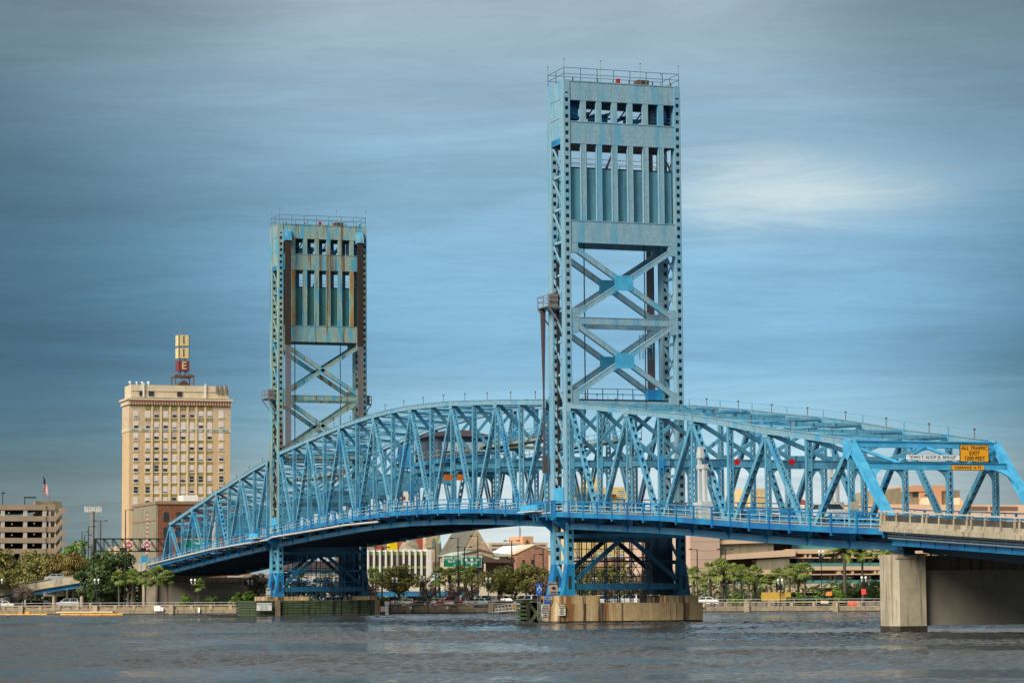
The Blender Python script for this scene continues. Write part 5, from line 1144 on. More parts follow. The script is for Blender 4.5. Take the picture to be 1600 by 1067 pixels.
poly_thing('tent_roof_building', 'low building with a white tent-like roof beside the brick gable', 'building', [('roof', WHITEP, -335, 12, [(789, 865), (812, 851.5), (826, 857), (808, 865)]), ('wall', CREAM, -337, 10, [(790, 900), (790, 864), (808, 864), (808, 900)])])
# white and yellow buildings seen through the trusses
th, y0, y1, zt = bld('building', 'white building with dark windows seen through the left half of the lift span', -520.0, 622, 652, 768, 14, WHITEB); wins(th, -520.0, [(628, 633), (638, 643)], [(775, 781), (789, 795)], mat('red_shade_window', (.22, .05, .04), .5))
th, y0, y1, zt = bld('building', 'yellow building with blue-grey windows seen through the truss right of the near tower', -470.0, 896, 984, 761, 18, YELB)
wins(th, -470.0, [(966, 974), (948, 955), (930, 937)], [(766.5, 770.5), (776, 780), (786, 790), (855, 859), (866, 870)], mat('blue_window', (.10, .22, .24), .3), WHITEB)
MB().box(-470, -469, y0, yof(-470, 962), zof(-470, 775, 940), zof(-470, 772, 940)).build('balcony', BROWNP, th)
poly_thing('building', 'small cream stair block rising above the yellow building', 'building', [('wall', YELB, -480, 8, [(922, 780), (922, 752), (932, 745), (942, 752), (942, 780)])])
th, y0, y1, zt = bld('building', 'orange brick row with white eaves glimpsed behind the near pier scaffold', -300.0, 955, 1022, 872, 12, BRICK2); MB().box(-312.3, -299.6, y0 - .4, y1 + .4, zt, zt + .5).build('eaves', WHITEB, th)
th, y0, y1, zt = bld('building', 'cream block with flat roof behind the near pier scaffold, left side', -310.0, 886, 925, 866, 12, CREAM)
th, y0, y1, zt = bld('building', 'tan block seen under the far tower, behind the palms', -300.0, 455, 560, 893, 12, WHITEB); MB().box(-312, -299.5, y0, y1, zt, zt + 2.3).build('roof', BROWNP, th)
th, y0, y1, zt = bld('building', 'small pale orange block seen through the right-hand truss', -420.0, 1174, 1196, 763, 12, mat('pale_orange', (.70, .50, .24), .8)); MB().box(-419.95, -419.8, y0, y1, zof(-420, 776, 1180), zof(-420, 775, 1180)).build('ledge', WHITEB, th)
poly_thing('building', 'small red domed kiosk roofs seen through the right-hand truss', 'building', [('roof', mat('orange_roof', (.55, .12, .04), .7), -260, 4, [(1249, 787), (1251, 782), (1256, 780), (1261, 783), (1263, 787)]), ('wall', PINK, -262, 4, [(1248, 800), (1248, 787), (1264, 787), (1264, 800)])])

# ---- pink terraced complex on the right
X = -195.0
def complex_():
    th = thing('terraced_building', 'pink stucco terraced complex with teal railings behind the palms on the right', 'building', (X - 20, yof(X, 1340), LANDZ)); Z = lambda py, px=1300: zof(X, py, px); Y = lambda px: yof(X, px, 900)
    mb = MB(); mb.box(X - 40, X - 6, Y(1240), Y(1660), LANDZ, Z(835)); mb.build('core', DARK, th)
    MB().box(X - 30, X + 1.5, Y(1074), Y(1120), LANDZ, Z(806, 1100)).build('plain_wall', PINK2, th)
    mb = MB()
    for k in range(6): mb.box(X + 1.5, X + 1.53, Y(1074), Y(1120), Z(846 + 14 * k, 1100), Z(845.5 + 14 * k, 1100))
    mb.build('wall_joints', mat('panel_joint_line', (.42, .29, .22), .9), th)
    def band(pa, pb, x0, x1, m, nm, dx=0.0, pa2=None, pb2=None):
        pa2 = pa if pa2 is None else pa2; pb2 = pb if pb2 is None else pb2
        P = [(X + dx, Y(x0), Z(pb, x0)), (X + dx, Y(x1), Z(pb2, x1)), (X + dx, Y(x1), Z(pa2, x1)), (X + dx, Y(x0), Z(pa, x0))]; MB().prism(P, (-2 - dx, 0, 0)).build(nm, m, th)
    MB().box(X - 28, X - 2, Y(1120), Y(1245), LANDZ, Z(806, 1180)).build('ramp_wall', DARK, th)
    band(845, 851, 1098, 1240, PINK, 'ramp_band', 1.0, 840, 846); band(851, 869, 1120, 1208, RIBC, 'ribbed_panel', .4, 847, 864.5); band(869, 876, 1098, 1240, PINK, 'ramp_band', 1.0, 858, 868.5); band(832, 845, 1098, 1232, RIBC, 'ribbed_panel', .3, 828, 840)
    band(874, 892, 1182, 1232, RIBC, 'ribbed_panel', .5, 871, 890); band(890, 897, 1140, 1240, PINK, 'ramp_band', .7); band(912, 945, 1140, 1215, PINK2, 'lower_wall', .6); band(893, 918, 1215, 1250, RIBC, 'ribbed_panel', .45); band(917, 925, 1215, 1250, PINK, 'ramp_band', .8)
    MB().box(X + .6, X + .75, Y(1172), Y(1196), LANDZ, Z(919, 1180)).build('doorway', DARK, th)
    mb = MB(); mb.box(X - 1.6, X - 1.5, Y(1148), Y(1182), Z(895, 1160), Z(888, 1160)); mb.box(X - .2, X, Y(1150), Y(1190), Z(914, 1160), Z(908, 1160)); mb.build('teal_panels', TEALR, th)
    fl = [(857.5, 864.5), (884.5, 890.5), (911.5, 918)]
    MB().box(X - 6, X, Y(1228), Y(1660), Z(838), Z(829)).build('floor_band', PINK, th)
    for i, (a_, b_) in enumerate(fl):
        MB().box(X - 6, X + .3, Y(1228), Y(1660), Z(b_), Z(a_)).build('floor_band', PINK, th)
        m_ = MB(); m_.box(X - 5.5, X - 1.3, Y(1235), Y(1660), Z(b_ + 6.5), Z(b_)); m_.build('planter_recess', mat('recess_brown', (.20, .12, .08), .8), th)
        m_ = MB(); m_.box(X - 6, X + .05, Y(1234), Y(1660), Z(b_ + 7.3), Z(b_ + 5.6))
        for px in (1235, 1257.5, 1265, 1308, 1311, 1331, 1366, 1372, 1415, 1450, 1500): m_.box(X - 1.3, X + .1, Y(px), Y(px + 3), Z(b_ + 7), Z(b_))
        m_.build('planter_wall', PINK, th)
    for i, (a_, b_) in enumerate(((838, 857.5), (872, 884.5), (898.5, 911.5))):
        m_ = MB()
        for px in (1233, 1261, 1304, 1311, 1357, 1366, 1410, 1450, 1500): m_.box(X - 3, X - 2.2, Y(px), Y(px + 3.2), Z(b_), Z(a_))
        m_.build('columns', CREAM, th)
        m_ = MB(); m_.box(X - .6, X - .5, Y(1240), Y(1660), Z(b_), Z(b_ - (5.6 if i else 7))); m_.build('glass_railing', TEALR, th)
        m_ = MB(); m_.box(X - 5.9, X - 5.5, Y(1266 if i else 1245), Y(1356 if i else 1650), Z(b_), Z(a_)); m_.build('glazing', PANEW, th)
    # roof terrace and set-back upper block
    MB().box(X - 40, X - 8, Y(1300), Y(1660), Z(829), Z(785.5, 1450)).build('upper_storey', PINK, th)
    m_ = MB()
    for a_, b_ in ((1508, 1545), (1549, 1592)): m_.box(X - 8, X - 7.9, yof(X - 8, a_), yof(X - 8, b_), zof(X - 8, 797, 1540), zof(X - 8, 791, 1540))
    m_.build('terrace_openings', mat('recess_brown', (.2, .12, .08), .8), th)
    X2 = X - 14; Y2 = lambda px: yof(X2, px, 780); Z2 = lambda py: zof(X2, py, 1450)
    MB().prism([(X2, Y2(1376), Z2(800)), (X2, Y2(1486), Z2(800)), (X2, Y2(1486), Z2(758.5)), (X2, Y2(1430), Z2(758.5)), (X2, Y2(1408), Z2(762)), (X2, Y2(1376), Z2(768.5))], (-12, 0, 0)).build('upper_block', RIBC, th)
    MB().prism([(X2 + .4, Y2(1408), Z2(768.5)), (X2 + .4, Y2(1486), Z2(766.5)), (X2 + .4, Y2(1486), Z2(758.3)), (X2 + .4, Y2(1430), Z2(758.3)), (X2 + .4, Y2(1408), Z2(761.7))], (-12.5, 0, 0)).build('upper_fascia', ORNG, th)
    MB().box(X2 - 12, X2 + .3, Y2(1486), Y2(1499), Z2(800), Z2(765.5)).build('upper_block', RIBC, th)
    m_ = MB(); m_.box(X2, X2 + .5, Y2(1436), Y2(1458), Z2(782), Z2(769)); m_.box(X2, X2 + .6, Y2(1458), Y2(1469), Z2(800), Z2(767)); m_.box(X2, X2 + .5, Y2(1436), Y2(1462), Z2(800), Z2(786)); m_.build('stair_blocks', ORNG, th)
    m_ = MB(); m_.box(X2, X2 + .1, Y2(1412), Y2(1418), Z2(784), Z2(775)); m_.box(X2, X2 + .1, Y2(1426), Y2(1434), Z2(776), Z2(768)); m_.box(X2 + .5, X2 + .55, Y2(1443), Y2(1452), Z2(775), Z2(772)); m_.build('windows', DWIN, th)
    for px in (1437, 1484):
        P = [(X2 + 4, Y2(px), Z2(778)), (X2 + 4, Y2(px + 16), Z2(796)), (X2 + 4, Y2(px + 6), Z2(800)), (X2 + 4, Y2(px - 2), Z2(800))]; MB().prism(P, (-4, 0, 0)).build('sloping_buttress', PINK, th)
complex_()
# ---- distant tree line and city blocks that close the horizon
for (px0, px1, pt, X, m, lab) in ((100, 186, 893, -700, CREAM, 'low pale block between the garage and the tan tower'), (380, 470, 897, -330, GARG, 'low tan block behind the trees left of the far tower'), (850, 900, 900, -300, GARG, 'low tan block behind the trees at the near tower foot'), (1020, 1080, 880, -260, PINK2, 'pink wall behind the palms right of the near tower')):
    bld('building', lab, float(X), px0, px1, pt, 15, m)
# ------------------------------------------------------------------ trees
def leafmat(name, c1, c2):
    m = mat(name, c1, .6, var=.3, scale=1.3); t = m.node_tree; b = t.nodes['Principled BSDF']; src = b.inputs['Base Color'].links[0].from_socket
    geo = t.nodes.new('ShaderNodeNewGeometry'); mr = t.nodes.new('ShaderNodeMix'); mr.data_type = 'RGBA'
    rr = t.nodes.new('ShaderNodeMapRange'); rr.inputs[1].default_value = .2; rr.inputs[2].default_value = .9; t.links.new(geo.outputs['Random Per Island'], rr.inputs[0]); t.links.new(rr.outputs[0], mr.inputs[0])
    t.links.new(src, mr.inputs[6]); mr.inputs[7].default_value = (*c2, 1); t.links.new(mr.outputs[2], b.inputs['Base Color']); b.inputs['Subsurface Weight'].default_value = 0.0; return m
LOAK = leafmat('oak_leaves', (.115, .125, .03), (.26, .22, .05)); LDARK = leafmat('dark_leaves', (.03, .07, .014), (.075, .12, .022)); LPALM = leafmat('palm_leaves', (.085, .155, .022), (.24, .27, .04)); LTWIG = leafmat('bare_twigs', (.13, .085, .06), (.24, .165, .12)); LGREEN = leafmat('bush_leaves', (.07, .15, .015), (.17, .25, .025)); LYEL = leafmat('yellowing_leaves', (.11, .10, .018), (.26, .17, .03))
BARK = mat('bark', (.075, .055, .042), .9, var=.3, scale=4); BARKP = mat('palm_bark', (.10, .075, .055), .9, var=.35, scale=5)
def leafcloud(mb, rnd, c, r, n, size, flat=1.0):
    for _ in range(n):
        while True:
            v = Vector((rnd.uniform(-1, 1), rnd.uniform(-1, 1), rnd.uniform(-1, 1)))
            if .25 < v.length < 1: break
        v = v.normalized() * (v.length ** .5); p = Vector(c) + Vector((v.x * r, v.y * r, v.z * r * flat))
        a = Vector((rnd.gauss(0, 1), rnd.gauss(0, 1), rnd.gauss(0, 1))).normalized(); b_ = a.orthogonal().normalized(); s = size * rnd.uniform(.6, 1.3)
        q = (v + Vector((rnd.gauss(0, .6), rnd.gauss(0, .6), rnd.gauss(0, .6)))).normalized(); a = q.orthogonal().normalized(); b_ = q.cross(a)
        mb.quad(p - a * s, p - b_ * s * .6, p + a * s, p + b_ * s * .6)
def make_broadleaf(seed, H, Rr, leaf, dens=1.0, bare=False, low=.32):
    rnd = random.Random(seed); th = thing('tree', 'x', 'tree'); mb = MB(); tz = H * low; tips = []
    mb.cyl((0, 0, -.2), (rnd.uniform(-.2, .2), rnd.uniform(-.2, .2), tz), .028 * H + .05, .02 * H + .03, n=7)
    for i in range(8):
        a = i * 2.4 + rnd.uniform(-.4, .4); el = rnd.uniform(.45, 1.25); ln = rnd.uniform(.55, .95) * min(Rr / math.cos(el) if el < 1 else 99, H - tz) * .85
        e = Vector((math.cos(a) * math.cos(el) * ln, math.sin(a) * math.cos(el) * ln, tz + math.sin(el) * ln)); mid = Vector((e.x * .45, e.y * .45, tz + (e.z - tz) * .55)); mb.cyl((0, 0, tz - .2), mid, .014 * H, .01 * H, n=5, cap=False); mb.cyl(mid, e, .01 * H, .004 * H, n=4, cap=False); tips += [mid, e]
        for j in range(4 if bare else 2):
            f = mid + (e - mid) * rnd.uniform(.1, .8); g_ = f + Vector((rnd.gauss(0, 1), rnd.gauss(0, 1), abs(rnd.gauss(.6, .5)))).normalized() * Rr * rnd.uniform(.25, .5); mb.cyl(f, g_, .005 * H, .002 * H, n=3, cap=False); tips.append(g_)
    mb.build('trunk', BARK, th, local=True); cb = MB(); n = 34 if not bare else 26
    for i in range(n):
        if i < len(tips) and i % 2 == 0: c = tips[i] + Vector((rnd.gauss(0, .3), rnd.gauss(0, .3), rnd.gauss(0, .2)))
        else:
            a = rnd.uniform(0, 6.28); rr = Rr * math.sqrt(rnd.random()) * .82; zz_ = tz + (H - tz) * (rnd.uniform(.25, 1.0)) ** .8; k_ = math.sqrt(max(0.05, 1 - ((zz_ - tz) / (H - tz) - .35) ** 2 * 1.9)); c = Vector((math.cos(a) * rr * k_, math.sin(a) * rr * k_, zz_ - .1 * H))
        leafcloud(cb, rnd, c, Rr * rnd.uniform(.18, .34), int((95 if not bare else 60) * dens), .20 if not bare else .12, .75)
    cb.build('crown', leaf, th, local=True); return th
def make_palm(seed, H, Rr=1.7, n=34, leaf=None):
    rnd = random.Random(seed); th = thing('palm_tree', 'x', 'palm'); mb = MB(); lean = rnd.uniform(-.25, .25); top = Vector((lean, rnd.uniform(-.2, .2), H - Rr * .9))
    mb.cyl((0, 0, -.2), top * .5, .2, .17, n=8, cap=False); mb.cyl(top * .5, top, .17, .2, n=8); mb.build('trunk', BARKP, th, local=True); cb = MB()
    for i in range(n):
        a = i * 2.39996; el = math.radians(rnd.uniform(-50, 80)); L1 = Rr * rnd.uniform(.45, .6); d = Vector((math.cos(a) * math.cos(el), math.sin(a) * math.cos(el), math.sin(el))); h_ = top + d * L1
        cb.bar(top, h_, .04, .03); s = d.cross(Vector((0, 0, 1))); s = Vector((1, 0, 0)) if s.length < .05 else s.normalized(); up = s.cross(d)
        for k in range(-4, 5):       # fan of leaflets, drooping at the tips
            t_ = k * .33; q = (d * math.cos(t_) + s * math.sin(t_)); l2 = Rr * rnd.uniform(.5, .7) * (1 - .04 * abs(k)); m_ = h_ + q * l2 * .6; e = m_ + (q * .5 + Vector((0, 0, -.7))).normalized() * l2 * .5; w_ = q.cross(up).normalized() * .075
            cb.quad(h_ - w_ * .4, m_ - w_, m_ + w_, h_ + w_ * .4); cb.tri(m_ - w_, e, m_ + w_)
    cb.build('crown', leaf or LPALM, th, local=True); return th
def make_date_palm(seed, H, Rr=3.4, thin=False):
    rnd = random.Random(seed); th = thing('palm_tree', 'x', 'palm'); mb = MB(); top = Vector((0, 0, H - Rr * .35)); mb.cyl((0, 0, -.2), top, .2 if thin else .3, .15 if thin else .26, n=8); 
    if not thin: mb.ball(top - Vector((0, 0, .5)), .62, 10, (1, 1, 1.3))
    mb.build('trunk', BARKP, th, local=True); cb = MB()
    for i in range(20 if thin else 30):
        a = i * 2.39996; el = math.radians(rnd.uniform(-5, 75)); p = top.copy(); d = Vector((math.cos(a) * math.cos(el), math.sin(a) * math.cos(el), math.sin(el))); st = Rr * rnd.uniform(.9, 1.15) / 8
        for j in range(8):
            q = p + d * st; cb.bar(p, q, .035, .03); s = d.cross(Vector((0, 0, 1))).normalized()
            for e in (-1, 1):
                for f in (0, .5):
                    o = p + (q - p) * f; l = .85 * (1 - abs(j - 3.5) / 7); tip = o + s * e * l + d * .28 - Vector((0, 0, .22)); cb.tri(o - d * .11, tip, o + d * .13)
            p = q; d = (d - Vector((0, 0, .17))).normalized()
    cb.build('crown', LPALM, th, local=True); return th
rndT = random.Random(3)
class Proto:
    def __init__(s, objs, H): s.o = objs; s.H = H; s.used = [False] * len(objs)
    def put(s, i, P, ztop, label, group, name=None):
        i %= len(s.o); sc = (ztop - LANDZ) / s.H[i]; o = s.o[i]; rz = rndT.uniform(0, 6.28)
        if s.used[i]: o = copy_thing(o, P, rz, label, group, sc)
        else: s.used[i] = True; o.location = P; o.rotation_euler = (0, 0, rz); o.scale = (sc,) * 3; o['label'] = label; o['group'] = group
        if name: o['category'] = name
        return o
oaks = Proto([make_broadleaf(21, 6.2, 3.6, LOAK), make_broadleaf(22, 6.2, 3.9, LOAK, 1.0), make_broadleaf(23, 6.0, 3.3, LOAK, .9)], [6.2, 6.2, 6.0])
darks = Proto([make_broadleaf(31, 8.5, 3.8, LDARK, 1.3, low=.2), make_broadleaf(32, 5, 3.2, LDARK, 1.3, low=.12)], [8.5, 5])
bares = Proto([make_broadleaf(41, 5.0, 2.1, LTWIG, 1.3, True), make_broadleaf(42, 5.0, 1.9, LTWIG, 1.1, True)], [5.0, 5.0])
palms = Proto([make_palm(51, 7.0), make_palm(52, 7.0, 1.9), make_palm(53, 6.6, 1.7), make_palm(54, 5.5, 1.6)], [7.0, 7.0, 6.6, 5.5])
dates = Proto([make_date_palm(61, 9.5), make_date_palm(62, 9.0, 2.7, True)], [9.5, 9.0])
bushes = Proto([make_broadleaf(71, 1.6, 1.2, LGREEN, .7, low=.05), make_broadleaf(72, 2.6, 2.6, LDARK, 1.3, low=.05)], [1.6, 2.6])
ylw = Proto([make_palm(81, 6.0, 1.8, leaf=LYEL)], [6.0])
light = Proto([make_broadleaf(91, 7.5, 3.0, LGREEN, .45, low=.3)], [7.5])
ords = ['first', 'second', 'third', 'fourth', 'fifth', 'sixth', 'seventh', 'eighth', 'ninth', 'tenth', 'eleventh', 'twelfth', 'thirteenth', 'fourteenth', 'fifteenth']
def row(proto, items, what, where, group, name=None):
    items = sorted(items); n = len(items)
    for i, (px, py, back) in enumerate(items):
        P = G(px, back); q = what if n == 1 else '%s %s from the left' % (ords[i], what)
        proto.put(i, P, Zat(P, px, py), '%s %s' % (q, where), group, name)
row(palms, [(1085, 884, 5), (1098, 901, 4), (1111, 876, 9), (1129, 872, 8), (1146, 879, 5), (1158, 881, 9), (1169, 892, 5), (1181, 883, 8), (1198, 896, 5), (1212, 886, 6), (1233, 879, 6), (1247, 881, 9), (1257, 877, 6)], 'cabbage palm', 'in the row before the pink building', 'palms before the pink building')
row(dates, [(1320, 851, 12), (1348, 853, 14), (1385, 852, 14), (1480, 856, 8)], 'date palm', 'with arching fronds on the right', 'date palms on the right')
row(bushes, [(1237, 932, 3), (1279, 929, 8), (1262, 930, 5), (1296, 926, 8), (1308, 922, 9), (1150, 930, 4), (1250, 929, 6)], 'small leafy bush', 'at the foot of the right-hand palms', 'bushes under the right palms')
row(darks, [(1322, 908, 20), (1345, 906, 22), (1368, 905, 20), (1392, 905, 22)], 'dense dark shade tree', 'behind the tall date palms', 'dark trees behind the date palms')
row(oaks, [(622, 880, 7), (781, 883, 8), (806, 885, 12), (828, 881, 8), (850, 887, 10)], 'olive oak', 'at the car park between the towers', 'oaks along the car park')
row(palms, [(582, 886, 22), (596, 893, 26), (656, 897, 20), (688, 885, 14), (704, 886, 16), (716, 882, 16), (728, 885, 18), (738, 884, 15), (822, 879, 20)], 'cabbage palm', 'behind the car park between the towers', 'palms behind the car park')
row(bares, [(578, 905, 9), (671, 902, 9), (708, 905, 6), (735, 902, 6), (848, 893, 6)], 'bare brown-twigged tree', 'along the car park between the towers', 'bare trees at the car park')
row(oaks, [(909, 878, 16), (934, 884, 12), (962, 872, 20), (1020, 884, 14)], 'olive oak', 'seen through the near tower legs', 'oaks behind the near pier')
row(bares, [(950, 905, 5), (985, 893, 9), (1003, 890, 7)], 'bare reddish tree', 'seen through the near tower legs', 'bare trees behind the near pier')
row(palms, [(1046, 886, 9), (1066, 882, 8)], 'cabbage palm', 'just beside the right leg of the near tower', 'palms beside the near tower')
row(bares, [(402, 888, 9), (455, 905, 8), (478, 900, 12), (497, 902, 9), (535, 903, 9), (520, 896, 14)], 'bare brown tree', 'at the foot of the far tower', 'bare trees at the far tower')
row(palms, [(445, 893, 16), (467, 890, 18), (508, 888, 18), (548, 890, 16), (561, 893, 14)], 'green palm', 'seen through the legs of the far tower', 'palms behind the far tower')
row(palms, [(186, 890, 4), (207, 888, 6), (227, 892, 5), (244, 883, 3), (262, 890, 4), (309, 903, 4)], 'cabbage palm', 'at the left end under the bridge', 'palms at the left end of the bridge')
row(darks, [(165, 862, 14), (183, 857, 16), (158, 884, 10)], 'dark green tree', 'beside the left ramp under the sign gantry', 'dark trees by the ramp')
row(oaks, [(-4, 856, 16), (58, 858, 52), (80, 866, 50), (24, 893, 40), (50, 890, 38)], 'olive tree', 'before the parking garage', 'trees before the garage')
row(light, [(128, 838, 70), (136, 866, 60)], 'light green tree', 'under the antenna mast left of the tan tower', 'light trees under the mast')
row(ylw, [(88, 866, 48), (115, 862, 46), (105, 872, 44)], 'yellowing palm', 'above the left ramp', 'yellowing palms above the ramp')
row(darks, [(100, 870, 54), (30, 896, 44), (128, 876, 50)], 'dark bushy tree', 'above the left ramp before the garage', 'dark trees above the ramp')
row(bares, [(36, 908, 8)], 'bare spreading tree', 'in front of the left ramp parapet', 'bare tree at the ramp')
row(bushes, [(392, 925, 6), (384, 926, 8), (598, 933, 4), (372, 930, 5), (290, 932, 5), (330, 931, 5)], 'low green bush', 'on the bank near the left abutment', 'bushes by the left abutment')
for P_ in (oaks, darks, bares, palms, dates, bushes, ylw, light):
    for o, u in zip(P_.o, P_.used):
        if not u:
            for c in list(o.children): bpy.data.objects.remove(c)
            bpy.data.objects.remove(o)
# far greenery that reads as one mass
rnd = random.Random(8); mb = MB()
for i in range(150):
    px = rnd.uniform(95, 1590) if i > 25 else rnd.uniform(60, 185)
    if 425 < px < 0: continue
    P = G(px, rnd.uniform(75, 95)); h_ = rnd.uniform(2.5, 5.0); leafcloud(mb, rnd, P + Vector((0, 0, h_ * .5)), h_ * .8, 90, .35, .6)
struct(mb.build('distant_trees', LDARK), 'stuff')

# ------------------------------------------------------------------ street furniture
def pole_lamp(px, py, back, kind, label):
    P = G(px, back); z = Zat(P, px, py); t_ = thing('street_lamp', label, 'street lamp', tuple(P), 'tall box-head street lamps'); mb = MB(); mb.cyl(P, (P.x, P.y, z), .13, .08, n=7); mb.build('pole', BLACK if back < 100 else GREYM, t_)
    mb = MB(); s = RT
    for e in ((-1,) if kind == 'L' else (1,) if kind == 'R' else (-1, 1)):
        c = P + Vector((RT.x, RT.y, 0)).normalized() * e * .75; c.z = z; q = Vector((P.x, P.y, z)); mb.bar(q, c, .06, .06, side=(0, 0, 1)); mb.bar(c, c + (c - q).normalized() * .55, .18, .34, side=(0, 0, 1))
    mb.build('lamp_head', BLACK, t_)
for a_ in ((716, 841, 14, 'L', 'tall lamp with one box head just left of the middle of the green signs'), (726, 855, 20, 'T', 'double-headed lamp between two taller lamps at the green signs'), (747, 837.5, 14, 'L', 'tallest lamp, before the right green sign'), (681, 857, 14, 'L', 'lamp left of the green signs, before the stone tower'), (597, 855, 16, 'T', 'double-headed lamp before the lime-banded office'), (622, 846, 18, 'T', 'lamp standing in the oak before the lime-banded office'), (587, 848, 30, 'L', 'slim lamp at the left end of the lime-banded office'),
             (800, 845, 14, 'T', 'lamp before the white tent roof'), (835, 866, 16, 'R', 'short lamp before the orange brick gable'), (849, 857, 16, 'T', 'double-headed lamp right of the orange brick gable'), (1090, 858, 24, 'L', 'lamp before the plain pink wall'), (1134, 858, 26, 'T', 'double-headed lamp before the ribbed ramp panel'),
             (127.5, 831, 60, 'R', 'lowest left lamp of the group beside the antenna mast'), (131.5, 836, 66, 'R', 'middle lamp of the group beside the antenna mast'), (137.5, 823, 62, 'R', 'lamp touching the left side of the antenna mast'), (156.5, 814, 58, 'T', 'double-headed lamp right of the antenna mast'), (195.5, 797, 12, 'R', 'tall lamp before the tan tower beside the no-entry sign')): pole_lamp(*a_)
def garage_lamp(px, py, label, d):
    X_ = -405.0; y = yof(X_, px, 790); zb = zof(X_, 790, px); z = zof(X_, py, px); t_ = thing('roof_lamp', label, 'lamp', (X_, y, zb)); mb = MB(); mb.cyl((X_, y, zb), (X_, y, z), .12, n=6); mb.build('pole', BLACK, t_); MB().box(X_ - .2, X_ + .2, y - .2, y + 2.8 * d, z - .15, z + .15).build('lamp_head', BLACK, t_)
garage_lamp(4, 770, 'left lamp on the garage roof', .2); garage_lamp(38.5, 777, 'right lamp on the garage roof with a long head', 1)
GLOBE = mat('white_globe', (.85, .84, .8), .3)
def globe_lamp(px, py, back, label):
    P = G(px, back); z = Zat(P, px, py); t_ = thing('globe_lamp', label, 'street lamp', tuple(P), 'twin globe lamps on the river walk'); mb = MB(); mb.cyl(P, (P.x, P.y, z - .5), .09, .06, n=7); mb.cyl(P, P + Vector((0, 0, .9)), .2, .12, n=8); s = Vector((RT.x, RT.y, 0)).normalized(); q = Vector((P.x, P.y, z - .75))
    mb.bar(q - s * .35, q + s * .35, .1, .08, side=(0, 0, 1)); mb.box(P.x - .15, P.x + .15, P.y - .32, P.y + .32, z - 1.6, z - .9); mb.build('pole', BLACK, t_)
    for e in (-1, 1): m_ = MB(); c = q + s * e * .3; m_.cyl(c, c + Vector((0, 0, .35)), .06, n=6); m_.ball(c + Vector((0, 0, .62)), .2, 8, (1, 1, 1.25)); smooth(m_.build('globe', GLOBE, t_))
for a_ in ((617, 903, 3, 'twin globe lamp in front of the left car park oak'), (660, 901, 3, 'twin globe lamp behind the seawall, before the bare trees'), (763, 903, 3, 'twin globe lamp in the middle between the towers'), (929, 902, 3, 'twin globe lamp seen through the near tower legs'), (1219, 905, 3, 'dark twin lamp among the right palms'), (1350, 901, 3, 'twin globe lamp before the dark trees on the right'), (1284, 861, 14, 'tall twin globe lamp before the terraces'), (1413, 857, 14, 'tall twin globe lamp glimpsed over the right pier'), (151, 905, 3, 'twin globe lamp at the foot of the dark ramp tree'), (41, 907, 60, 'twin globe lamp above the left ramp'), (0, 905, 3, 'globe lamp cut by the left edge'), (302, 905, 3, 'twin globe lamp before the left abutment wall'), (391, 906, 5, 'twin globe lamp left of the far tower')): globe_lamp(*a_)
# antenna mast
P = G(144, 70); t_ = thing('antenna_mast', 'lattice antenna mast with panel array on top, left of the tan tower', 'antenna mast', tuple(P)); zt = Zat(P, 144, 799); mb = MB(); mb.cyl(P, (P.x, P.y, zt), .42, .38, n=8); mb.build('pole', GREYM, t_)
mb = MB(); s = Vector((RT.x, RT.y, 0)).normalized()
for e in (1.0, 1.7): q = P + s * e; mb.cyl(q, (q.x, q.y, zt - 1), .06, n=4)
z = P.z
for i in range(24): za, zb = P.z + (zt - 1 - P.z) * i / 24, P.z + (zt - 1 - P.z) * (i + 1) / 24; e = (1.0, 1.7) if i % 2 else (1.7, 1.0); mb.bar(P + s * e[0] + Vector((0, 0, za - P.z)), P + s * e[1] + Vector((0, 0, zb - P.z)), .05, .05)
mb.build('lattice', GREYM, t_); mb = MB()
for i in range(8): q = P + s * (-1.4 + i * .42); mb.box(q.x - .15, q.x + .15, q.y - .12, q.y + .12, zt - .2, zt + .9 - (i % 2) * .12)
mb.bar(P - s * 1.6 + Vector((0, 0, zt - P.z + .1)), P + s * 1.7 + Vector((0, 0, zt - P.z + .1)), .15, .15, side=(0, 0, 1)); mb.build('panel_antennas', mat('antenna_cream', (.62, .6, .52), .5), t_)
# flag
Xf = -404.0; y = yof(Xf, 66.5, 790); zb, zt = zof(Xf, 784, 66), zof(Xf, 741, 66); t_ = thing('flag_pole', 'flag pole on the garage roof', 'flag pole', (Xf, y, zb)); mb = MB(); mb.cyl((Xf, y, zb), (Xf, y, zt), .11, .07, n=6); mb.ball((Xf, y, zt), .2, 6); mb.build('pole', GREYM, t_)
fl = thing('flag', 'drooping striped red and white flag with a blue canton on the garage roof pole', 'flag', (Xf, y, zt - .3)); mb = MB()
nU, nV = 12, 13; W_, Hh = 2.1, 6.6; kk = len(mb.v)
for j in range(nV + 1):
    for i in range(nU + 1):
        u, v = i / nU, j / nV; mb.v.append((Xf + .1 + .25 * math.sin(u * 9 + v * 2) * (.3 + u), y + .08 + u * W_ * (.55 + .35 * v), zt - .4 - v * (Hh * .55) - u * u * 2.4 - u * .8))
for j in range(nV):
    for i in range(nU): mb.f.append((kk + j * (nU + 1) + i, kk + (j + 1) * (nU + 1) + i, kk + (j + 1) * (nU + 1) + i + 1, kk + j * (nU + 1) + i + 1)); mb.m.append(2 if (j < 7 and i < 5) else j % 2)
mb.build('cloth', [mat('flag_red', (.42, .03, .05), .7), mat('flag_white', (.62, .58, .58), .7), mat('flag_blue', (.02, .04, .16), .7)], fl)

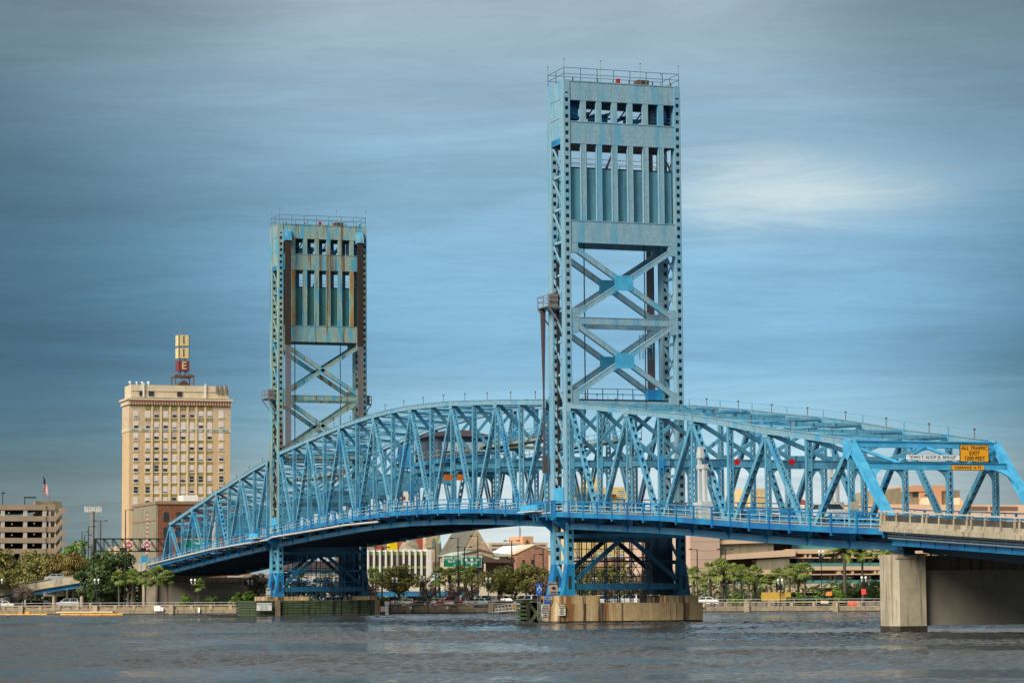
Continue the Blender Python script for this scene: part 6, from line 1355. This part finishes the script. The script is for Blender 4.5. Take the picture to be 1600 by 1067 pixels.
# ------------------------------------------------------------------ left ramp, abutment, gantry
def ramp():
    th = thing('ramp_viaduct', 'rising cream concrete ramp with a blue girder at the lower left', 'viaduct', tuple(G(70, 18)))
    pts = [(-60, 925.5, 20), (0, 917.5, 18), (40, 911, 18), (80, 904.5, 18), (120, 898, 18), (146, 893.5, 18)]
    P = []
    for px, py, bk in pts: p = G(px, bk); p.z = Zat(p, px, py); P.append(p)
    back = Vector((FW.x, FW.y, 0)).normalized()
    mb, mr_, mg, md = MB(), MB(), MB(), MB()
    for a_, b_ in zip(P, P[1:]):
        mb.bar(a_ - Vector((0, 0, .72)), b_ - Vector((0, 0, .72)), .25, 1.0, side=back); mb.bar(a_ - Vector((0, 0, 1.3)), b_ - Vector((0, 0, 1.3)), .5, .18, side=back)
        mr_.bar(a_, b_, .1, .1, side=back); mr_.box(a_.x - .06, a_.x + .06, a_.y - .06, a_.y + .06, a_.z - .3, a_.z)
        md.bar(a_ - Vector((0, 0, 1.35)) + back * 4, b_ - Vector((0, 0, 1.35)) + back * 4, 8, .25, side=back)
    for a_, b_ in zip(P[1:], P[2:]): mg.bar(a_ - Vector((0, 0, 1.75)) + back * .6, b_ - Vector((0, 0, 1.85)) + back * .6, .3, .75, side=back)
    mb.build('parapet', CONC2, th); mr_.build('hand_rail', GREYM, th); mg.build('girder', PB, th); md.build('deck', CONC3, th)
    a_ = G(-45, 18); b_ = G(11, 18); mb = MB(); mb.bar(a_ + Vector((0, 0, .8)), b_ + Vector((0, 0, .8)), 1.2, 2.2, side=back); mb.bar(b_ + Vector((0, 0, .8)), b_ + back * 8 + Vector((0, 0, .8)), .8, 2.6, side=(0, 1, 0)); mb.build('abutment', CONC2, th)
    for (pa, pb, pc, cols_) in ((68, 100, 923, (84.5,)), (123, 150, 916, (128, 142.5))):
        q0, q1 = G(pa, 18.8), G(pb, 21); z = Zat(q0, pa, pc); mb = MB(); mb.bar(Vector((q0.x, q0.y, z - .45)), Vector((q1.x, q1.y, z - .45)), 1.0, .85, side=back); mb.build('pier_cap', CONC2, th)
        for c_ in cols_: q = G(c_, 19.5); m_ = MB(); m_.cyl(q, (q.x, q.y, z - .85), .34, .3, n=10); m_.build('pier_column', CONC2, th)
    return th
ramp()
# upper approach from the left end of the bridge
th = thing('approach_viaduct', 'cream concrete approach road on round columns at the left end of the bridge', 'viaduct', (-205, 5, LANDZ)); mb = MB(); md = MB()
L0 = [(x, -2.2 - max(0, -198 - x) * .12, C_(x) + 1.2) for x in (-196.8, -205, -215, -228, -245, -270, -300)]
for a_, b_ in zip(L0, L0[1:]): a_, b_ = Vector(a_), Vector(b_); mb.bar(a_ + Vector((0, 0, .3)), b_ + Vector((0, 0, .3)), .3, 1.3); mb.bar(a_ - Vector((0, 0, .4)), b_ - Vector((0, 0, .4)), .7, .2); md.bar(a_ + Vector((0, 9.5, -.4)), b_ + Vector((0, 9.5, -.4)), 19, .4); md.bar(a_ + Vector((0, 1.5, -1.0)), b_ + Vector((0, 1.5, -1.0)), .4, 1.0)
mb.build('parapet', CONC2, th); md.build('deck', CONC3, th)
for px in (197.5, 208.5, 219.5): q = onX(px, 925, -222.0 + (208 - px) * .6); m_ = MB(); m_.cyl((q.x, q.y, LANDZ), (q.x, q.y, C_(q.x)), .5, .42, n=10); m_.build('column', CONC2, th)
ab = thing('bridge_abutment', 'broad beige abutment wall under the far-left end of the bridge', 'abutment', (-197, WD / 2, LANDZ)); xa = -197.6
m_ = MB(); m_.box(xa - 2, xa, -1.5, 18.5, LANDZ, C_(xa) - .5); m_.build('wall', CONC3, ab); m_ = MB()
for y in (-2.4, 17.0): m_.box(xa - 2.2, xa + .6, y, y + 2.0, LANDZ, C_(xa) - .6); m_.box(xa - 2.3, xa + .7, y - .3, y + 2.3, C_(xa) - 1.2, C_(xa) - .5)
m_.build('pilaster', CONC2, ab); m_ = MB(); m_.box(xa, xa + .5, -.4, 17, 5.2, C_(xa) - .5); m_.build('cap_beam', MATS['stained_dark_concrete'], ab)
# sign gantry
Xg = -225.0; t_ = thing('sign_gantry', 'dark steel truss gantry carrying signs over the road left of the bridge', 'gantry', (Xg, yof(Xg, 200), LANDZ)); Yg = lambda px: yof(Xg, px, 850); Zg = lambda py: zof(Xg, py, 200); mb = MB(); y0, y1 = Yg(149.5), Yg(262)
for x in (Xg, Xg - 1.2):
    for py in (841.5, 861): mb.bar((x, y0, Zg(py)), (x, y1, Zg(py)), .16, .2, side=(1, 0, 0))
    pxs = [149.5 + 14 * i for i in range(9)]
    for i, (a_, b_) in enumerate(zip(pxs, pxs[1:])): mb.bar((x, Yg(a_), Zg(841.5)), (x, Yg(b_), Zg(861)), .1, .12, side=(1, 0, 0)); mb.bar((x, Yg(b_), Zg(841.5)), (x, Yg(b_), Zg(861)), .1, .1, side=(1, 0, 0))
mb.build('truss', BLACK, t_); mb = MB()
for x in (Xg, Xg - 1.2): mb.box(x - .12, x + .12, y0 - .12, y0 + .12, LANDZ, Zg(841)); mb.box(x - .12, x + .12, y1 - .12, y1 + .12, LANDZ, Zg(841))
mb.build('post', BLACK, t_)
for px, lab in ((201, 'left no-entry sign on the gantry'), (229, 'right no-entry sign on the gantry, behind the striped barrier arm')):
    y, z = Yg(px), Zg(851.3); s_ = thing('no_entry_sign', 'round red ' + lab, 'road sign', (Xg, y, z), 'no-entry signs on the gantry'); r = .62; MB().box(Xg + .12, Xg + .16, y - r * 1.1, y + r * 1.1, z - r * 1.1, z + r * 1.1).build('back_board', SWHITE, s_); m_ = MB(); m_.prism([(Xg + .17, y + r * math.cos(k * .3491), z + r * math.sin(k * .3491)) for k in range(18)], (.03, 0, 0)); m_.build('disc', SRED, s_); MB().box(Xg + .2, Xg + .22, y - .45, y + .45, z - .1, z + .1).build('bar', SWHITE, s_)
    text_mesh('DO NOT', .24, (Xg + .21, y, z + .3), (0, 1, 0), (0, 0, 1), SWHITE, 'lettering', s_); text_mesh('ENTER', .24, (Xg + .21, y, z - .3), (0, 1, 0), (0, 0, 1), SWHITE, 'lettering', s_)
for px, lab in ((192.3, 'left'), (224.3, 'right')):
    MB_ = MB().box(Xg + .15, Xg + .5, Yg(px - 5.5), Yg(px + 5.5), Zg(861.5), Zg(855.5)); tag(MB_.build('signal_box', BLACK), 'black lane signal box, %s of the two on the gantry' % lab, 'signal box', 'signal boxes on the gantry')
Xb = -199.5; yb = yof(Xb, 229.5, 850); br = thing('barrier', 'raised red and white striped barrier arm at the left end of the bridge', 'barrier', (Xb, yb, C_(Xb) + 1.3)); zz0, zz1 = zof(Xb, 872, 229), zof(Xb, 799, 229); n = 22
for k, m_ in ((0, SWHITE), (1, SRED)):
    mb = MB()
    for i in range(n):
        if i % 2 == k: a_ = i / n; b_ = (i + 1) / n; mb.hexa([(Xb - .05, yb - .1 + .12 * a_, clerp(zz0, zz1, a_)), (Xb + .05, yb - .1 + .12 * a_, clerp(zz0, zz1, a_)), (Xb + .05, yb + .1 + .05 * a_, clerp(zz0, zz1, a_)), (Xb - .05, yb + .1 + .05 * a_, clerp(zz0, zz1, a_)), (Xb - .05, yb - .1 + .12 * b_, clerp(zz0, zz1, b_)), (Xb + .05, yb - .1 + .12 * b_, clerp(zz0, zz1, b_)), (Xb + .05, yb + .1 + .05 * b_, clerp(zz0, zz1, b_)), (Xb - .05, yb + .1 + .05 * b_, clerp(zz0, zz1, b_))])
    mb.build('white_stripes' if k == 0 else 'red_stripes', m_, br)
MB().box(Xb - .3, Xb + .3, yb - 1.0, yb + .2, C_(Xb) + .6, zz0 + .4).build('housing', PR, br)
# green road signs
def gsign(X_, p, label, lines, cat='road sign'):
    t_, (a_, b_, c_, d_) = sign('road_sign', label, cat, X_, *p, SGREEN, lines, SWHITE, SWHITE, bold=.01); mb = MB()
    return t_, (a_, b_, c_, d_)
t_, (a_, b_, c_, d_) = gsign(-235.0, (692.5, 721.2, 867.5, 885.5), 'left of the two green road signs, with a dividing line and down arrow', [('Riverwalk  Landing', .2, .24, .5), ('Bay St', .52, .26, .45)]); mb = MB(); mb.box(-234.98, -234.96, a_ + .1, b_ - .1, d_ - (d_ - c_) * .38, d_ - (d_ - c_) * .35); y = a_ + (b_ - a_) * .62; z = c_ + .25; mb.prism([(-234.98, y - .3, z + .25), (-234.98, y, z), (-234.98, y + .3, z + .25), (-234.98, y, z + .18)], (.02, 0, 0)); mb.build('arrow', SWHITE, t_)
MB().box(-235.3, -235.1, a_ + 1, a_ + 1.2, LANDZ, d_).build('post', BLACK, t_)
t_, (a_, b_, c_, d_) = gsign(-235.0, (721.7, 752.5, 867.5, 885.5), 'right of the two green road signs, with three white route shields', [('SOUTH  NORTH  WEST', .13, .2, .5), ('Ocean St', .62, .28, .5)]); mb = MB()
for f in (.2, .5, .8): y = a_ + (b_ - a_) * f; z = c_ + (d_ - c_) * .63; mb.prism([(-234.98, y + .3 * math.cos(k * .785), z + .3 * math.sin(k * .785)) for k in range(8)], (.02, 0, 0))
mb.build('route_shields', SWHITE, t_); y = (a_ + b_) / 2; z = c_ + .2; m_ = MB(); m_.prism([(-234.98, y - .25, z + .3), (-234.98, y, z), (-234.98, y + .25, z + .3), (-234.98, y, z + .45)], (.02, 0, 0)); m_.build('arrow', SWHITE, t_); MB().box(-235.3, -235.1, b_ + .1, b_ + .35, LANDZ, d_).build('post', BLACK, t_)
gsign(-202.0, (287, 334, 842, 860), 'green road sign behind the far-left truss, below the brown brick building', [('Main St', .35, .3, .5)])

# cream road wall with blue girder behind the car park
def wallrun(px0, px1, pa, pb, back, m, name, label, cat, girder=None, thick=.4):
    bk = Vector((FW.x, FW.y, 0)).normalized(); a_, b_ = G(px0, back), G(px1, back); t_ = thing(name, label, cat, tuple((a_ + b_) / 2)); z1, z0 = Zat(a_, px0, pa), Zat(a_, px0, pb); mb = MB(); mb.bar(Vector((a_.x, a_.y, (z0 + z1) / 2)), Vector((b_.x, b_.y, (z0 + z1) / 2)), thick, z1 - z0, side=bk); mb.build('wall', m, t_)
    if girder: zg = Zat(a_, px0, girder); mb = MB(); mb.bar(Vector((a_.x, a_.y, (z0 + zg) / 2)), Vector((b_.x, b_.y, (z0 + zg) / 2)), thick * .6, z0 - zg, side=bk); mb.build('girder', PB, t_)
    return t_
CW2 = mat('cream_wall', (.60, .52, .38), .85, var=.1, stain=(.35, .3, .2), stain_amt=.15)
wallrun(570, 752, 912, 924, 34, CW2, 'elevated_road', 'low cream elevated road with a blue girder behind the car park', 'elevated road', 931)
wallrun(748, 860, 916, 931, 32, CW2, 'boundary_wall', 'cream boundary wall behind the car park left of the near tower', 'wall')
wallrun(1190, 1236, 925, 938, 4, mat('ochre_hoarding', (.42, .26, .03), .8, var=.15), 'hoarding', 'ochre yellow hoarding among the right palms', 'hoarding')
wallrun(1325, 1343, 938, 947, 1.5, mat('orange_barrier', (.75, .09, .02), .6), 'safety_barrier', 'orange-red safety barrier on the seawall near the right pier', 'barrier')
wallrun(1291, 1300, 925, 930, 3, mat('orange_sign_panel', (.85, .20, .01), .5), 'warning_sign', 'orange rectangular warning sign among the right bushes', 'sign')
wallrun(1346.5, 1353, 920, 928, 2.5, mat('red_sign_panel', (.8, .03, .02), .5), 'warning_sign', 'red warning sign on the lamp post near the right pier', 'sign')
wallrun(385, 405, 925, 941, 26, PB, 'blue_hoarding', 'blue screen glimpsed left of the far tower', 'screen')

# ------------------------------------------------------------------ cars
TYRE = mat('tyre', (.02, .02, .02), .8); HUB = mat('wheel_hub', (.3, .3, .32), .35, metal=.6); CGL = mat('car_glass', (.02, .03, .035), .08, spec=.8); TAIL = mat('tail_light', (.45, .01, .01), .3); HEADL = mat('head_light', (.75, .75, .7), .2)
def paintm(n, c): return mat('car_paint_' + n, c, .25, var=.03, spec=.6, coat=.5)
CP_ = {'white': paintm('white', (.72, .72, .70)), 'silver': paintm('silver', (.40, .41, .42)), 'dark grey': paintm('dark_grey', (.07, .075, .08)), 'black': paintm('black', (.02, .02, .022)), 'red': paintm('red', (.32, .015, .015)), 'pale teal': paintm('pale_teal', (.42, .55, .52)), 'grey': paintm('grey', (.18, .19, .20))}
PROF = {'sedan': (4.6, 1.8, [(-2.3, .35), (-2.3, .85), (-1.9, 1.0), (1.1, .95), (2.2, .75), (2.3, .35)], [(-1.7, .98), (-1.1, 1.42), (.35, 1.42), (1.15, .95)]),
        'suv': (4.7, 1.9, [(-2.35, .4), (-2.35, 1.1), (-2.2, 1.15), (1.1, 1.1), (2.25, .95), (2.35, .4)], [(-2.25, 1.13), (-1.95, 1.75), (.2, 1.75), (1.1, 1.1)]),
        'van': (5.0, 1.95, [(-2.5, .35), (-2.5, 1.1), (-2.4, 1.15), (1.5, 1.1), (2.4, .9), (2.5, .35)], [(-2.42, 1.13), (-2.25, 1.85), (.6, 1.8), (1.6, 1.1)]),
        'pickup': (5.5, 1.95, [(-2.75, .45), (-2.75, 1.1), (1.3, 1.1), (2.65, 1.0), (2.75, .45)], [(-.6, 1.08), (-.45, 1.75), (.7, 1.75), (1.4, 1.08)])}
def make_car(kind, colr):
    Ln, W_, body, cab = PROF[kind]; th = thing(kind if kind != 'suv' else 'suv', 'x', kind if kind != 'suv' else 'suv'); pm = CP_[colr]; h = W_ / 2
    mb = MB(); mb.prism([(x, -h, z) for x, z in body], (0, W_, 0)); c2 = [(x, z) for x, z in cab]
    k = len(mb.v); ins = .17
    lo_ = [(x, z) for x, z in (cab[0], cab[3])]; 
    mb.hexa([(cab[0][0], -h + .03, cab[0][1]), (cab[3][0], -h + .03, cab[3][1]), (cab[3][0], h - .03, cab[3][1]), (cab[0][0], h - .03, cab[0][1]), (cab[1][0], -h + ins, cab[1][1]), (cab[2][0], -h + ins, cab[2][1]), (cab[2][0], h - ins, cab[2][1]), (cab[1][0], h - ins, cab[1][1])]); bo = mb.build('body', pm, th, local=True)
    bv = bo.modifiers.new('b', 'BEVEL'); bv.width = .06; bv.segments = 2
    # glass: slightly proud panes on all four sides of the cabin
    def lerp2(a_, b_, t_): return (a_[0] + (b_[0] - a_[0]) * t_, a_[1] + (b_[1] - a_[1]) * t_)
    g_ = MB()
    for s_ in (-1, 1):
        A = lerp2(cab[0], cab[1], .18), lerp2(cab[3], cab[2], .18), lerp2(cab[3], cab[2], .88), lerp2(cab[0], cab[1], .88); cxm = (cab[0][0] + cab[3][0]) / 2
        yy = lambda z: s_ * (h - .03 + .012 - (ins - .03) * (z - cab[0][1]) / (cab[1][1] - cab[0][1]))
        for (f0, f1) in ((.06, .47), (.52, .93)):
            q = [(A[0][0] + (A[1][0] - A[0][0]) * f0, A[0][1]), (A[0][0] + (A[1][0] - A[0][0]) * f1, A[0][1]), (A[3][0] + (A[2][0] - A[3][0]) * f1, A[3][1]), (A[3][0] + (A[2][0] - A[3][0]) * f0, A[3][1])]; g_.quad(*[(x, yy(z), z) for x, z in (q if s_ < 0 else q[::-1])])
    g_.build('side_windows', CGL, th, local=True)
    for (a_, b_, nm, sg) in ((cab[0], cab[1], 'rear_window', -1), (cab[3], cab[2], 'windscreen', 1)):
        m_ = MB(); p, q = lerp2(a_, b_, .12), lerp2(a_, b_, .9); o = .015 * sg; w1, w2 = h - .14, h - ins - .08; m_.quad((p[0] + o, -w1, p[1]), (p[0] + o, w1, p[1]), (q[0] + o, w2, q[1]), (q[0] + o, -w2, q[1])); m_.build(nm, CGL, th, local=True)
    if kind == 'pickup': MB().box(-2.6, -.75, -h + .12, h - .12, 1.101, 1.104).build('cargo_bed', BLACK, th, local=True)
    for x in (-Ln * .3, Ln * .31):
        for s_ in (-1, 1):
            m_ = MB(); m_.cyl((x, s_ * (h - .2), .34), (x, s_ * (h + .015), .34), .34, n=14); w_ = m_.build('wheel', TYRE, th, local=True); m2 = MB(); m2.cyl((x, s_ * (h + .012), .34), (x, s_ * (h + .03), .34), .2, n=10); m2.build('rim', HUB, w_, local=True)
    for s_ in (-1, 1):
        MB().box(-Ln / 2 - .02, -Ln / 2 + .1, s_ * (h - .3) - .12, s_ * (h - .3) + .12, body[1][1] - .3, body[1][1] - .02).build('tail_light', TAIL, th, local=True); MB().box(Ln / 2 - .12, Ln / 2 + .02, s_ * (h - .32) - .16, s_ * (h - .32) + .16, .6, .76).build('headlight', HEADL, th, local=True)
    MB().box(-Ln / 2 - .015, -Ln / 2 + .01, -.26, .26, .62, .76).build('number_plate', SWHITE, th, local=True)
    return th
pool = {}
def car(kind, colr, px, back, head, label, group='cars parked behind the seawall'):
    P = G(px, back); P.z += .02; key = (kind, colr); rz = math.atan2(FW.y, FW.x) + R(head)
    if key in pool: o = copy_thing(pool[key], P, rz, label, group)
    else: o = pool[key] = make_car(kind, colr); o.location = P; o.rotation_euler = (0, 0, rz); o['label'] = label; o['group'] = group
    return o
for a_ in (('sedan', 'dark grey', 592, 9, 80, 'dark grey sedan beside the right leg of the far tower'), ('pickup', 'white', 612, 8, 35, 'white pickup truck left of the first car park oak'), ('van', 'white', 641, 11, 8, 'white van seen from behind, right of the first oak'), ('sedan', 'white', 637.5, 5.5, 0, 'white sedan in front of the white van'), ('suv', 'dark grey', 656, 10, -30, 'dark grey suv right of the white van'), ('sedan', 'black', 671, 11, 10, 'black sedan left of a white sedan by the globe lamp'), ('sedan', 'white', 686, 10, 80, 'white sedan seen side-on left of the red pickup'),
           ('pickup', 'red', 709, 8, 60, 'dark red pickup truck between the two bare trees'), ('sedan', 'white', 730, 7.5, 20, 'white sedan right of the red pickup'), ('sedan', 'pale teal', 751, 7, 55, 'pale teal sedan near the middle globe lamp'), ('van', 'white', 756, 13, 10, 'white van behind the pale teal sedan'), ('suv', 'silver', 771, 9, 70, 'silver suv right of the middle globe lamp'), ('sedan', 'black', 788, 8, 80, 'black sedan behind the oak trunks'), ('sedan', 'dark grey', 801, 10, 10, 'dark grey sedan between the black sedan and white minivan'), ('van', 'white', 822, 7, 40, 'white minivan with red tail lights above the timber fender'), ('suv', 'grey', 840, 8, 60, 'grey suv left of the blue bridge sign'),
           ('van', 'white', 886, 8, 30, 'white van seen between the near tower legs, at the left'), ('sedan', 'silver', 905, 10, 80, 'silver sedan seen through the near tower legs'), ('suv', 'white', 936, 9, 10, 'white suv in the middle of the near tower legs'), ('van', 'silver', 955, 11, 5, 'silver van seen through the near tower legs'), ('sedan', 'dark grey', 921, 8, 20, 'dark grey sedan beside the white suv under the near tower'), ('van', 'white', 985, 10, 40, 'white van at the right side of the near tower legs'), ('suv', 'silver', 104.5, 21, 86, 'silver suv parked side-on under the left ramp'), ('sedan', 'white', 2, 14, 90, 'white car at the left edge by the ramp wall'), ('sedan', 'red', 150, 24, 80, 'red sedan under the right end of the left ramp'), ('sedan', 'red', 62, 26, 60, 'red sedan in the dark below the left ramp'), ('sedan', 'white', 1100, 4, 80, 'white sedan right of the near pier among the palms'), ('sedan', 'white', 402, 14, 80, 'white sedan left of the far tower'), ('sedan', 'silver', 478, 9, 80, 'silver sedan left of centre under the far tower'), ('suv', 'white', 515, 9, 70, 'white suv under the far tower'), ('sedan', 'dark grey', 545, 9, 85, 'dark grey sedan under the far tower, at the right'), ('sedan', 'black', 322, 14, 0, 'black car parked against the left abutment wall')): car(*a_)
o = car('sedan', 'silver', 91, 20.5, -82, 'silver car driving on the left ramp', None); 
if 'group' in o: del o['group']
o.location.z = Zat(o.location, 91, 909.5)

# ------------------------------------------------------------------ small signs at the water
def post_sign(X_, p, m, lines, ink, label, post=None, border=None, cat='sign'):
    t_, (a_, b_, c_, d_) = sign('notice_sign', label, cat, X_, *p, m, lines, ink, border)
    if post is not None:
        mb = MB()
        for f in (.25, .75): y = a_ + (b_ - a_) * f; mb.box(X_ - .14, X_ - .08, y - .04, y + .04, post, c_ + .1)
        mb.build('posts', GREYM, t_)
    return t_
t_ = post_sign(1.5, (838.5, 846.8, 912, 928.5), SBLUE, [], SWHITE, 'tall blue sign with a white bridge symbol at the near pier', .5)
y = onX(842.7, 920, 1.5).y; z = onX(842.7, 919, 1.5).z; mb = MB(); X_ = 1.52
mb.box(X_, X_ + .02, y - .2, y + .2, z - .02, z + .08); mb.box(X_, X_ + .02, y - .22, y - .14, z - .22, z + .04); mb.box(X_, X_ + .02, y + .14, y + .22, z - .22, z + .04); mb.box(X_, X_ + .02, y - .04, y + .04, z, z + .32); mb.box(X_, X_ + .02, y - .04, y + .04, z - .42, z - .28); mb.build('symbol', SWHITE, t_)
t_ = post_sign(.6, (858, 871, 909.5, 927.5), mat('faded_sign', (.50, .38, .30), .6), [('RESTRICTED', .14, .17, .5), ('ZONE', .86, .2, .5)], INK, 'faded pinkish sign with a black arrow on posts at the near pier', 2.9); y = onX(864.5, 919, .6).y; z = onX(864.5, 918.5, .6).z; m_ = MB(); m_.prism([(.62, y - .25, z), (.62, y + .1, z - .22), (.62, y + .1, z + .22)], (.02, 0, 0)); m_.box(.62, .64, y + .1, y + .28, z - .05, z + .05); m_.build('arrow', INK, t_)
post_sign(.5, (850.5, 860.8, 930, 943.3), SBLUE, [('VERTICAL', .2, .2, .5), ('CLEARANCE', .42, .18, .5), ('35 FT', .64, .2, .5)], SWHITE, 'small blue notice on the left corner of the near pier')
post_sign(.4, (846.5, 856.8, 944.6, 965), SWHITE, [('LIFT 35', .12, .15, .5), ('BRIDGE', .29, .15, .5), ('OPENS ON', .46, .13, .5), ('SIGNAL', .62, .14, .5), ('3 MIN', .79, .15, .5), ('WARNING', .93, .12, .5)], INK, 'tall white notice with black lines, left one on the near pier')
post_sign(1.75, (872.3, 883.5, 944.6, 961.2), mat('cream_sign', (.78, .72, .55), .5), [('NO WAKE', .12, .13, .5), ('MINIMUM', .3, .12, .5), ('SPEED', .48, .12, .5), ('ZONE 24', .66, .12, .5), ('HOURS', .84, .12, .5)], INK, 'squarer cream notice, right one on the near pier')
post_sign(FAR + 3.6, (401, 424.8, 941.5, 953.7), SWHITE, [('CONSTRUCTION AREA', .22, .2, .5), ('NEXT SPAN', .5, .2, .5), ('KEEP CLEAR', .78, .2, .5)], mat('teal_ink', (.02, .2, .22), .5), 'wide white notice on the green fender of the far pier', None, mat('pink_border', (.7, .35, .28), .5))
t_ = post_sign(FAR + 1.6, (416, 422.5, 918.5, 932), mat('pale_sign', (.6, .55, .48), .6), [('KEEP', .2, .2, .5), ('OUT', .85, .2, .5)], INK, 'narrow pale sign with an arrow on posts at the far tower foot', 2.8)
post_sign(FAR + 3.4, (594.5, 602, 946.8, 955), SWHITE, [('SLOW', .3, .3, .5), ('SPEED', .7, .26, .5)], INK, 'small red-edged white sign at the right end of the far fender', .1, SRED)
t_ = thing('water_gauge', 'white vertical depth gauge board at the right end of the far fender', 'gauge', (FAR + 3.5, onX(604.7, 950, FAR + 3.5).y, 0)); y = onX(604.7, 950, FAR + 3.5).y; X_ = FAR + 3.5
MB().box(X_ - .08, X_, y - .22, y + .22, .15, onX(604.7, 944, X_).z).build('board', SWHITE, t_); MB().box(X_ - .08, X_ + .02, y - .36, y + .36, onX(604.7, 944, X_).z, onX(604.7, 939, X_).z).build('head_board', SWHITE, t_)
for i, c_ in enumerate('3210'): text_mesh(c_, .42, (X_ + .01, y, .5 + (3 - i) * .5), (0, 1, 0), (0, 0, 1), INK, 'numeral', t_)
def wall_sign(px0, px1, pa, pb, m, lab, tilt=0):
    P = G((px0 + px1) / 2, -.7); a_, b_ = G(px0, -.7), G(px1, -.7); z1, z0 = Zat(P, px0, pa), Zat(P, px0, pb); mb = MB(); mb.bar(Vector((a_.x, a_.y, (z0 + z1) / 2)), Vector((b_.x, b_.y, (z0 + z1) / 2)), .05, z1 - z0, side=(FW.x, FW.y, 0)); o = mb.build('notice_board', m); tag(o, lab, 'sign'); return o
wall_sign(241, 251, 946, 954, SWHITE, 'white notice board on the seawall below the left palms'); wall_sign(251.5, 255.5, 948, 954, mat('lilac_board', (.6, .58, .68), .5), 'small lilac notice beside the white board on the seawall')
wall_sign(309.5, 312.5, 948.5, 956, SWHITE, 'narrow white marker on the seawall before the abutment'); wall_sign(40, 46, 955, 959.5, YEL, 'small yellow marker on the seawall at the far left'); wall_sign(639.8, 643.3, 947, 951, SWHITE, 'small white marker on the seawall, left of the two between the towers'); wall_sign(697, 700.5, 946.5, 951, mat('pinkish_board', (.75, .6, .55), .5), 'small pinkish marker on the seawall, right of the two between the towers'); wall_sign(694, 709, 939.5, 943.5, mat('white_bench_board', (.72, .7, .66), .5), 'long white board above the seawall before the red pickup'); wall_sign(1282, 1294, 938, 942, CREAM, 'cream board on the seawall coping below the terraces'); wall_sign(1085, 1099, 944.5, 948, CREAM, 'cream ledge on the seawall right of the near pier')
# gangway
a_, b_ = G(773, -3.5), G(822, -8); gw = thing('gangway', 'white pipe-railed gangway sloping up from the seawall beside the timber fender', 'gangway', tuple(a_)); mb = MB(); WPIPE = mat('white_pipe', (.7, .68, .64), .4)
za0, za1, zb0, zb1 = Zat(a_, 773, 955), Zat(a_, 773, 946), Zat(b_, 822, 951), Zat(b_, 822, 940)
for t0 in (0, .5, 1): mb.bar(Vector((a_.x, a_.y, clerp(za0, za1, t0))), Vector((b_.x, b_.y, clerp(zb0, zb1, t0))), .07, .07, side=(1, 0, 0))
for i in range(9):
    t0, t1 = i / 9, (i + 1) / 9; p = a_.lerp(b_, t0); q = a_.lerp(b_, t1); zl, zh = clerp(za0, zb0, t0), clerp(za1, zb1, t0); mb.bar(Vector((p.x, p.y, zl)), Vector((p.x, p.y, zh)), .05, .05); mb.bar(Vector((p.x, p.y, zl)), Vector((q.x, q.y, clerp(za1, zb1, t1))), .04, .04)
mb.bar(Vector((a_.x, a_.y, za0 - .05)), Vector((b_.x, b_.y, zb0 - .05)), 1.2, .08, side=(FW.x, FW.y, 0)); mb.build('frame', WPIPE, gw)
p = G(801, -7); z = Zat(p, 801, 948); MB().box(p.x - .03, p.x + .03, p.y - .2, p.y + .2, z - .22, z + .22).build('yellow_plate', YEL, gw)
# floating booms
for (pa, pb, lab, m) in ((-10, 74, 'segmented yellow floating boom at the far left below the seawall', YEL), (95, 193, 'long yellow floating boom below the seawall, right of the gap', YEL)):
    a_, b_ = G(pa, -2.2), G(pb, -2.2 if pa < 0 else -1.8); a_.z = b_.z = .12; t_ = thing('floating_boom', lab, 'boom', tuple(a_), 'yellow floating booms'); mb = MB(); n = 9
    for i in range(n): mb.cyl(a_.lerp(b_, i / n), a_.lerp(b_, (i + .94) / n), .15, n=7)
    mb.build('floats', mat('boom_orange', (.72, .33, .01), .6, var=.3, scale=.5), t_)
a_, b_ = G(90, -1.2), G(178, -1.2); mb = MB(); mb.bar(a_ + Vector((0, 0, -.4)), b_ + Vector((0, 0, -.4)), .9, .22, side=(FW.x, FW.y, 0)); tag(mb.build('floating_walkway', CREAM), 'pale floating walkway at the foot of the seawall behind the long boom', 'pontoon')
# traffic on the bridge
for X_, Yl, kind, c_, lab in ((-80, 3.5, 'suv', 'white', 'white suv driving on the lift span'), (20, 3.2, 'sedan', 'dark grey', 'dark car driving on the right-hand span'), (42, 9.5, 'suv', 'white', 'white suv on the right-hand span far lane')):
    o = car(kind, c_, 700, 30, 0, lab, None); o.location = (X_, Yl, C_(X_) + 1.22); o.rotation_euler = (0, 0, math.pi if Yl < 6 else 0)
    if 'group' in o: del o['group']
for o in bpy.data.objects:
    if '_w' in o: del o['_w']
